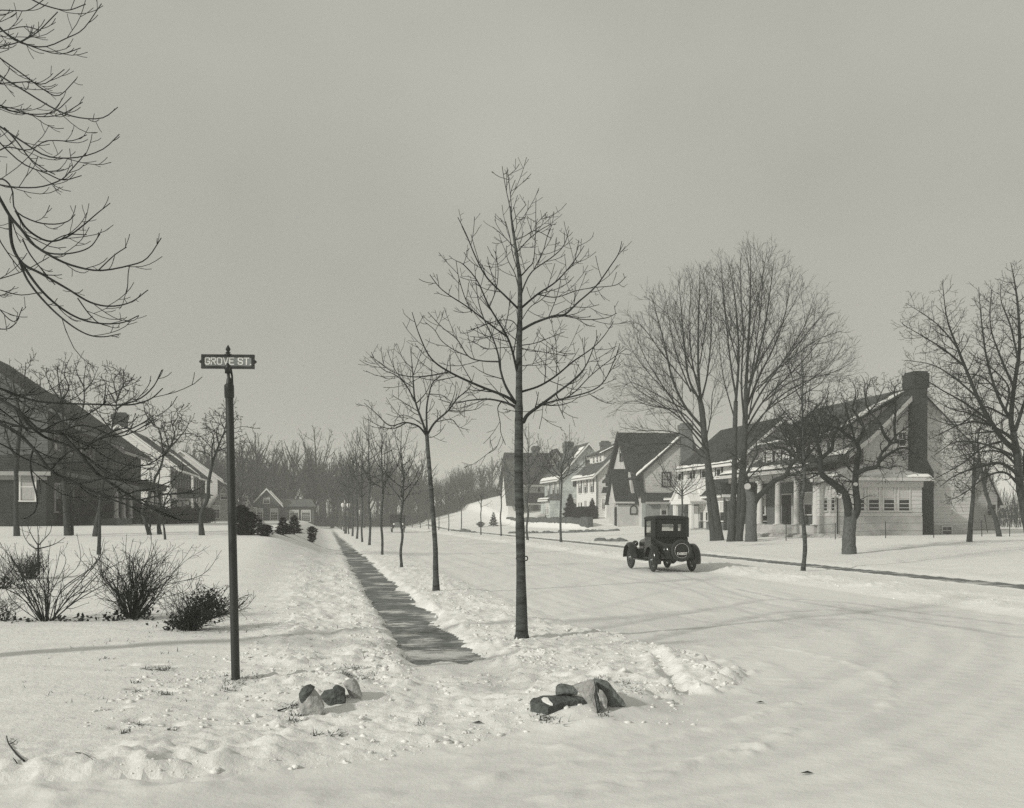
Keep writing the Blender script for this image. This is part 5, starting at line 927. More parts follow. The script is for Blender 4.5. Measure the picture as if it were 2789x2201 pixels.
def chimney(H, t0, t1, s0, s1, z0, z1, m_='brick', cap=.14):
    m = MB(); m.box((t0, s0, z0), (t1, s1, z1 - .25)); m.box((t0 - cap, s0 - cap, z1 - .55), (t1 + cap, s1 + cap, z1 - .05)); m.box((t0 + .1, s0 + .1, z1 - .05), (t1 - .1, s1 - .1, z1 + .12)); return H.part('chimney', m, M[m_])
def pent(H, pl, c, face, a0, a1, z, out, rise, m_='roof', fascia='white', hip=.0):
    """a lean-to roof along a wall plane"""
    m = MB()
    def P(a, o, zz): return (a, c + face * o, zz) if pl == 's' else (c + face * o, a, zz)
    m.loft([P(a0 - hip, out, z), P(a1 + hip, out, z), P(a1, .0, z + rise), P(a0, .0, z + rise)], [P(a0 - hip, out, z - .1), P(a1 + hip, out, z - .1), P(a1, 0, z - .1), P(a0, 0, z - .1)]); r = H.part('pent_roof', m, M[m_])
    if fascia: m = MB(); b0, b1 = P(a0 - hip - .02, out - .02, z - .26), P(a1 + hip + .02, out + .05, z - .03); m.box(b0, b1); H.part('fascia', m, M[fascia])
    return r
def pipe(H, pts, r=.05, m_='shut'): m = MB(); m.tube(pts, r, 6); H.part('downspout', m, M[m_])

# ---- white house with columns, sunroom and big chimney (nearest on the right)
def house_columns():
    z0 = float(base_h(70, 36)) - .05; H = House('colonial_house', 38, 74, z0, 'pale boarded house with round columns, sunroom and a tall brick chimney', 'house', 'houses on the far side of the street')
    g0 = 70.3; tr, zr = 41.0, 10.75; tl, tb = 36.9, 45.1; tf = 33.4; s1 = 86.0; k = .93; ze = zr - k * (tr - tl)            # main roof runs on over the porch
    # main walls
    m = MB(); pen = [(tl, z0 - .6), (tb, z0 - .6), (tb, zr - k * (tb - tr)), (tr, zr), (tl, ze)]; m.prism_s(pen, g0, s1)
    zb = z0 + .75; m.laps('s', g0, -1, [(tl, zb), (tb, zb), (tb, zr - k * (tb - tr)), (tr, zr), (tl, ze)], .24, .035); H.part('wall', m, M['cream'])
    m = MB(); m.box((tl - .03, g0 - .06, z0 - .6), (tb + .05, s1, zb)); H.part('foundation', m, M['conc'])
    # roof: street slope with a flare down to the porch eave, rear slope
    prof = [(tr, zr), (37.2, zr - k * 3.8), (35.6, zr - k * 3.8 - 1.15), (34.4, zr - k * 3.8 - 1.72), (tf - .75, zr - k * 3.8 - 2.08)]; zev = prof[-1][1]
    m = MB()
    for (a, za), (b, zb_) in zip(prof[:-1], prof[1:]):
        m.loft([(a, g0 - .5, za + .04), (b, g0 - .5, zb_ + .04), (b, g0 - .5, zb_ + .2), (a, g0 - .5, za + .2)], [(a, s1 + .5, za + .04), (b, s1 + .5, zb_ + .04), (b, s1 + .5, zb_ + .2), (a, s1 + .5, za + .2)])
    m.loft([(tr, g0 - .5, zr + .04), (tb + .5, g0 - .5, zr - k * (tb + .5 - tr) + .04), (tb + .5, g0 - .5, zr - k * (tb + .5 - tr) + .2), (tr, g0 - .5, zr + .2)], [(tr, s1 + .5, zr + .04), (tb + .5, s1 + .5, zr - k * (tb + .5 - tr) + .04), (tb + .5, s1 + .5, zr - k * (tb + .5 - tr) + .2), (tr, s1 + .5, zr + .2)])
    H.part('roof', m, M['roof2'])
    m = MB()
    for (a, za), (b, zb_) in zip(prof[:3], prof[1:3]): m.loft([(a, g0 - .56, za - .18), (b, g0 - .56, zb_ - .18), (b, g0 - .56, zb_ + .16), (a, g0 - .56, za + .16)], [(a, g0 - .503, za - .18), (b, g0 - .503, zb_ - .18), (b, g0 - .503, zb_ + .16), (a, g0 - .503, za + .16)])
    m.loft([(tr, g0 - .56, zr - .18), (tb + .5, g0 - .56, zr - k * (tb + .5 - tr) - .18), (tb + .5, g0 - .56, zr - k * (tb + .5 - tr) + .16), (tr, g0 - .56, zr + .16)], [(tr, g0 - .503, zr - .18), (tb + .5, g0 - .503, zr - k * (tb + .5 - tr) - .18), (tb + .5, g0 - .503, zr - k * (tb + .5 - tr) + .16), (tr, g0 - .503, zr + .16)])
    m.box((tf - .82, g0 + .1, zev - .14), (tf - .7, s1 + .5, zev + .1)); H.part('fascia', m, M['cream'])
    rng = random.Random(4); snow_strip(H, [(tf - .8, g0 + .2, zev + .24), (tf - .8, s1 + .4, zev + .24)], (1, 0, .36), .95, rng, .1, 50)
    snow_strip(H, [(35.3, g0 - .45, prof[2][1] + .12), (35.3, g0 + 4, prof[2][1] + .12)], (1, 0, .7), .8, rng, .1, 20)
    # shed dormer
    td, sd0, sd1 = 35.7, g0 + 1.6, s1 - 1.2; zt = zr - .25; zd = zr - .3 - .50 * (tr - td)
    m = MB(); m.loft([(td, sd0, 4.6), (tr - .3, sd0, 4.6), (tr - .3, sd0, zt - .15), (td, sd0, zd)], [(td, sd1, 4.6), (tr - .3, sd1, 4.6), (tr - .3, sd1, zt - .15), (td, sd1, zd)])
    m.laps('s', sd0, -1, [(td, 5.2), (tr - .4, 5.2), (tr - .4, zt - .2), (td, zd)], .24); m.laps('t', td, -1, [(sd0, 5.2), (sd1, 5.2), (sd1, zd), (sd0, zd)], .24); H.part('dormer', m, M['cream'])
    m = MB(); m.loft([(td - .6, sd0 - .45, zd - .28), (tr, sd0 - .45, zr + .06), (tr, sd0 - .45, zr + .22), (td - .6, sd0 - .45, zd - .12)], [(td - .6, sd1 + .45, zd - .28), (tr, sd1 + .45, zr + .06), (tr, sd1 + .45, zr + .22), (td - .6, sd1 + .45, zd - .12)]); H.part('dormer_roof', m, M['roof2'])
    snow_strip(H, [(td + .3, sd0 - .4, zd + .34), (tr - .4, sd0 - .4, zr - .02)], (0, 1, 0), 1.3, rng, .1, 24); snow_strip(H, [(td - .55, sd0, zd - .08), (td - .55, sd1, zd - .08)], (1, 0, .5), .45, rng, .1, 30)
    for i in range(4):
        s_ = sd0 + 1.9 + i * 3.2; window(H, 't', td, -1, s_ - .5, s_ + .5, 5.75, 7.15, blind=.5, shut=.42)
    # sunroom
    q0, q1, v0, v1 = 67.2, 70.28, 33.5, 39.45; zs = 4.35; zk = z0 + 1.35
    m = MB(); m.box((v0, q0, z0 - .6), (v1, q1, zs)); m.laps('s', q0, -1, [(v0, zk), (v1, zk), (v1, zs), (v0, zs)], .27, .04); m.laps('t', v0, -1, [(q0, zk), (q1, zk), (q1, zs), (q0, zs)], .27, .04); sr = H.part('sunroom', m, M['cream'])
    m = MB(); m.box((v0 - .03, q0 - .05, z0 - .6), (v1 + .03, q1, zk - .02)); H.part('foundation', m, M['conc'])
    m = MB(); e0, e1, r0, r1 = (v0 - .55, q0 - .55), (v1 + .5, q0 - .55), (36.0, g0 - .1), (38.3, g0 - .1); hz = zs + 1.15
    mid0, mid1 = (v0 + .75, q0 + .35, zs + .62), (v1 - .75, q0 + .35, zs + .62)
    A0, A1, B0, B1 = (e0[0], e0[1], zs + .12), (e1[0], e1[1], zs + .12), (v0 - .55, g0 - .1, zs + .12), (v1 + .5, g0 - .1, zs + .12); R0, R1 = (36.0, g0 - .1, hz), (38.0, g0 - .1, hz); N0, N1 = (v0 + .75, g0 - .1, zs + .62), (v1 - .75, g0 - .1, zs + .62)
    m.add([A0, A1, mid1, mid0, R1, R0, B0, N0, B1, N1, (A0[0], A0[1], zs - .04), (A1[0], A1[1], zs - .04), (B0[0], B0[1], zs - .04), (B1[0], B1[1], zs - .04)],
          [(0, 1, 2, 3), (3, 2, 4, 5), (0, 3, 7, 6), (3, 5, 7), (1, 8, 9, 2), (2, 9, 4), (0, 10, 11, 1), (0, 6, 12, 10), (1, 11, 13, 8), (10, 12, 13, 11)]); H.part('sunroom_roof', m, M['grey'])
    m = MB(); m.box((v0 - .6, q0 - .62, zs - .1), (v1 + .55, q0 - .5, zs + .1)); m.box((v0 - .62, q0 - .5, zs - .1), (v0 - .5, g0 - .2, zs + .1)); m.box((v0 - .05, q0 - .12, zs - .5), (v1 + .05, q0 - .06, zs - .12)); H.part('fascia', m, M['cream'])
    snow_strip(H, [(v0 - .5, q0 - .3, zs + .16), (v0 - .5, q1 + .2, zs + .16)], (1, 0, .4), 1.0, rng, .12, 16); snow_strip(H, [(v1 - 1.3, q0 - .5, zs + .16), (v1 + .45, q0 - .5, zs + .16)], (0, 1, .5), .4, rng, .08, 10)
    for a, b in ((975, 1034), (1077, 1170), (1218, 1312), (1358, 1452)):
        (ta, _), (tb_, _) = on_s(2050 + a / 3.416, 1400, q0), on_s(2050 + b / 3.416, 1400, q0); window(H, 's', q0, -1, ta, tb_, 2.3, 4.0, 'cream', .55, 3, sill=True)
    for a, b in ((668, 706), (737, 775)):
        (sb, _), (sa, _) = on_t(2050 + a / 3.416, 1400, v0), on_t(2050 + b / 3.416, 1400, v0); window(H, 't', v0, -1, sa + .05, sb - .05, 2.3, 4.0, 'cream', .52, 2)
    m = MB(); m.box((v0 - .02, q0 - .06, 2.02), (v1 + .02, q0 - .045, 2.12)); H.part('sill_board', m, M['cream'])
    pipe(H, [(v0 - .15, q0 - .15, zs - .1), (v0 - .12, q0 - .12, zs - .5), (v0 - .12, q0 - .12, z0)])
    # great chimney on the gable wall
    (c0, _), (c1, _) = on_s(2492, 1100, 69.4), on_s(2526, 1100, 69.4)
    m = MB(); m.box((c0, 69.4, z0 + 5.2), (c1, g0 + .5, 11.35)); m.loft([(c0 - .05, 69.2, z0 - .5), (c1 + .35, 69.2, z0 - .5), (c1 + .35, g0 + .4, z0 - .5), (c0 - .05, g0 + .4, z0 - .5)], [(c0 - .05, 69.2, z0 + 4.4), (c1 + .35, 69.2, z0 + 4.4), (c1 + .35, g0 + .4, z0 + 4.4), (c0 - .05, g0 + .4, z0 + 4.4)]); m.loft([(c0 - .05, 69.2, z0 + 4.4), (c1 + .35, 69.2, z0 + 4.4), (c1 + .35, g0 + .4, z0 + 4.4), (c0 - .05, g0 + .4, z0 + 4.4)], [(c0, 69.4, z0 + 5.2), (c1, 69.4, z0 + 5.2), (c1, g0 + .4, z0 + 5.2), (c0, g0 + .4, z0 + 5.2)])
    m.box((c0 - .1, 69.3, 10.75), (c1 + .1, g0 + .6, 11.75)); m.box((c0, 69.4, 11.75), (c1, g0 + .5, 11.9)); ch = H.part('chimney', m, M['dkbrick'])
    (a, _), (b, _) = on_s(2449, 1200, g0), on_s(2466, 1200, g0); window(H, 's', g0, -1, a, b, 6.8, 7.7, 'white', 0, 2, fr=.12)
    # cellar window right of the chimney
    (a, _), (b, _) = on_s(2566, 1400, g0 - .06), on_s(2590, 1400, g0 - .06); window(H, 's', g0 - .06, -1, a, b, z0 + .1, z0 + .6, 'cream', 0, 2)
    # porch: brick front wall, floor, columns, door, windows, steps
    m = MB(); m.box((tl - .35, q1 + .02, z0 - .6), (tl - .02, s1 - .02, 5.0)); H.part('brick_wall', m, M['brick'])
    m = MB(); m.box((tf - .15, q1 + .02, z0 - .6), (tl - .36, s1, z0 + .72)); H.part('porch_floor', m, M['conc'])
    m = MB(); m.box((tf - .1, q1 + .03, zev - .5), (tf + .25, s1 + .3, zev - .12)); m.box((tf + .26, q1 + .03, zev - .2), (tl - .36, s1, zev - .12)); H.part('porch_beam', m, M['cream'])
    for px in (2222.5, 2170, 2119, 2069.5):
        s_, _ = on_t(px, 1400, tf + .08); m = MB(); hz_ = zev - .5 - (z0 + .72); zz = z0 + .72
        m.lathe([(.26, 0), (.26, .1), (.24, .12), (.235, .2), (.225, hz_ * .5), (.2, hz_ - .25), (.23, hz_ - .2), (.24, hz_ - .12)], (tf + .08, s_, zz), 16); m.box((tf + .08 - .27, s_ - .27, zz + hz_ - .12), (tf + .08 + .27, s_ + .27, zz + hz_)); m.box((tf + .08 - .29, s_ - .29, zz), (tf + .08 + .29, s_ + .29, zz + .07)); H.part('column', m, M['cream'])
    for pa, pb in ((2131, 2159),):
        (sa, _), (sb, _) = on_t(pb, 1400, tl - .36), on_t(pa, 1400, tl - .36); m = MB(); m.box((tl - .42, sa, z0 + .74), (tl - .36, sb, z0 + 3.05)); d = H.part('door', m, M['darkdoor']); m = MB(); m.box((tl - .46, sa - .12, z0 + .74), (tl - .37, sa, z0 + 3.15)); m.box((tl - .46, sb, z0 + .74), (tl - .37, sb + .12, z0 + 3.15)); m.box((tl - .46, sa, z0 + 3.05), (tl - .37, sb, z0 + 3.15)); H.part('frame', m, M['cream'], d)
    for pa, pb in ((2078, 2085), (2192, 2214)):
        (sa, _), (sb, _) = on_t(pb, 1400, tl - .35), on_t(pa, 1400, tl - .35); window(H, 't', tl - .35, -1, sa, max(sb, sa + .9), z0 + 1.5, z0 + 3.1, 'white', .55, 2)
    for i in range(3): m = MB(); s_, _ = on_t(2140, 1400, tf); m.box((tf - .5 - .32 * i, s_ - 1.3, z0 - .5), (tf - .16 - .32 * i, s_ + 1.3, z0 + .55 - .19 * i)); H.part('step', m, M['conc'])
    # rear wing wall reaching right, with its low roof
    m = MB(); m.box((tb + .003, 74, z0 - .6), (tb + 1.2, 84, 4.2)); H.part('rear_wing', m, M['cream'])
    for i in range(3):
        pass
    return H
house_columns()
# small outbuilding behind it
H = House('garage', 50, 86, float(base_h(86, 49)), 'low dark-roofed garage behind the house with the big chimney', 'garage')
(ga, _), (gb, _) = on_s(2636, 1335, 84), on_s(2716, 1335, 84)
gable_house(H, ga, gb, 84, 90, H.o[2], 3.6, 6.2, wall='grey', roof='roof', base=.1, lap=.2, trim='grey'); window(H, 's', 84, -1, (ga + gb) / 2 + .4, (ga + gb) / 2 + 1.2, 2.0, 2.9, 'grey', 0)

# ---- brick colonial
def house_brick():
    z0 = .68; tf, s0, s1 = 33.2, 86.9, 101.5; H = House('brick_house', 37, 94, z0, 'house with brick ground floor, boarded upper floor and small gabled portico', 'house', 'houses on the far side of the street')
    tb, tu = 43.0, 34.5; zq = 3.7; m = MB(); m.box((tf, s0, z0 - .6), (tb, s1, zq)); H.part('brick_wall', m, M['brick'])
    gable_house(H, tu, 42.4, s0 + .15, s1 - .15, 3.5, 6.75, 10.1, None, 'white', 'roof', -1, .55, .05, .2, 'white', snow=.32)
    # skirt roof between the floors
    m = MB()
    for (a, za, b, zb) in ((tu - .02, 5.2, tu - .55, 4.55), (tu - .55, 4.55, tf - .5, zq + .05)): m.loft([(a, s0 - .3, za), (b, s0 - .3, zb), (b, s0 - .3, zb - .12), (a, s0 - .3, za - .12)], [(a, s1 + .3, za), (b, s1 + .3, zb), (b, s1 + .3, zb - .12), (a, s1 + .3, za - .12)])
    H.part('skirt_roof', m, M['roof'])
    pent(H, 's', s0 + .13, -1, tf - .4, tb + .3, zq + .06, .62, 1.0, 'roof')
    m = MB(); m.box((tf - .5, s0 - .3, zq - .22), (tf - .42, s1 + .3, zq + .02)); m.box((tf - .04, s0 - .04, zq - .5), (tf - .003, s1, zq - .22)); m.box((tf, s0 - .05, zq - .5), (tb, s0 - .003, zq - .22)); H.part('fascia', m, M['white'])
    Y = lambda x, y: (1640 + x / 4.88, 1130 + y / 4.88)
    for x0, x1 in ((1145, 1232), (1340, 1372), (1515, 1600), (1000, 1075)):
        (sa, _), (sb, _) = on_t(Y(x1, 0)[0], 0, tu), on_t(Y(x0, 0)[0], 0, tu); c = (sa + sb) / 2; window(H, 't', tu, -1, c - .5, c + .5, 5.45, 6.7, 'white', .5, 2, shut=.4)
    for x0, x1 in ((1318, 1410), (1530, 1612)):
        (sa, _), (sb, _) = on_t(Y(x1, 0)[0], 0, tf), on_t(Y(x0, 0)[0], 0, tf); c = (sa + sb) / 2; window(H, 't', tf, -1, c - .95, c - .05, 1.55, 3.1, 'white', .55, 2); window(H, 't', tf, -1, c + .13, c + 1.03, 1.55, 3.1, 'white', .55, 2)
    window(H, 's', s0, -1, 36.0, 37.0, 1.55, 3.1, 'white', .5, 2); window(H, 's', s0, -1, 39.0, 40.0, 1.55, 3.1, 'white', .5, 2)
    # portico: two pairs of posts, pediment with fanlight, snow on its roof
    (sa, _), (sb, _) = on_t(Y(1190, 0)[0], 0, tf - 1.3), on_t(Y(960, 0)[0], 0, tf - 1.3); sc = (sa + sb) / 2; w = (sb - sa) / 2; tp = tf - 1.25
    m = MB(); m.box((tp - .3, sa - .3, 3.0), (tf, sb + .3, 3.32)); H.part('portico_beam', m, M['white'])
    m = MB(); m.prism_t([(sa - .25, 3.33), (sb + .25, 3.33), (sc, 4.9)], tp - .2, tf); ped = H.part('pediment', m, M['white'])
    m = MB(); n = 10; m.loft([(tp - .24, sc + .75 * math.cos(a), 3.5 + .75 * math.sin(a)) for a in np.linspace(0, math.pi, n)], [(tp - .2, sc + .75 * math.cos(a), 3.5 + .75 * math.sin(a)) for a in np.linspace(0, math.pi, n)]); H.part('fanlight', m, M['grey'], ped)
    m = MB(); m.slab([(tp - .35, sa - .5, 3.25), (tf + .9, sa - .5, 3.25), (tf + .9, sc, 5.15), (tp - .35, sc, 5.15)], .14); m.slab([(tp - .35, sb + .5, 3.25), (tf + .9, sb + .5, 3.25), (tf + .9, sc, 5.15), (tp - .35, sc, 5.15)], .14); H.part('portico_roof', m, M['white'])
    m = MB(); m.slab([(tf - .5, sa - .3, 3.62), (tf + .8, sa - .3, 3.62), (tf + .8, sc - .4, 4.98), (tf - .2, sc - .5, 4.9)], .14); H.part('roof_snow', m, M['roofsnow'])
    for s_ in (sa, sa + .45, sb - .45, sb): m = MB(); m.box((tp - .14, s_ - .12, z0), (tp + .1, s_ + .12, 3.0)); H.part('post', m, M['white'])
    m = MB(); m.box((tf - .06, sc - .55, z0 + .2), (tf - .002, sc + .55, 2.85)); H.part('door', m, M['door']); m = MB(); m.box((tp - .2, sa - .2, z0 - .4), (tf - .003, sb + .2, z0 + .18)); H.part('step', m, M['conc'])
    m = MB(); m.box((tf - .05, sa - .1, z0 + .2), (tf - .002, sa + .6, 2.8)); H.part('door', m, M['door'])
    pipe(H, [(tf - .1, s0 - .12, zq), (tf - .1, s0 - .12, z0)]); pipe(H, [(tu - .1, s0 + .1, 6.7), (tu - .1, s0 + .1, 5.0)])
house_brick()

# ---- steep stucco house with cross gable and entry wing
def house_stucco():
    z0 = .75; H = House('stucco_house', 37, 116, z0, 'pale stucco house with steep dark roofs and sweeping entry gable', 'house', 'houses on the far side of the street')
    s0 = 110.7; tl, tr, tb = 33.2, 37.5, 42.0
    gable_house(H, tl, tb, s0, 124, z0, 6.5, 10.25, tr, 'stucco', 'roof', -1, .7, .05, 0, 'shut', ovs=.3)
    k = (10.25 - 6.5) / (tr - tl); rng = random.Random(5); snow_strip(H, [(tl - .65, s0 - .3, 6.5 - k * .65 + .2), (tr - .2, s0 - .3, 10.1 + .16)], (0, 1, 0), .55, rng, .16, 40)
    # cross gable towards the street
    sc, hw, rz = 116.0, 4.0, 10.9; tg = 32.5; m = MB(); m.prism_t([(sc - hw + .3, z0 - .5), (sc + hw - .3, z0 - .5), (sc + hw - .3, 7.0), (sc, rz - .2), (sc - hw + .3, 7.0)], tg, 38.5); H.part('cross_gable', m, M['stucco'])
    m = MB()
    for sg in (-1, 1): m.loft([(tg - .5, sc, rz), (tg - .5, sc + sg * (hw + .1), 6.6), (tg - .5, sc + sg * (hw + .1), 6.78), (tg - .5, sc, rz + .18)], [(40.5, sc, rz), (40.5, sc + sg * (hw + .1), 6.6), (40.5, sc + sg * (hw + .1), 6.78), (40.5, sc, rz + .18)])
    H.part('roof', m, M['roof'])
    m = MB()
    for sg in (-1, 1): m.loft([(tg - .56, sc, rz - .3), (tg - .56, sc + sg * (hw + .1), 6.3), (tg - .56, sc + sg * (hw + .1), 6.8), (tg - .56, sc, rz + .2)], [(tg - .42, sc, rz - .3), (tg - .42, sc + sg * (hw + .1), 6.3), (tg - .42, sc + sg * (hw + .1), 6.8), (tg - .42, sc, rz + .2)])
    H.part('fascia', m, M['shut'])
    # dark sweeping buttress of roof on the near corner
    m = MB(); m.loft([(tl - .85, s0 - .15, 6.4), (tl - .15, s0 - .15, 6.4), (tl + .35, s0 - .15, 4.0), (tl - .35, s0 - .15, 4.0)], [(tl - .85, s0 + 1.2, 6.4), (tl - .15, s0 + 1.2, 6.4), (tl + .35, s0 + 1.2, 4.0), (tl - .35, s0 + 1.2, 4.0)]); H.part('roof_sweep', m, M['roof'])
    window(H, 't', tg, -1, sc - .5, sc + .5, 8.0, 9.4, 'shut', .4); window(H, 't', tg, -1, sc - 1.6, sc - .3, 4.6, 6.2, 'shut', .5); window(H, 't', tg, -1, sc + .3, sc + 1.6, 4.6, 6.2, 'shut', .5)
    # entry wing
    e0, e1, et = 111.8, 115.6, 31.0; m = MB(); m.box((et, e0, z0 - .5), (tg, e1, 3.3)); m.box((et, e0 + .003, z0 - .5), (tl, s0 + 3, 3.3)); H.part('entry_wall', m, M['stucco'])
    ec = 113.9; m = MB()
    for sg, zlo in ((-1, 3.2), (1, 3.2)):
        m.loft([(et - .35, ec, 7.0), (et - .35, ec + sg * 1.2, 5.0), (et - .35, ec + sg * 2.35, zlo), (et - .35, ec + sg * 2.15, zlo - .05), (et - .35, ec + sg * .95, 4.9), (et - .35, ec, 6.7)], [(tg + .6, ec, 7.0), (tg + .6, ec + sg * 1.2, 5.0), (tg + .6, ec + sg * 2.35, zlo), (tg + .6, ec + sg * 2.15, zlo - .05), (tg + .6, ec + sg * .95, 4.9), (tg + .6, ec, 6.7)])
    H.part('entry_roof', m, M['roof']); m = MB(); m.prism_t([(ec - 2.0, 3.28), (ec + 2.0, 3.28), (ec, 6.7)], et, tg); H.part('entry_gable', m, M['stucco'])
    m = MB(); m.loft([(et - .4, e0 - .2, 3.25), (tg + .2, e0 - .2, 3.25), (tg + .2, e0 - .2, 3.4), (et - .4, e0 - .2, 3.4)], [(et - .4, e0 + .2, 3.45), (tg + .2, e0 + .2, 3.45), (tg + .2, e0 + .2, 3.6), (et - .4, e0 + .2, 3.6)]); H.part('fascia', m, M['cream'])
    m = MB(); m.box((et - .05, ec - 1.4, z0 + .1), (et - .002, ec - .6, 2.9)); H.part('door', m, M['darkdoor'])
    (a, za), (b, zb_) = on_s(1718.5, 1402, e0), on_s(1733, 1379, e0); m = MB(); ac = (a + b) / 2; r_ = (b - a) / 2 + .12; m.loft([(ac + r_ * math.cos(x), e0 - .07, zb_ - .3 + r_ * math.sin(x)) for x in np.linspace(0, math.pi, 9)] + [(ac - r_, e0 - .07, za), (ac + r_, e0 - .07, za)], [(ac + r_ * math.cos(x), e0, zb_ - .3 + r_ * math.sin(x)) for x in np.linspace(0, math.pi, 9)] + [(ac - r_, e0, za), (ac + r_, e0, za)]); w = H.part('window', m, M['shut'])
    m = MB(); r_ -= .14; m.loft([(ac + r_ * math.cos(x), e0 - .1, zb_ - .3 + r_ * math.sin(x)) for x in np.linspace(0, math.pi, 9)] + [(ac - r_, e0 - .1, za + .15), (ac + r_, e0 - .1, za + .15)], [(ac + r_ * math.cos(x), e0 - .07, zb_ - .3 + r_ * math.sin(x)) for x in np.linspace(0, math.pi, 9)] + [(ac - r_, e0 - .07, za + .15), (ac + r_, e0 - .07, za + .15)]); H.part('pane', m, M['grey'], w)
    # lower front towards the camera, with a lean-to roof
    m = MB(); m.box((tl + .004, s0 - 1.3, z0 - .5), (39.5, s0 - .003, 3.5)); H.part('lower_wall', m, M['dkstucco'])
    pent(H, 's', s0 - .004, -1, tl - .1, 39.8, 3.45, 1.75, .95, 'roof', 'grey')
    (a, za), (b, zb_) = on_s(1801, 1402, s0 - 1.3), on_s(1815, 1376, s0 - 1.3); window(H, 's', s0 - 1.3, -1, a, b, za, zb_, 'cream', .4, 3)
    (a, za), (b, zb_) = on_s(1804, 1324, s0), on_s(1824, 1288, s0); window(H, 's', s0, -1, a, b, za, zb_, 'shut', .0, 3, 2, wg='grey')
    m = MB(); m.laps('s', s0, -1, [(tl, 4.5), (tb, 4.5), (tb, 6.45), (tr, 10.1), (tl, 6.45)], .3, .02); H.part('upper_wall', m, M['stucco'])
    (a, _), (b, _) = on_s(1857, 1200, s0 - .5), on_s(1886, 1200, s0 - .5); chimney(H, a, b, s0 - .55, s0 + .6, z0, 11.6, 'brick', .08)
    pipe(H, [(tl + .1, s0 - .1, 6.4), (tl + .1, s0 - .1, 4.4)])
house_stucco()

# ---- white boarded house with shed dormer
def house_white():
    z0 = 1.62; tf, tr, tb = 33.2, 37.1, 41.2; s0, s1 = 129.6, 140.2; H = House('white_house', 37, 135, z0, 'bright white boarded house with dark shutters and a shed dormer', 'house', 'houses on the far side of the street')
    gable_house(H, tf, tb, s0, s1, z0, 7.2, 11.0, tr, 'white', 'roof2', -1, .6, .2, .22, 'white', snow=.55)
    Y = lambda x, y: (1370 + x / 6.1, 1180 + y / 6.1)
    for x0, x1 in ((1270, 1300), (1370, 1382), (1465, 1500)):
        (sa, _), (sb, _) = on_t(Y(x1, 0)[0], 0, tf), on_t(Y(x0, 0)[0], 0, tf); c = (sa + sb) / 2; window(H, 't', tf, -1, c - .5, c + .5, 4.9, 6.5, 'white', .4, 2, shut=.42)
        if x0 != 1370: window(H, 't', tf, -1, c - .5, c + .5, 2.0, 3.7, 'white', .4, 2, shut=.42)
        else: m = MB(); m.box((tf - .08, c - .55, 1.8), (tf - .0, c + .55, 3.9)); H.part('door', m, M['grey'])
    (a, za), (b, zb) = on_s(1663, 1324, s0), on_s(1671, 1291, s0); window(H, 's', s0, -1, a, b, za, zb, 'white', .3, 2, shut=.55)
    (a, za), (b, zb) = on_s(1696, 1259, s0), on_s(1704, 1238, s0); window(H, 's', s0, -1, a, b, za, zb, 'white', .3, 2, shut=.4)
    (a, za), (b, zb) = on_s(1640, 1386, s0), on_s(1648, 1360, s0); window(H, 's', s0, -1, a, b, za, zb, 'white', .4, 2, 2)
    (a, za), (b, zb) = on_s(1632, 1343, s0), on_s(1682, 1343, s0); pent(H, 's', s0, -1, a + .5, b - .3, za, 1.0, .75, 'roof', 'white', .5)
    m = MB(); m.box((a + .7, s0 - .8, z0), (b - .5, s0 - .003, za - .1)); H.part('bay', m, M['white'])
    td = 34.6; m = MB(); k = (11.0 - 7.2) / (tr - tf); m.loft([(td, s0 + 2.2, 8.0), (tr, s0 + 2.2, 8.0), (tr, s0 + 2.2, 10.9), (td, s0 + 2.2, 9.75)], [(td, s1 - 1.5, 8.0), (tr, s1 - 1.5, 8.0), (tr, s1 - 1.5, 10.9), (td, s1 - 1.5, 9.75)]); H.part('dormer', m, M['white'])
    m = MB(); m.slab([(td - .4, s0 + 1.8, 9.72), (tr, s0 + 1.8, 11.12), (tr, s1 - 1.1, 11.12), (td - .4, s1 - 1.1, 9.72)], .12); H.part('dormer_roof', m, M['roof2']); rng = random.Random(8); snow_strip(H, [(td - .4, s0 + 1.8, 9.76), (tr - .5, s0 + 1.8, 10.95)], (0, 1, 0), 1.2, rng, .1, 20)
    for s_ in (s0 + 3.4, s0 + 5, s0 + 6.8): window(H, 't', td, -1, s_ - .45, s_ + .45, 8.75, 9.5, 'white', 0, 2)
    chimney(H, 36.3, 37.5, s1 - .9, s1 - .1, z0, 11.7, 'brick', .08); pipe(H, [(tf - .05, s0 - .1, 7.0), (tf - .05, s0 - .1, z0)])
house_white()

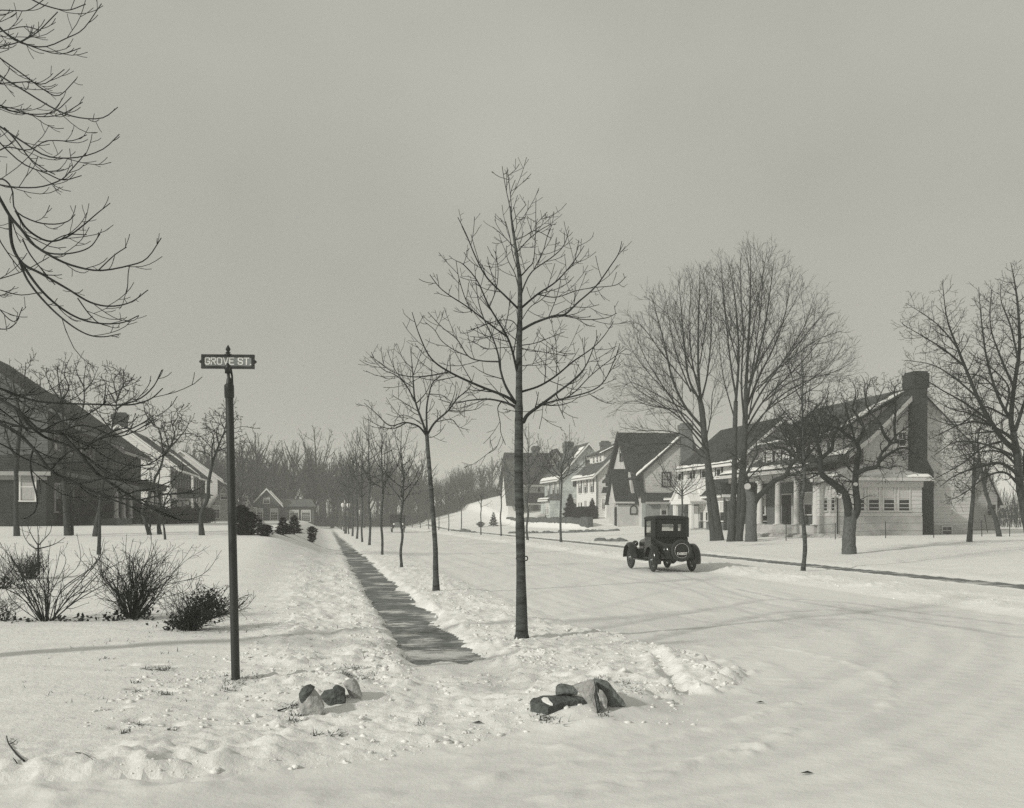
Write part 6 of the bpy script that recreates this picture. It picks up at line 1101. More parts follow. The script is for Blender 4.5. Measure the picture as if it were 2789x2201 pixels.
# ---- pale shingled house
def house_shingle():
    z0 = 1.6; tf, tr, tb = 33.2, 37.2, 41.2; s0, s1 = 150, 161; H = House('shingle_house', 37, 155, z0, 'pale shingled house with a steep snow-edged gable beyond the white house', 'house', 'houses on the far side of the street')
    gable_house(H, tf, tb, s0, s1, z0, 7.6, 12.1, tr, 'shing_w', 'roof2', -1, .6, .2, 0, 'white', snow=.6)
    k = (12.1 - 7.6) / (tr - tf); rng = random.Random(6); snow_strip(H, [(tr - .5, s0 - .1, 12.1 - k * .5 + .22), (tr - 1.9, s0 - .1, 12.1 - k * 1.9 + .22)], (0, 1, 0), 2.6, rng, .1, 14)
    (a, za), (b, zb) = on_s(1596, 1265, s0), on_s(1608, 1245, s0); window(H, 's', s0, -1, a, b, za, zb, 'shut', .4, 2); (a, za), (b, zb) = on_s(1562, 1323, s0), on_s(1569, 1310, s0); window(H, 's', s0, -1, a, b, za, zb, 'shut', 0, 2)
    for s_ in (151.5, 154.5, 158): window(H, 't', tf, -1, s_ - .6, s_ + .6, 4.9, 6.7, 'white', .4, 2, shut=.35)
    (a, za) = on_s(1562, 1360, s0); window(H, 's', s0, -1, a, a + .9, za - 1.2, za, 'white', .4, 2)
    m = MB(); m.box((tf - 1.4, s0 + .5, z0 - .4), (tf - .003, s0 + 7, 4.3)); H.part('bay', m, M['shing_w']); pent(H, 't', tf, -1, s0 + .4, s0 + 7.2, 4.3, 1.8, .9, 'roof2', 'white'); snow_strip(H, [(tf - 1.8, s0 + .3, 4.36), (tf - 1.8, s0 + 7.2, 4.36)], (1, 0, .5), .4, rng, .12, 14)
    for s_ in (151.6, 153.0): window(H, 't', tf - 1.4, -1, s_ - .4, s_ + .4, 2.2, 3.9, 'white', .4, 2)
    for i in range(4): m = MB(); m.box((tf - 3.0 + .35 * i, s0 + 3, z0 - .6), (tf - 2.65 + .35 * i, s0 + 5, z0 + .1 + .22 * i)); H.part('step', m, M['conc'])
    chimney(H, 36.0, 37.4, s1 - 1, s1 - .1, z0, 13.0, 'brick', .1)
house_shingle()

# ---- big dark-roofed house beyond
def house_tudor():
    z0 = 1.8; H = House('tudor_house', 35, 178, z0, 'large house with broad dark roof and little timbered roof gable above the hill', 'house', 'houses on the far side of the street')
    s0, s1, t0, t1 = 172, 183, 30.4, 41; ze, zr, sr = 7.4, 12.2, 177.5
    m = MB(); m.prism_t([(s0, z0 - .6), (s1, z0 - .6), (s1, ze), (sr, zr), (s0, ze)], t0, t1); H.part('wall', m, M['cream'])
    m = MB(); k = (zr - ze) / (sr - s0)
    for se, sg in ((s0, -1), (s1, 1)): m.loft([(t0 - .6, se + sg * .6, ze - k * .6), (t0 - .6, sr, zr), (t0 - .6, sr, zr + .2), (t0 - .6, se + sg * .6, ze - k * .6 + .2)], [(t1 + .6, se + sg * .6, ze - k * .6), (t1 + .6, sr, zr), (t1 + .6, sr, zr + .2), (t1 + .6, se + sg * .6, ze - k * .6 + .2)])
    H.part('roof', m, M['roof']); m = MB(); m.box((t0 - .5, s0 - .72, ze - .75), (t1 + .5, s0 - .56, ze - .45)); H.part('fascia', m, M['white'])
    # small timbered roof gable
    (tc, _) = on_s(1514, 1217, 174.5); m = MB(); m.prism_s([(tc - 1.5, 10.3), (tc + 1.5, 10.3), (tc, 12.4)], 174, 178); g = H.part('roof_gable', m, M['cream']); m = MB(); m.slab([(tc - 2.1, 173.6, 10.15), (tc - 2.1, 178, 10.15), (tc, 178, 12.95), (tc, 173.6, 12.95)], .15); m.slab([(tc + 2.1, 173.6, 10.15), (tc + 2.1, 178, 10.15), (tc, 178, 12.95), (tc, 173.6, 12.95)], .15); H.part('roof', m, M['roof'], g)
    m = MB(); m.box((tc - 1.3, 173.9, 10.5), (tc + 1.3, 173.99, 10.65)); m.box((tc - .1, 173.9, 10.65), (tc + .1, 173.99, 12)); m.box((tc - .45, 173.88, 10.7), (tc - .12, 173.98, 11.4)); H.part('timber', m, M['shut'], g)
    (tc, _) = on_s(1457, 1240, 178); chimney(H, tc - .6, tc + .6, 177, 178, z0, 13.4, 'dim', .1)
    # tall lit gable towards the street with sweeping sides
    (ta, _), (tb_, _) = on_s(1428, 1300, s0 - 1.2), on_s(1442, 1300, s0 - 1.2); m = MB(); m.loft([(28.6, 166.2, z0 - .5), (28.6, 173, z0 - .5), (28.6, 172.0, 6), (28.6, 169.8, 10.6), (28.6, 167.4, 6)], [(31, 166.2, z0 - .5), (31, 173, z0 - .5), (31, 172.0, 6), (31, 169.8, 10.6), (31, 167.4, 6)]); H.part('street_gable', m, M['white'])
    m = MB(); m.slab([(28.2, 165.7, z0 + 1.8), (31.2, 165.7, z0 + 1.8), (31.2, 167.3, 6.2), (28.2, 167.3, 6.2)], .16); m.slab([(28.2, 167.3, 6.2), (31.2, 167.3, 6.2), (31.2, 169.8, 11), (28.2, 169.8, 11)], .16); m.slab([(28.2, 169.8, 11), (31.2, 169.8, 11), (31.2, 172.3, 6.2), (28.2, 172.3, 6.2)], .16); H.part('roof', m, M['roof2'])
    m = MB(); m.box((31.2, s0 - 2.6, z0 - .5), (36.5, s0 - .003, 4.0)); H.part('lower_wall', m, M['grey']); pent(H, 's', s0, -1, 31.2, 36.5, 4.0, 3.0, 1.7, 'roof', 'white')
    (a, za), (b, zb) = on_s(1482, 1340, s0), on_s(1492, 1318, s0); window(H, 's', s0, -1, a, b, za, zb, 'white', .4, 2); (a, za), (b, zb) = on_s(1464, 1340, s0), on_s(1472, 1318, s0); window(H, 's', s0, -1, a, b, za, zb, 'white', .4, 2)
    (a, za), (b, zb) = on_s(1452, 1405, s0 - 2.6), on_s(1466, 1368, s0 - 2.6); m = MB(); m.box((a, s0 - 2.7, max(za, z0)), (b, s0 - 2.603, zb)); H.part('door', m, M['dim'])
house_tudor()

# ---- retaining wall before the upper houses, and their evergreens
m = MB(); p0, p1 = stand(28.0, 113), stand(28.0, 166); n = 60; rng = random.Random(3); rs = []
for i in range(n + 1):
    s_ = 113 + 53 * i / n; w_ = rng.uniform(-.05, .05); zt = 1.75 + .12 * math.sin(i * .7) + rng.uniform(-.05, .05); b = W(28.0 + w_, s_); c = W(28.55 + w_, s_); g = min(ground_xy(b.x, b.y), .9) - .4
    rs.append([(b.x, b.y, g), (b.x, b.y, zt), (c.x, c.y, zt), (c.x, c.y, g)])
m.rings(rs, 0, True, False); o = m.build('retaining_wall', M['wallstone']); tag(o, 'low dark fieldstone retaining wall along the lawn across the street', 'wall')
for px, h, r, lab, sd_ in ((1553, 3.1, 1.05, 'tall dark conical evergreen at the corner of the white house', 1), (1613, 2.6, .8, 'smaller dark evergreen before the front of the white house', 2)):
    (t_, _) = on_s(px, 1410, 126.5); p = W(t_, 126.5); p.z = 1.5; conifer(None, h, r, lab, 200 + sd_, d=p, dens=2.0)
hedge('hedge', 29.3, 124, 31.6, 124.5, 2.2, 1.3, 'dark clipped hedge above the stone retaining wall', 6, 5000, 'needle', wob=.2)

# ------------------------------------------------------------------ left-hand houses
LG = 'houses on the left side of the street'
def house_left_brick():
    z0 = 1.28; H = House('gabled_house', -19, 75, z0, 'brick and boarded gabled house at the left edge, nearest on that side', 'house', LG)
    s0, s1, tf, tb, tr = 66.7, 80.5, -15.45, -27.0, -21.2
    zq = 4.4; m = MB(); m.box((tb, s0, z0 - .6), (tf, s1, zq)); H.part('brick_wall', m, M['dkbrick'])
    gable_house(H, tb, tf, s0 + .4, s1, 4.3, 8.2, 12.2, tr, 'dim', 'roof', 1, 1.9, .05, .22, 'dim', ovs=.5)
    pent(H, 's', s0 + .38, -1, tb, tf + .3, 4.5, .75, .95, 'roof', 'grey'); pent(H, 't', tf, 1, s0, s1, 4.5, 1.0, .95, 'roof', 'dim')
    m = MB(); m.box((tb, s0 - .06, 4.0), (tf + .05, s0 - .003, 4.3)); H.part('fascia', m, M['grey'])
    (a, za), (b, zb) = on_s(57, 1363, s0), on_s(95, 1290, s0); window(H, 's', s0, -1, a, b, za, zb, 'white', .98, 1, bm='curtain')
    for s_ in (69.2, 73, 77): window(H, 't', tf, 1, s_ - .5, s_ + .5, 2.2, 3.8, 'grey', .5, 2, bm='dim')
    for s_ in (69, 72.5, 76, 79): window(H, 't', tf, 1, s_ - .5, s_ + .5, 5.9, 7.5, 'grey', .5, 2, shut=.4, bm='dim')
    window(H, 's', s0 + .4, -1, -20, -19, 6, 7.6, 'grey', .5, 2, shut=.4)
    # porch on the street side
    m = MB(); m.box((tf + .003, 74, z0 - .5), (tf + 2.6, 80, z0 + .5)); H.part('porch_floor', m, M['dim']); m = MB(); m.loft([(tf + .003, 73.6, 4.7), (tf + 3.0, 73.6, 4.0), (tf + 3.0, 73.6, 3.75), (tf + .003, 73.6, 3.75)], [(tf + .003, 80.4, 4.7), (tf + 3.0, 80.4, 4.0), (tf + 3.0, 80.4, 3.75), (tf + .003, 80.4, 3.75)]); H.part('porch_roof', m, M['dim'])
    for s_ in (74.3, 76.9, 79.7): m = MB(); m.lathe([(.2, 0), (.2, .1), (.16, .15), (.14, 2.0)], (tf + 2.5, s_, z0 + .5), 10); H.part('column', m, M['grey'])
house_left_brick()
def left_house(s0, s1, z0, label, wall, eave=7.25, ridge=11.0, tf=-14.9, porch=None, chim=None, cat='house', trim='white', roof='roof', name='gabled_house', nwin=5, snowr=True, shade='grey', ext=-1.0):
    H = House(name, tf - 5, (s0 + s1) / 2, z0, label, cat, LG); tb = tf - 10; tr = tf - 5
    gable_house(H, tb, tf, s0, s1, z0, eave, ridge, tr, wall, roof, 1, .9, .3, .22, trim)
    rng = random.Random(int(s0)); k = (ridge - eave) / 5
    if snowr: snow_strip(H, [(tf + .8, s0 - .35, eave - k * .8 + .2), (tr + .5, s0 - .35, ridge - k * .5 + .2)], (0, 1, 0), .5, rng, .12, 30)
    for i in range(nwin):
        s_ = s0 + 1.6 + (s1 - s0 - 3.2) * i / (nwin - 1); window(H, 't', tf, 1, s_ - .5, s_ + .5, 4.9, 6.5, 'dim', .4, 2, shut=.42, bm='dim')
        if not porch or not (porch[0] < s_ < porch[1]): window(H, 't', tf, 1, s_ - .5, s_ + .5, 1.9, 3.6, 'dim', .4, 2, shut=.42, bm='dim')
    window(H, 's', s0, -1, tr - .5, tr + .5, 5, 6.5, trim, .4, 2, shut=.4)
    if porch:
        a, b = porch; m = MB(); m.box((tf + .003, a, z0 - .5), (tf + 2.4, b, z0 + .45)); H.part('porch_floor', m, M['dim']); m = MB(); m.box((tf + .003, a - .2, 3.95), (tf + 2.6, b + .2, 4.35)); H.part('porch_beam', m, M['dim']); pent(H, 't', tf, 1, a - .3, b + .3, 4.37, 2.9, .7, roof, None)
        n = max(3, int((b - a) / 2.5))
        for i in range(n): m = MB(); s_ = a + .3 + (b - a - .6) * i / (n - 1); m.lathe([(.24, 0), (.24, .1), (.2, .15), (.17, 3.95 - z0 - .45)], (tf + 2.2, s_, z0 + .45), 12); H.part('column', m, M['cream'])
        m = MB(); m.box((tf, (a + b) / 2 - .5, z0 + .5), (tf + .06, (a + b) / 2 + .5, 3.5)); H.part('door', m, M['darkdoor'])
    if chim: chimney(H, tr - .7, tr + .7, chim, chim + 1, z0, ridge + 1.3, 'dkbrick', .1)
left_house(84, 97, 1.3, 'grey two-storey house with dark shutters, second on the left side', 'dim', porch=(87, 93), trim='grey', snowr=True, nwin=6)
left_house(115.5, 134, 1.3, 'white-gabled house with porch columns, third on the left side', 'white', porch=(121, 130), nwin=7, chim=115.9)
left_house(139, 153, 1.0, 'white house with a dark roof behind the porch columns, fourth on the left side', 'white', ridge=11.3, nwin=5, tf=-15.2)
left_house(158, 172, .8, 'white house half hidden by the sign post, farthest in the left row', 'white', nwin=4, tf=-14.0)
def cottage(px0, px1, s, z0, eave, ridge, label, gable=True, wall='dim', snow=True, low=None):
    (a, _), (b, _) = on_s(px0, 1420, s), on_s(px1, 1420, s); H = House('cottage', (a + b) / 2, s + 4, z0, label, 'house', 'small far houses'); gable_house(H, a, b, s, s + 8, z0, eave, ridge, None, wall, 'roof', 1, .5, .2, .25, 'white' if snow else 'grey')
    if snow: rng = random.Random(2); k = (ridge - eave) / (b - a) * 2; snow_strip(H, [(b + .4, s - .3, eave - k * .4 + .2), ((a + b) / 2 + .4, s - .3, ridge - k * .4 + .2)], (0, 1, 0), .8, rng, .14, 20)
    c = (a + b) / 2; window(H, 's', s, -1, c - 1.6, c - .6, z0 + 1, z0 + 2.6, 'white', .3, 3, 2); window(H, 's', s, -1, c + .6, c + 1.6, z0 + 1, z0 + 2.6, 'white', .3, 3, 2); window(H, 's', s, -1, c - .4, c + .4, z0 + 3.5, z0 + 4.2, 'white', .3, 2)
    if low:
        m = MB(); m.box((b, s + .5, z0 - .5), (b + low, s + 6, z0 + 3)); H.part('wing', m, M['dim']); m = MB(); m.loft([(b, s, z0 + 3), (b + low + .4, s, z0 + 3), (b + low + .4, s + 6, z0 + 3), (b, s + 6, z0 + 3)], [(b, s + 3, z0 + 4.2), (b + low - .4, s + 3, z0 + 4.2), (b + low - .4, s + 3.2, z0 + 4.2), (b, s + 3.2, z0 + 4.2)]); H.part('wing_roof', m, M['dim']); window(H, 's', s + .5, -1, b + low * .3, b + low * .3 + 1.2, z0 + .8, z0 + 2.4, 'white', .2, 4, 3); window(H, 's', s + .5, -1, b + low * .65, b + low * .65 + 1.2, z0 + .8, z0 + 2.4, 'white', .2, 4, 3)
cottage(690, 762, 168, .4, 3.9, 6.0, 'small dark gabled house with snow-edged roof beyond the left lawn', low=5.0)
cottage(648, 684, 160, .5, 3.5, 5.2, 'small dim house with a flat porch, right of the sign post', wall='grey', snow=False)
cottage(585, 636, 150, .7, 3.9, 5.8, 'dim cottage peeping out left of the sign post', wall='grey', snow=False)
H = House('shed', *(lambda p: (p[0] + 1.5, 190, 0.2))(on_s(826, 1420, 190)), 'small pale shed left of the tallest tree at the end of the walk', 'shed'); (a, _), (b, _) = on_s(822, 1420, 188), on_s(842, 1420, 188); gable_house(H, a, b, 188, 192, .1, 1.9, 2.4, None, 'dim', 'grey', 1, .2, .05, .3, 'dim', ovs=.1)

# ------------------------------------------------------------------ lettering as meshes
def text_mesh(name, body, size, depth=.004, bold=0.0, sx=1.0, space=1.0):
    c = bpy.data.curves.new(name, 'FONT'); c.body = body; c.size = size; c.extrude = depth; c.offset = bold; c.align_x = 'CENTER'; c.align_y = 'CENTER'; c.space_character = space
    o = bpy.data.objects.new(name, c); COL.objects.link(o); bpy.context.view_layer.update()
    me = bpy.data.meshes.new_from_object(o.evaluated_get(bpy.context.evaluated_depsgraph_get())); bpy.data.objects.remove(o)
    me.transform(Matrix.Rotation(math.pi / 2, 4, 'X') @ Matrix.Diagonal((sx, 1, 1, 1))); return me        # upright, facing -y
# block letters cut from strokes: each glyph is a list of polylines on a 4 x 6 grid
GL = {'G': [[(4, 4.3), (4, 5.2), (3.2, 6), (.8, 6), (0, 5.2), (0, .8), (.8, 0), (3.2, 0), (4, .8), (4, 2.5), (2.5, 2.5)]], 'R': [[(0, 0), (0, 6), (3.2, 6), (4, 5.2), (4, 3.8), (3.2, 3), (0, 3)], [(2, 3), (4, 0)]], 'O': [[(.8, 0), (0, .8), (0, 5.2), (.8, 6), (3.2, 6), (4, 5.2), (4, .8), (3.2, 0), (.8, 0)]],
      'V': [[(0, 6), (2, 0), (4, 6)]], 'E': [[(3.7, 6), (0, 6), (0, 0), (3.7, 0)], [(0, 3.1), (3, 3.1)]], 'S': [[(4, 4.7), (4, 5.2), (3.2, 6), (.8, 6), (0, 5.2), (0, 4), (.8, 3.2), (3.2, 2.8), (4, 2), (4, .8), (3.2, 0), (.8, 0), (0, .8), (0, 1.4)]], 'T': [[(-.1, 6), (4.1, 6)], [(2, 6), (2, 0)]], '.': [[(0, 0), (.35, 0)]],
      '4': [[(3, 0), (3, 6), (0, 1.8), (4, 1.8)]], '8': [[(.8, 3.1), (0, 3.9), (0, 5.2), (.8, 6), (3.2, 6), (4, 5.2), (4, 3.9), (3.2, 3.1), (.8, 3.1), (0, 2.3), (0, .8), (.8, 0), (3.2, 0), (4, .8), (4, 2.3), (3.2, 3.1)]], '3': [[(0, 5.2), (.8, 6), (3.2, 6), (4, 5.2), (4, 3.9), (3.2, 3.1), (1.6, 3.1)], [(3.2, 3.1), (4, 2.3), (4, .8), (3.2, 0), (.8, 0), (0, .8)]], '7': [[(0, 6), (4, 6), (1.6, 0)]]}
def lettering(words, width, height, stroke, y, gap=1.9, space=2.6):
    """flat raised letters in the plane y, centred on the origin"""
    adv = []; x = 0
    for ch in words:
        if ch == ' ': x += space; continue
        adv.append((ch, x)); x += (.5 if ch == '.' else 4) + gap
    tot = x - gap; kx, kz = width / tot, height / 6; m = MB()
    for ch, ox in adv:
        for li, ln in enumerate(GL[ch]):
            pts = [((ox + a - tot / 2) * kx, (b - 3) * kz) for a, b in ln]; n = len(pts); cl = pts[0] == pts[-1]; Lf, Rt = [], []
            for i, p in enumerate(pts):
                a = pts[i - 1] if i else (pts[-2] if cl else None); c = pts[i + 1] if i < n - 1 else (pts[1] if cl else None)
                d1 = Vector((p[0] - a[0], p[1] - a[1])).normalized() if a else None; d2 = Vector((c[0] - p[0], c[1] - p[1])).normalized() if c else None
                d = ((d1 or d2) + (d2 or d1)).normalized(); nn = Vector((-d.y, d.x)); q = 1 / max(.45, nn.dot(Vector((-(d1 or d2).y, (d1 or d2).x)))); e = Vector((0, 0))
                if a is None: e = -d * stroke * .5
                if c is None: e = d * stroke * .5
                pv = Vector(p) + e; Lf.append(pv + nn * stroke * .5 * q); Rt.append(pv - nn * stroke * .5 * q)
            yy = y - .0006 * li
            for i in range(n - 1): m.add([(v.x, yy, v.y) for v in (Lf[i], Lf[i + 1], Rt[i + 1], Rt[i])], [(0, 1, 2, 3)])
    return m

# ------------------------------------------------------------------ the street sign
def street_sign():
    base = foot(642, 1852); D = base.y; S = lambda x, y: (520 + x / 9.49, 920 + y / 9.49)
    topw = at(*S(985, 1180), D); lean = (topw - base); k = D / F
    root = empty('street_sign', base, 0, 'tall dark pole with a small framed plate reading GROVE ST.', 'street sign')
    m = MB(); h = lean.length; d = lean.normalized(); n = 24
    m.tube([d * -.15, d * .4, d * (h * .5), d * (h - .13)], [.0475, .0465, .045, .0435], n); m.build('pole', M['iron'], root)
    m = MB(); m.tube([d * (h - .16), d * (h - .155), d * (h - .03), d * (h - .015), d * h], [.046, .053, .053, .05, .025], n); m.build('cap', M['iron'], root)
    c0 = d * h; br = at(*S(960, 830), D) - base; m = MB(); m.tube([c0 - d * .02, c0 + d * .05, c0.lerp(br, .45), c0.lerp(br, .8), br], [.036, .026, .017, .018, .03], 10); b2 = at(*S(1010, 800), D) - base + Vector((0, .03, 0)); m.tube([c0 + Vector((.03, .02, -.02)), c0.lerp(b2, .5) + Vector((.02, .02, 0)), b2], [.014, .011, .014], 8); m.build('bracket', M['iron'], root)
    c = at(*S(958, 620), D) - base; w = (1640 - 275) / 9.49 * k; hh = (800 - 435) / 9.49 * k; plate = empty('name_plate', c, 0); plate.parent = root; plate.rotation_euler = (0, math.radians(-.4), math.radians(3))
    for o in (plate,): bpy.data.objects.remove(o)
    rot = Matrix.Rotation(math.radians(.5), 4, 'Y')
    def pt(name, mb, mm, parent=root): o = mb.build(name, M[mm], parent); o.data.transform(Matrix.Translation(c) @ rot) if parent is root else o.data.transform(Matrix.Translation(c) @ rot); return o
    m = MB(); fw = .026
    m.box((-w / 2, -.022, hh / 2 - fw), (w / 2, .022, hh / 2)); m.box((-w / 2, -.022, -hh / 2), (w / 2, .022, -hh / 2 + fw)); m.box((-w / 2, -.021, -hh / 2 + fw), (-w / 2 + fw * 1.15, .021, hh / 2 - fw)); m.box((w / 2 - fw * 1.15, -.021, -hh / 2 + fw), (w / 2, .021, hh / 2 - fw))
    for sg in (-1, 1): m.lathe([(.004, -.012), (.016, -.006), (.02, .006), (.014, .02), (.004, .026)] if sg > 0 else [(.004, .012), (.016, .006), (.02, -.006), (.014, -.02), (.004, -.026)], (sg * w / 2, 0, 0), 10, axis='x')
    pt('frame', m, 'iron')
    m = MB(); m.box((-w / 2 + fw, -.008, -hh / 2 + fw), (w / 2 - fw, .008, hh / 2 - fw)); p = pt('plate', m, 'plate')
    lw, lh = (1585 - 375) / 9.49 * k, (710 - 510) / 9.49 * k; m = lettering('GROVE ST.', lw - .012, lh - .014, .0135, -.0105, 1.75, 2.3); o = m.build('lettering', M['letter'], p); o.data.transform(Matrix.Translation(c + Vector((.004, 0, .006))) @ rot)
    m = MB(); z = hh / 2; m.lathe([(.04, -.012), (.04, .006), (.018, .012), (.028, .02), (.028, .026), (.014, .03), (.02, .042), (.028, .056), (.024, .072), (.012, .09), (.003, .108)], (0, 0, z), 14); pt('finial', m, 'iron')
    m = MB(); m.lathe([(.012, -.02), (.034, -.05), (.034, .03), (.02, .05), (.006, .065)], (0, -.0, -z + .0), 12); m.box((-.035, -.028, -z - .01), (.035, .028, -z + .012)); pt('clamp', m, 'iron')
street_sign()

# ------------------------------------------------------------------ field stones at the mouth of the walk
def stone(px, d, depth, label, mm, seed, back=(0, 0, .0), bulge=.0, shrink=.85, rough=.012, group='stones at the mouth of the walk', top=None):
    rng = random.Random(seed); c = np.mean(px, axis=0); fr = [at(x, y, d) for x, y in px]; bk = [at(c[0] + (x - c[0]) * shrink, c[1] + (y - c[1]) * shrink, d) + Vector((back[0], depth, back[2])) for x, y in px]
    base = at(c[0], max(p[1] for p in px), d + depth / 2); bm = bmesh.new(); vf = [bm.verts.new(p - base) for p in fr]; vb = [bm.verts.new(p - base) for p in bk]; n = len(vf)
    cf = bm.verts.new(sum(((p - base) for p in fr), Vector()) / n + Vector((0, -bulge, 0))); cb = bm.verts.new(sum(((p - base) for p in bk), Vector()) / n + Vector((0, bulge * .7, 0)))
    for i in range(n):
        j = (i + 1) % n; bm.faces.new((vf[i], vf[j], vb[j], vb[i])); bm.faces.new((vf[j], vf[i], cf)); bm.faces.new((vb[i], vb[j], cb))
    bmesh.ops.recalc_face_normals(bm, faces=bm.faces); bmesh.ops.subdivide_edges(bm, edges=bm.edges, cuts=3, use_grid_fill=True, smooth=.12); bmesh.ops.triangulate(bm, faces=bm.faces)
    bm.normal_update()
    for v in bm.verts: v.co += v.normal * (mnoise.noise(v.co * 9 + Vector((seed, 0, 0))) * rough * 1.6 + mnoise.noise(v.co * 26 + Vector((0, seed, 0))) * rough)
    me = bpy.data.meshes.new('stone'); bm.to_mesh(me); bm.free(); o = put('stone', me, M[mm], None, base); tag(o, label, 'stone', group); return o
L3 = lambda *p: z2(p, 400, 1800, 3.607); R5 = lambda *p: z2(p, 1400, 1800, 5.41)
dl = foot(846, 1948).y; dm = foot(910, 1921).y; dk = foot(965, 1903).y
stone(L3((1495, 340), (1530, 275), (1570, 255), (1620, 285), (1680, 350), (1720, 410), (1735, 470), (1715, 515), (1680, 550), (1600, 545), (1530, 530), (1492, 480), (1488, 410)), dl, .16, 'rounded upright stone with a pale face, left of the walk', 'lstone', 1, (0, 0, 0), .05, .82, .006)
stone(L3((1520, 268), (1570, 250), (1625, 283), (1600, 330), (1555, 400), (1515, 420), (1490, 370), (1492, 320)), dl - .035, .2, 'dark frozen cap on the rounded pale stone left of the walk', 'dstone', 2, (0, 0, 0), .02, .9, .005)
stone(L3((1700, 345), (1745, 295), (1830, 285), (1835, 258), (1870, 255), (1925, 300), (1935, 360), (1950, 410), (1880, 425), (1850, 425), (1820, 445), (1790, 440), (1745, 400)), dm, .18, 'dark jagged stone, middle of the three', 'dstone', 3, (0, 0, .0), .03, .85, .008)
stone(L3((1930, 220), (1960, 195), (2020, 190), (2055, 230), (2080, 290), (2105, 360), (2090, 378), (2030, 372), (1990, 340), (1965, 300)), dk, .16, 'small wedge-shaped stone, nearest the walk of the left three', 'lstone', 4, (0, 0, 0), .03, .85, .006)
# flat slab and the leaning stones on the right
def slab_stone():
    dF = foot(1492, 1949).y; dB = dF + .36; top = R5((235, 605), (300, 545), (420, 515), (640, 500), (900, 505), (1030, 545), (1065, 570), (900, 590), (790, 600), (715, 610), (640, 640), (560, 660), (500, 690)); dd = [.13, .25, .33, .36, .36, .30, .25, .2, .17, .15, .08, .04, 0]
    T = [at(x, y, dF + e) for (x, y), e in zip(top, dd)]; base = at(1492, 1949, dF); bm = bmesh.new(); a = [bm.verts.new(p - base) for p in T]; b = [bm.verts.new(p - base - Vector((0, 0, .10 + .02 * math.sin(i * 2)))) for i, p in enumerate(T)]; n = len(a)
    ct = bm.verts.new(sum((v.co for v in a), Vector()) / n); cb = bm.verts.new(sum((v.co for v in b), Vector()) / n)
    for i in range(n): j = (i + 1) % n; bm.faces.new((a[i], a[j], b[j], b[i])); bm.faces.new((a[j], a[i], ct)); bm.faces.new((b[i], b[j], cb))
    bmesh.ops.recalc_face_normals(bm, faces=bm.faces); bmesh.ops.subdivide_edges(bm, edges=bm.edges, cuts=4, use_grid_fill=True, smooth=.05); bmesh.ops.triangulate(bm, faces=bm.faces); bm.normal_update()
    for v in bm.verts: v.co += v.normal * (mnoise.noise(v.co * 11) * .012 + mnoise.noise(v.co * 34) * .007)
    me = bpy.data.meshes.new('stone'); bm.to_mesh(me); bm.free(); o = put('stone', me, M['dstone'], None, base); tag(o, 'long flat dark slab of stone with a snow patch on top', 'stone', 'stones at the mouth of the walk')
    q = [at(x, y, dF + e) + Vector((0, 0, .012)) - base for (x, y), e in zip(R5((405, 575), (440, 553), (500, 562), (520, 600), (570, 650), (530, 650), (470, 630), (430, 615)), (.2, .23, .22, .15, .06, .06, .1, .13))]; m = MB(); m.loft(q, [p - Vector((0, 0, .03)) for p in q]); s = m.build('snow_patch', M['roofsnow'], o)
slab_stone()
dr = foot(1625, 1945).y
stone(R5((880, 380), (1000, 340), (1110, 308), (1170, 302), (1190, 420), (1185, 540), (1205, 650), (1225, 770), (1170, 740), (1100, 640), (1040, 560), (960, 470)), dr, .14, 'pale triangular stone leaning up behind the flat slab', 'lstone', 5, (.0, 0, 0), .015, .95, .005)
stone(R5((1168, 300), (1195, 345), (1215, 410), (1250, 540), (1265, 660), (1275, 775), (1225, 785), (1200, 650), (1185, 520)), dr + .02, .15, 'dark narrow edge stone right against the pale triangular one', 'dstone', 6, (0, 0, 0), .02, .95, .005)
stone(R5((1255, 420), (1300, 445), (1350, 520), (1380, 590), (1370, 690), (1355, 710), (1315, 670), (1275, 580), (1250, 490)), dr + .03, .08, 'thin pale oval stone standing in the gap between two larger ones', 'lstone', 7, (0, 0, 0), .02, .85, .004)
stone(R5((1215, 355), (1245, 310), (1300, 290), (1390, 315), (1470, 410), (1560, 530), (1640, 630), (1650, 680), (1560, 668), (1450, 675), (1390, 640), (1330, 520), (1260, 410)), dr + .16, .26, 'large dark sloping stone, rightmost of the group beside the road', 'stone', 8, (-.05, 0, 0), .02, .85, .008)
stone(R5((608, 455), (640, 415), (700, 400), (800, 415), (900, 420), (945, 450), (930, 500), (780, 500), (660, 505), (612, 500)), dr + .3, .16, 'small rounded dark stone lying behind the flat slab', 'stone', 9, (0, 0, .02), .03, .9, .006)

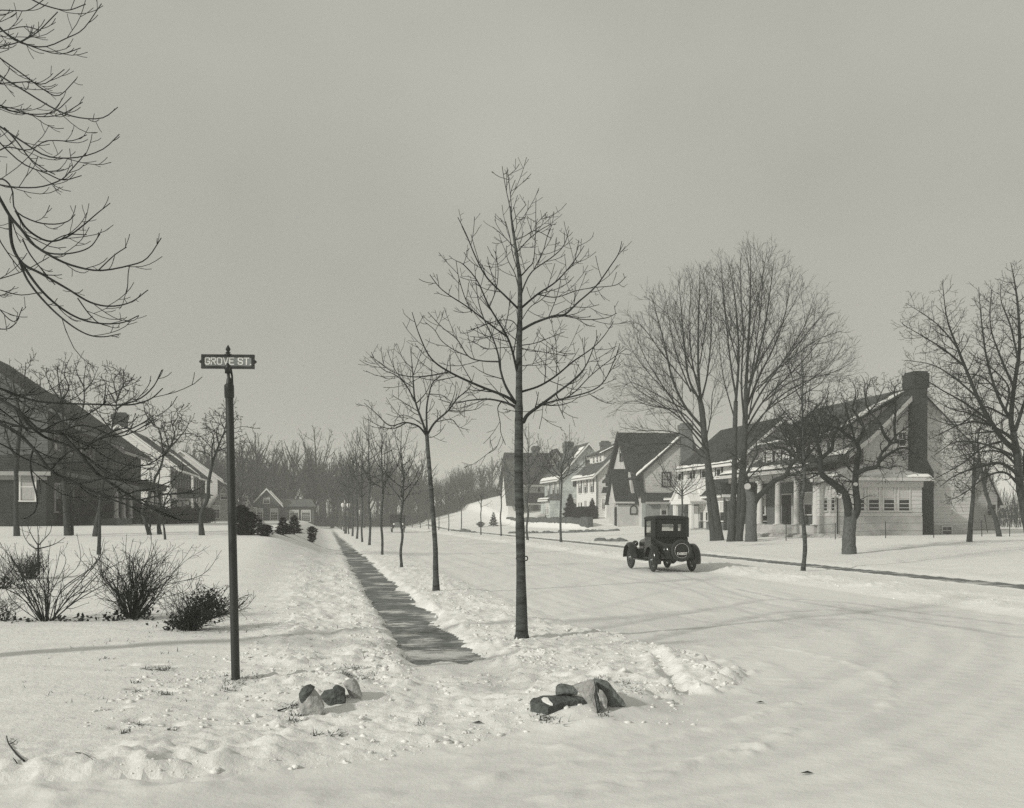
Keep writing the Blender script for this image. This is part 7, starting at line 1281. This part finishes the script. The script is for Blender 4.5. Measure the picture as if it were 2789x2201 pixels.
# ------------------------------------------------------------------ dry grass through the snow, fallen twigs, leaves
def tufts():
    rng = random.Random(6); v = []; q = []
    spots = []
    def sp(px, py, n, r): spots.append((foot(px, py), n, r))
    for px, py, n, r in ((630, 1858, 14, .1), (655, 1850, 16, .12), (614, 1843, 10, .06), (624, 1877, 14, .08), (645, 1863, 8, .08), (690, 1845, 8, .12), (705, 1857, 8, .06), (800, 1925, 30, .08), (790, 1968, 26, .09), (812, 1950, 14, .06), (945, 1838, 30, .12), (965, 1822, 30, .16), (985, 1845, 16, .12), (1010, 1835, 8, .1), (905, 2001, 14, .06), (858, 2004, 8, .04), (1478, 1955, 16, .08), (1490, 1962, 16, .07), (1645, 1952, 10, .06), (1690, 1862, 12, .1), (1710, 1875, 12, .12), (1640, 1850, 14, .08), (1525, 1974, 5, .05), (1140, 1975, 5, .04), (468, 1990, 12, .06), (408, 1823, 20, .08), (445, 1826, 30, .12), (447, 1892, 16, .08), (372, 1885, 12, .06), (372, 1975, 10, .04), (332, 1998, 8, .04), (290, 1795, 8, .08), (1000, 1790, 10, .05), (370, 1860, 6, .05), (1345, 1800, 5, .05), (1320, 1780, 5, .05)): sp(px, py, n * 5, r)
    for i in range(170): x = rng.uniform(-6.0, -2.2); y = rng.uniform(9.5, 19); spots.append((Vector((x, y, real_ground(x, y))), rng.randint(2, 8), .05))
    for p, n, r in spots:
        for i in range(n):
            x, y = p.x + rng.gauss(0, r * .6), p.y + rng.gauss(0, r * .6); b = Vector((x, y, real_ground(x, y) - .005)); o = Vector((rng.gauss(.3, .6), rng.gauss(.2, .6), rng.uniform(.02, .4))).normalized(); l = rng.uniform(.03, .085); s = Vector((-o.y, o.x, 0)).normalized() * rng.uniform(.003, .007); k = len(v)
            v += [tuple(b - s), tuple(b + s), tuple(b + o * l + s * .3 - Vector((0, 0, l * .1))), tuple(b + o * l - s * .3 - Vector((0, 0, l * .1)))]; q.append((k, k + 1, k + 2, k + 3))
    o = put('dry_grass', np_mesh('dry_grass', v, q, False), M['straw']); tag(o, 'dry grass blades poking through the snow', 'grass', None, 'stuff')
tufts()
def ground_twig(pts, r, label, side=()):
    P = [foot(x, y) + Vector((0, 0, r + .006)) for x, y in pts]; b = P[0]; w = Wood(); c = catmull([p - b for p in P], 14); w.add(c.tolist(), [r * (1 - .5 * i / 13) for i in range(14)], 6)
    for s_ in side: Q_ = [foot(x, y) + Vector((0, 0, r + .006)) - b for x, y in s_]; w.add(catmull(Q_, 8).tolist(), [r * .6 * (1 - .6 * i / 7) for i in range(8)], 5)
    o = put('fallen_twig', w.mesh('fallen_twig'), M['twig'], None, b); tag(o, label, 'twig', 'twigs lying on the snow')
K7 = lambda *p: z2(p, 0, 1400, 2.132)
ground_twig(K7((140, 1448), (100, 1410), (60, 1360), (45, 1330), (38, 1300)), .008, 'forked fallen twig on the snow at the lower left edge', (K7((52, 1350), (80, 1335), (100, 1318)),))
ground_twig(K7((100, 1460), (85, 1440), (75, 1425)), .005, 'tiny twig beside the forked one at the lower left')
ground_twig(K7((440, 1392), (490, 1402), (540, 1440)), .0035, 'thin pale curved twig on the lawn below the footprints')
ground_twig(L3((1290, 508), (1340, 490), (1375, 480)), .009, 'short stick lying left of the rounded pale stone')
ground_twig(L3((755, 315), (820, 303), (880, 300)), .004, 'thin straight stick on the snow in front of the sign post')
for i, (x, y, lab) in enumerate(((2197, 2110, 'dark leaf lying alone on the packed road at the bottom'), (1300, 1972, 'dark leaf on the churned snow between the stone groups'), (2070, 1917, 'small dark leaf on the road right of the snow bank'))):
    p = foot(x, y); rng = random.Random(i); m = MB(); m.add([(-.05, 0, .012), (-.01, -.022, .02), (.05, -.004, .014), (.012, .024, .024), (0, 0, .012)], [(0, 1, 4), (1, 2, 4), (2, 3, 4), (3, 0, 4)]); o = m.build('fallen_leaf', M['leaf'], None, (0, 0, 0), p); tag(o, lab, 'leaf')

# ------------------------------------------------------------------ the parked coupe (local: x right, y forward, z up; origin under the rear axle)
def wheel(name, root, x, y, r, m_tyre=.062, spokes=12, out=1):
    w = empty(name, (x, y, r)); w.parent = root
    m = MB(); m.torus((0, 0, 0), r - m_tyre, m_tyre, 'x', 32, 10, flat=.95); m.build('tyre', M['tyre'], w)
    m = MB(); m.torus((0, 0, 0), r - m_tyre * 1.95, .022, 'x', 28, 6, flat=1.3)
    for i in range(spokes):
        a = 2 * math.pi * i / spokes; m.tube([(0, .05 * math.cos(a), .05 * math.sin(a)), (0, (r - m_tyre * 2) * math.cos(a), (r - m_tyre * 2) * math.sin(a))], [.02, .014], 6)
    m.build('spokes', M['spoke'], w)
    m = MB(); m.lathe([(.075, -.05), (.08, 0), (.07, .04), (.045, .06), (.045, .09), (.01, .1)] if out > 0 else [(.075, .05), (.08, 0), (.07, -.04), (.045, -.06), (.045, -.09), (.01, -.1)], (0, 0, 0), 14, axis='x'); m.build('hub', M['metal'], w); return w
def fender(root, name, x0, x1, cy, r, a0, a1, mm='paint', tail=None, crown=.05, skirt=0):
    pts = [(cy + r * math.cos(a), r * math.sin(a) + .42) for a in np.linspace(a0, a1, 14)]
    if tail: pts += tail
    rs = []; n = 6
    for i, (y, z) in enumerate(pts):
        j = min(i + 1, len(pts) - 1); h = max(i - 1, 0); d = Vector((pts[j][0] - pts[h][0], pts[j][1] - pts[h][1])).normalized(); nn = Vector((d.y, -d.x)); nn = -nn if nn.dot(Vector((y - cy, z - .42))) < 0 else nn; o = []; u_ = []
        for k in range(n):
            f = k / (n - 1); x = x0 + (x1 - x0) * f; b = crown * (1 - (2 * f - 1) ** 2) - (.04 if k in (0, n - 1) else 0); o.append((x, y + nn.x * b, z + nn.y * b)); u_.append((x, y + nn.x * (b - .016), z + nn.y * (b - .016)))
        rs.append(o + u_[::-1])
    m = MB(); m.rings(rs, 0, True, True); return m.build(name, M[mm], root)
def coupe():
    d = 5681 / 150.8; x = (1831.6 - CX) / F * d; head = math.atan2(.495, 2.66); base = Vector((x, d, real_ground(x, d) + .004))
    root = empty('coupe', base, head, 'old black two-seat coupe with a spare wheel on its back, parked at the right kerb', 'car')
    WB = 2.62; tr = .69; r = .405
    for sx in (-1, 1):
        wheel('wheel', root, sx * tr, 0, r, out=sx); wheel('wheel', root, sx * tr, WB, r, out=sx)
    def body_ring(y, hw, zt, zb, rc=.07):
        p = []
        for cx, cz, a0 in ((hw - rc, zt - rc, 0), (-hw + rc, zt - rc, 90), (-hw + rc, zb + rc, 180), (hw - rc, zb + rc, 270)):
            for k in range(5): a = math.radians(a0 + 22.5 * k); p.append((cx + rc * math.cos(a), y, cz + rc * math.sin(a)))
        return p
    # lower body: rear deck, tub, cowl, bonnet
    m = MB(); m.rings([body_ring(-.74, .36, .72, .5, .1), body_ring(-.70, .43, .86, .46, .12), body_ring(-.55, .48, .97, .46, .12), body_ring(-.25, .53, 1.04, .46, .1), body_ring(.02, .57, 1.10, .46, .08), body_ring(.12, .60, 1.19, .46, .06), body_ring(.55, .62, 1.2, .46, .06), body_ring(1.15, .60, 1.2, .46, .06), body_ring(1.32, .52, 1.18, .46, .1)]); m.build('body', M['paint'], root)
    m = MB(); m.rings([body_ring(1.325, .51, 1.16, .5, .16), body_ring(1.6, .49, 1.13, .5, .17), body_ring(2.1, .44, 1.1, .5, .17), body_ring(2.62, .38, 1.07, .5, .15)]); hood = m.build('bonnet', M['paint'], root)
    m = MB(); m.rings([body_ring(2.625, .32, 1.08, .5, .15), body_ring(2.72, .32, 1.08, .5, .15)]); m.build('radiator', M['metal'], root)
    # cabin: pillars, back panel with two windows cut, roof
    zt, zb_ = 1.86, 1.185; y0, y1 = .1, 1.22; hw = .60; th = .05
    m = MB(); wins = [(-.345, .075, 1.40, 1.63), (.215, .36, 1.40, 1.63)]
    xs = sorted([-hw, hw] + [w for a in wins for w in a[:2]]); zs = [zb_, 1.40, 1.63, zt]
    for i in range(len(xs) - 1):
        for j in range(3):
            cx = (xs[i] + xs[i + 1]) / 2; cz = (zs[j] + zs[j + 1]) / 2
            if any(a < cx < b and c < cz < e for a, b, c, e in wins): continue
            m.box((xs[i], y0 + (0.0004 * ((i + j) % 2)), zs[j]), (xs[i + 1], y0 + th, zs[j + 1]))
    for sx in (-1, 1):      # corner posts, rounded
        m.tube([(sx * (hw - .02), y0 + .03, zb_), (sx * (hw - .02), y0 + .03, zt)], .058, 10)
        m.box((sx * hw - sx * .05, y0 + .05, zb_), (sx * (hw + .012), y0 + .42, zt)); m.box((sx * hw - sx * .045, y1 - .04, zb_), (sx * (hw + .01), y1 + .03, zt)); m.box((sx * hw - sx * .045, y0 + .42, zt - .1), (sx * (hw + .01), y1 - .04, zt)); m.box((sx * hw - sx * .045, y0 + .42, zb_), (sx * (hw + .012), y1 - .04, zb_ + .05))
    m.box((-hw, y1 - .02, zt - .12), (hw, y1 + .025, zt)); m.box((-hw, y1 - .02, zb_), (hw, y1 + .025, zb_ + .14)); m.build('cabin', M['cloth'], root)
    m = MB(); rr = []
    for y, hwi, z in ((y0 - .03, .56, .02), (y0 - .02, .605, .055), (y0 + .12, .63, .085), (y0 + .6, .635, .1), (y1 + .0, .63, .085), (y1 + .14, .6, .05), (y1 + .16, .56, .02)):
        rr.append([(hwi * math.sin(a), y, zt - .02 + z * math.cos(a) ** .7 if math.cos(a) > 0 else zt - .02) for a in np.linspace(-math.pi / 2, math.pi / 2, 12)] + [(hwi, y, zt - .05), (-hwi, y, zt - .05)])
    m.rings(rr); m.build('roof', M['cloth'], root)
    gl = bpy.data.materials.get('car glass')
    if not gl:
        gl = bpy.data.materials.new('car glass'); gl.use_nodes = True; n_ = gl.node_tree; n_.nodes.clear(); o_ = n_.nodes.new('ShaderNodeOutputMaterial'); t_ = n_.nodes.new('ShaderNodeBsdfTransparent'); g_ = n_.nodes.new('ShaderNodeBsdfGlossy'); x_ = n_.nodes.new('ShaderNodeMixShader'); t_.inputs[0].default_value = (.97, .97, .96, 1); g_.inputs['Roughness'].default_value = .02; x_.inputs[0].default_value = .08
        nz = n_.nodes.new('ShaderNodeTexNoise'); nz.inputs['Scale'].default_value = 3; mr = n_.nodes.new('ShaderNodeMapRange'); mr.inputs[3].default_value = .04; mr.inputs[4].default_value = .14; n_.links.new(nz.outputs[0], mr.inputs[0]); n_.links.new(mr.outputs[0], x_.inputs[0]); n_.links.new(t_.outputs[0], x_.inputs[1]); n_.links.new(g_.outputs[0], x_.inputs[2]); n_.links.new(x_.outputs[0], o_.inputs[0])
        M['carglass'] = gl
    for a, b, c, e in wins: m = MB(); m.box((a, y0 + .02, c), (b, y0 + .026, e)); m.build('rear_window', M['carglass'], root)
    for sx in (-1, 1):
        m = MB(); m.box((sx * (hw - .02), y0 + .42, zb_ + .05), (sx * (hw - .014), y1 - .04, zt - .1)); m.build('side_window', M['carglass'], root)
        m = MB(); m.box((sx * (hw + .012), .42, .62), (sx * (hw + .03), 1.16, zb_)); dr_ = m.build('door', M['paint'], root); m = MB(); m.tube([(sx * (hw + .03), .5, 1.06), (sx * (hw + .06), .5, 1.06), (sx * (hw + .06), .62, 1.06)], .01, 6)
        for z in (.75, 1.1): m.tube([(sx * (hw + .03), 1.15, z - .04), (sx * (hw + .03), 1.15, z + .04)], .014, 6)
        m.build('handle', M['metal'], dr_)
    m = MB(); m.box((-hw + .05, y1 - .005, zb_ + .14), (hw - .05, y1 + .005, zt - .12)); m.build('windscreen', M['carglass'], root)
    m = MB(); m.box((-hw + .05, y1 - .012, 1.545), (hw - .05, y1 + .014, 1.565)); m.build('windscreen_bar', M['paint'], root)
    m = MB(); m.box((-.5, .5, .8), (.5, .95, 1.14)); m.box((-.5, .3, .95), (.5, .46, 1.32)); m.build('seat', M['cloth'], root)
    m = MB(); m.torus((0, 0, 0), .19, .014, 'x', 20, 6); w = m.build('steering_wheel', M['paint'], root, loc=(-.3, 1.0, 1.3)); w.rotation_euler = (0, math.radians(0), math.radians(80))
    # fenders, running boards, valances
    for sx in (-1, 1):
        x0, x1 = sx * .55, sx * .86
        fender(root, 'fender', x0, x1, 0, .5, math.radians(12), math.radians(196), tail=None)
        fender(root, 'fender', x0, x1, WB, .5, math.radians(-2), math.radians(158), tail=[(WB - .58, .5), (WB - .72, .4)])
        m = MB(); m.box((sx * .5, .42, .36), (sx * .84, WB - .7, .40)); m.build('running_board', M['paint'], root); m = MB(); m.box((sx * .5, .3, .38), (sx * .53, WB - .3, .66)); m.box((sx * .4, 1.2, .6), (sx * .56, WB + .1, .72)); m.build('valance', M['paint'], root)
        m = MB(); m.lathe([(.02, -.16), (.08, -.12), (.11, -.02), (.115, .05), (.1, .06), (.02, .065)], (sx * .46, WB + .2, .9), 14, axis='y'); hl = m.build('headlamp', M['paint'], root); m = MB(); m.tube([(sx * .46, WB + .2, .8), (sx * .4, WB + .05, .6)], .02, 6); m.build('bracket', M['paint'], hl)
    m = MB(); m.tube([(-tr, 0, r), (tr, 0, r)], .04, 8); m.lathe([(.05, -.14), (.13, -.05), (.13, .05), (.05, .14)], (0, 0, r), 12, axis='x'); m.tube([(-tr, WB, r - .02), (tr, WB, r - .02)], .03, 8); m.box((-.4, -.45, .44), (-.34, 2.6, .52)); m.box((.34, -.45, .44), (.4, 2.6, .52)); m.build('chassis', M['paint'], root)
    m = MB(); m.tube([(-.3, -.5, .36), (-.1, -.2, .34), (.3, 1.2, .34)], .03, 6); m.box((-.48, -.76, .5), (.48, -.70, .66)); m.build('exhaust', M['paint'], root)
    # spare wheel with the number plate in it
    sp = empty('spare_wheel', (.04, -.81, .745)); sp.parent = root; sp.rotation_euler = (0, 0, 0)
    m = MB(); m.torus((0, 0, 0), .315, .062, 'y', 36, 10); m.build('tyre', M['tyre'], sp); m = MB(); m.torus((0, -.03, 0), .245, .013, 'y', 36, 8); m.build('rim', M['rim'], sp)
    m = MB(); m.lathe([(.235, 0), (.24, .03), (.05, .05)], (0, 0, 0), 24, axis='y'); m.build('carrier', M['paint'], sp)
    m = MB(); m.box((-.2, -.062, -.155), (.2, -.05, -.04)); pl = m.build('number_plate', M['plateblk'], root, loc=(.04, -.81, .745)); pl['label'] = 'black number plate reading E48837'
    m = lettering('E48837', .335, .072, .015, -.066, 1.6); o = m.build('lettering', M['letter'], pl); o.location = (.0, 0, -.098)
    m = MB(); m.lathe([(.01, -.05), (.035, -.04), (.04, .0), (.03, .03)], (-.5, -.62, .78), 10, axis='y'); m.build('tail_lamp', M['metal'], root)
    m = MB(); m.tube([(-.5, 1.9, 1.0), (-.56, 1.95, 1.1), (-.56, 1.95, 1.78)], .008, 5); m.build('marker_rod', M['metal'], root) if 0 else None
coupe()

# ------------------------------------------------------------------ the motor truck far up the street
def truck():
    d = 131.0; x = (1084 - CX) / F * d; z = real_ground(x, d); root = empty('motor_truck', (x, d, z), math.radians(8), 'dark boxy motor truck coming down the far part of the street', 'truck')
    m = MB(); m.box((-.9, .9, .7), (.9, 4.2, 2.15)); m.build('box_body', M['paint'], root)
    m = MB(); m.box((-.8, .2, .7), (.8, .9, 1.15)); m.box((-.8, .2, 1.15), (-.72, .9, 2.0)); m.box((.72, .2, 1.15), (.8, .9, 2.0)); m.box((-.9, -.1, 2.0), (.9, .95, 2.1)); m.build('cab', M['paint'], root); m = MB(); m.box((-.72, .22, 1.2), (.72, .24, 1.98)); m.build('windscreen', M['glass'], root)
    m = MB(); m.box((-.42, -1.1, .65), (.42, .2, 1.2)); m.build('bonnet', M['paint'], root); m = MB(); m.box((-.4, -1.16, .6), (.4, -1.105, 1.22)); m.build('radiator', M['metal'], root)
    for sx in (-1, 1):
        m = MB(); m.lathe([(.03, .12), (.11, .08), (.13, -.04), (.02, -.05)], (sx * .5, -1.1, 1.0), 12, axis='y'); m.build('headlamp', M['lens'], root)
        fender(root, 'fender', sx * .48, sx * .86, -.75, .48, math.radians(20), math.radians(170))
        for y in (-.75, 2.9): wheel('wheel', root, sx * .7, y, .4, out=sx)
truck()

# ------------------------------------------------------------------ lamp post, utility pole, wire fence, kerb stones
def lamp_post():
    p = foot(941, 1455); root = empty('street_lamp', p, 0, 'dark lamp post with a pair of pale globes among the left row of young trees', 'street lamp'); h = (1455 - 1385) / F * p.y
    m = MB(); m.lathe([(.16, -.1), (.16, .3), (.1, .4), (.07, .5), (.055, h - .2), (.09, h - .1), (.05, h)], (0, 0, 0), 12); m.tube([(-.38, 0, h - .05), (-.2, 0, h + .1), (0, 0, h), (.2, 0, h + .1), (.38, 0, h - .05)], .03, 6); m.build('post', M['iron'], root)
    for sx in (-1, 1): m = MB(); m.lathe([(.05, -.02), (.14, .08), (.2, .25), (.16, .42), (.05, .5)], (sx * .3, 0, h + .05), 14); m.build('globe', M['lens'], root)
lamp_post()
x = (1067 - CX) / F * 195; p = Vector((x, 195, real_ground(x, 195))); root = empty('utility_pole', p, A, 'far wooden utility pole with a crossarm behind the motor truck', 'utility pole'); m = MB(); m.tube([(0, 0, -.3), (0, 0, 8)], [.17, .12], 8); m.build('pole', M['bark'], root); m = MB(); m.box((-1.3, -.06, 7.0), (1.3, .06, 7.14)); m.build('crossarm', M['bark'], root)
def wire_fence():
    pts = [(2141, 1475), (2275, 1471), (2412, 1468), (2543, 1466), (2674, 1463), (2750, 1462)]; base = foot(*pts[0]); P = [foot(*q) for q in pts]; dsc = P[0].y
    root = empty('wire_fence', base, 0, 'low fence of thin iron posts and wire along the lawn of the house with columns', 'fence')
    for q in P: m = MB(); m.tube([q - base - Vector((0, 0, .2)), q - base + Vector((0, 0, .98))], .028, 6); m.build('post', M['iron'], root)
    m = MB()
    for a, b in zip(P[:-1], P[1:]):
        for h in (.9, .45): m.tube([a - base + Vector((0, 0, h)), (a + b) / 2 - base + Vector((0, 0, h - .03)), b - base + Vector((0, 0, h))], .008, 4)
    m.build('wire', M['iron'], root)
    q = foot(2690, 1452); q2 = Vector((0, 0, 0)); m = MB(); m.tube([q - base, q - base + Vector((-.25, 0, 1.4))], .03, 6); m.build('post', M['bark'], root)
wire_fence()
def edging(pts, n, label, seed, size=(.28, .5), h=(.08, .2), mm='stone', group=None):
    rng = random.Random(seed); protos = []
    for i in range(n):
        f = i / max(1, n - 1); j = min(int(f * (len(pts) - 1)), len(pts) - 2); g = f * (len(pts) - 1) - j; px = pts[j][0] + (pts[j + 1][0] - pts[j][0]) * g; py = pts[j][1] + (pts[j + 1][1] - pts[j][1]) * g; p = foot(px, py)
        w, hh = rng.uniform(*size), rng.uniform(*h); bm = bmesh.new(); bmesh.ops.create_icosphere(bm, subdivisions=2, radius=1)
        for v in bm.verts: v.co = Vector((v.co.x * w * .5, v.co.y * w * .4, v.co.z * hh)) * (1 + .35 * mnoise.noise(v.co * 1.3 + Vector((i * 3.1, seed, 0))))
        me = bpy.data.meshes.new('edging_stone'); bm.to_mesh(me); bm.free(); o = put('edging_stone', me, M[mm], None, p + Vector((0, 0, hh * .2))); o.rotation_euler = (0, 0, A + rng.uniform(-.3, .3)); tag(o, label, 'stone', group)
edging([(2065, 1463), (2280, 1466)], 17, 'one of the low stones edging the lawn before the columned porch', 1, (.5, .95), (.12, .22), 'lstone', 'edging stones before the porch')
edging([(1632, 1476), (1700, 1476)], 7, 'one of the small stones in a line left of the dark coupe', 2, (.4, .8), (.1, .22), 'stone', 'small stones left of the coupe')
edging([(1390, 1455), (1560, 1452), (1680, 1447)], 34, 'one of the dark rubble stones in the snow below the retaining wall', 3, (.3, .9), (.08, .25), 'stone', 'rubble below the retaining wall')
edging([(1235, 1447), (1290, 1452)], 5, 'one of the stones in the snow near the distant round evergreen', 4, (.6, 1.2), (.15, .4), 'stone', 'stones below the white hill')

# ------------------------------------------------------------------ winter haze: one box of thin air round everything
hz = bpy.data.materials.new('haze air'); hz.use_nodes = True; hn = hz.node_tree; hn.nodes.clear(); ho = hn.nodes.new('ShaderNodeOutputMaterial'); hv = hn.nodes.new('ShaderNodeVolumePrincipled'); hn.links.new(hv.outputs[0], ho.inputs['Volume'])
hv.inputs['Color'].default_value = (.95, .945, .92, 1); hv.inputs['Density'].default_value = HAZE; hv.inputs['Anisotropy'].default_value = 0.0
m = MB(); m.box((-340, -14, -2.5), (430, 915, 45)); o = m.build('haze', hz); tag(o, 'pale winter haze over the far end of the street', 'haze', None, 'stuff')
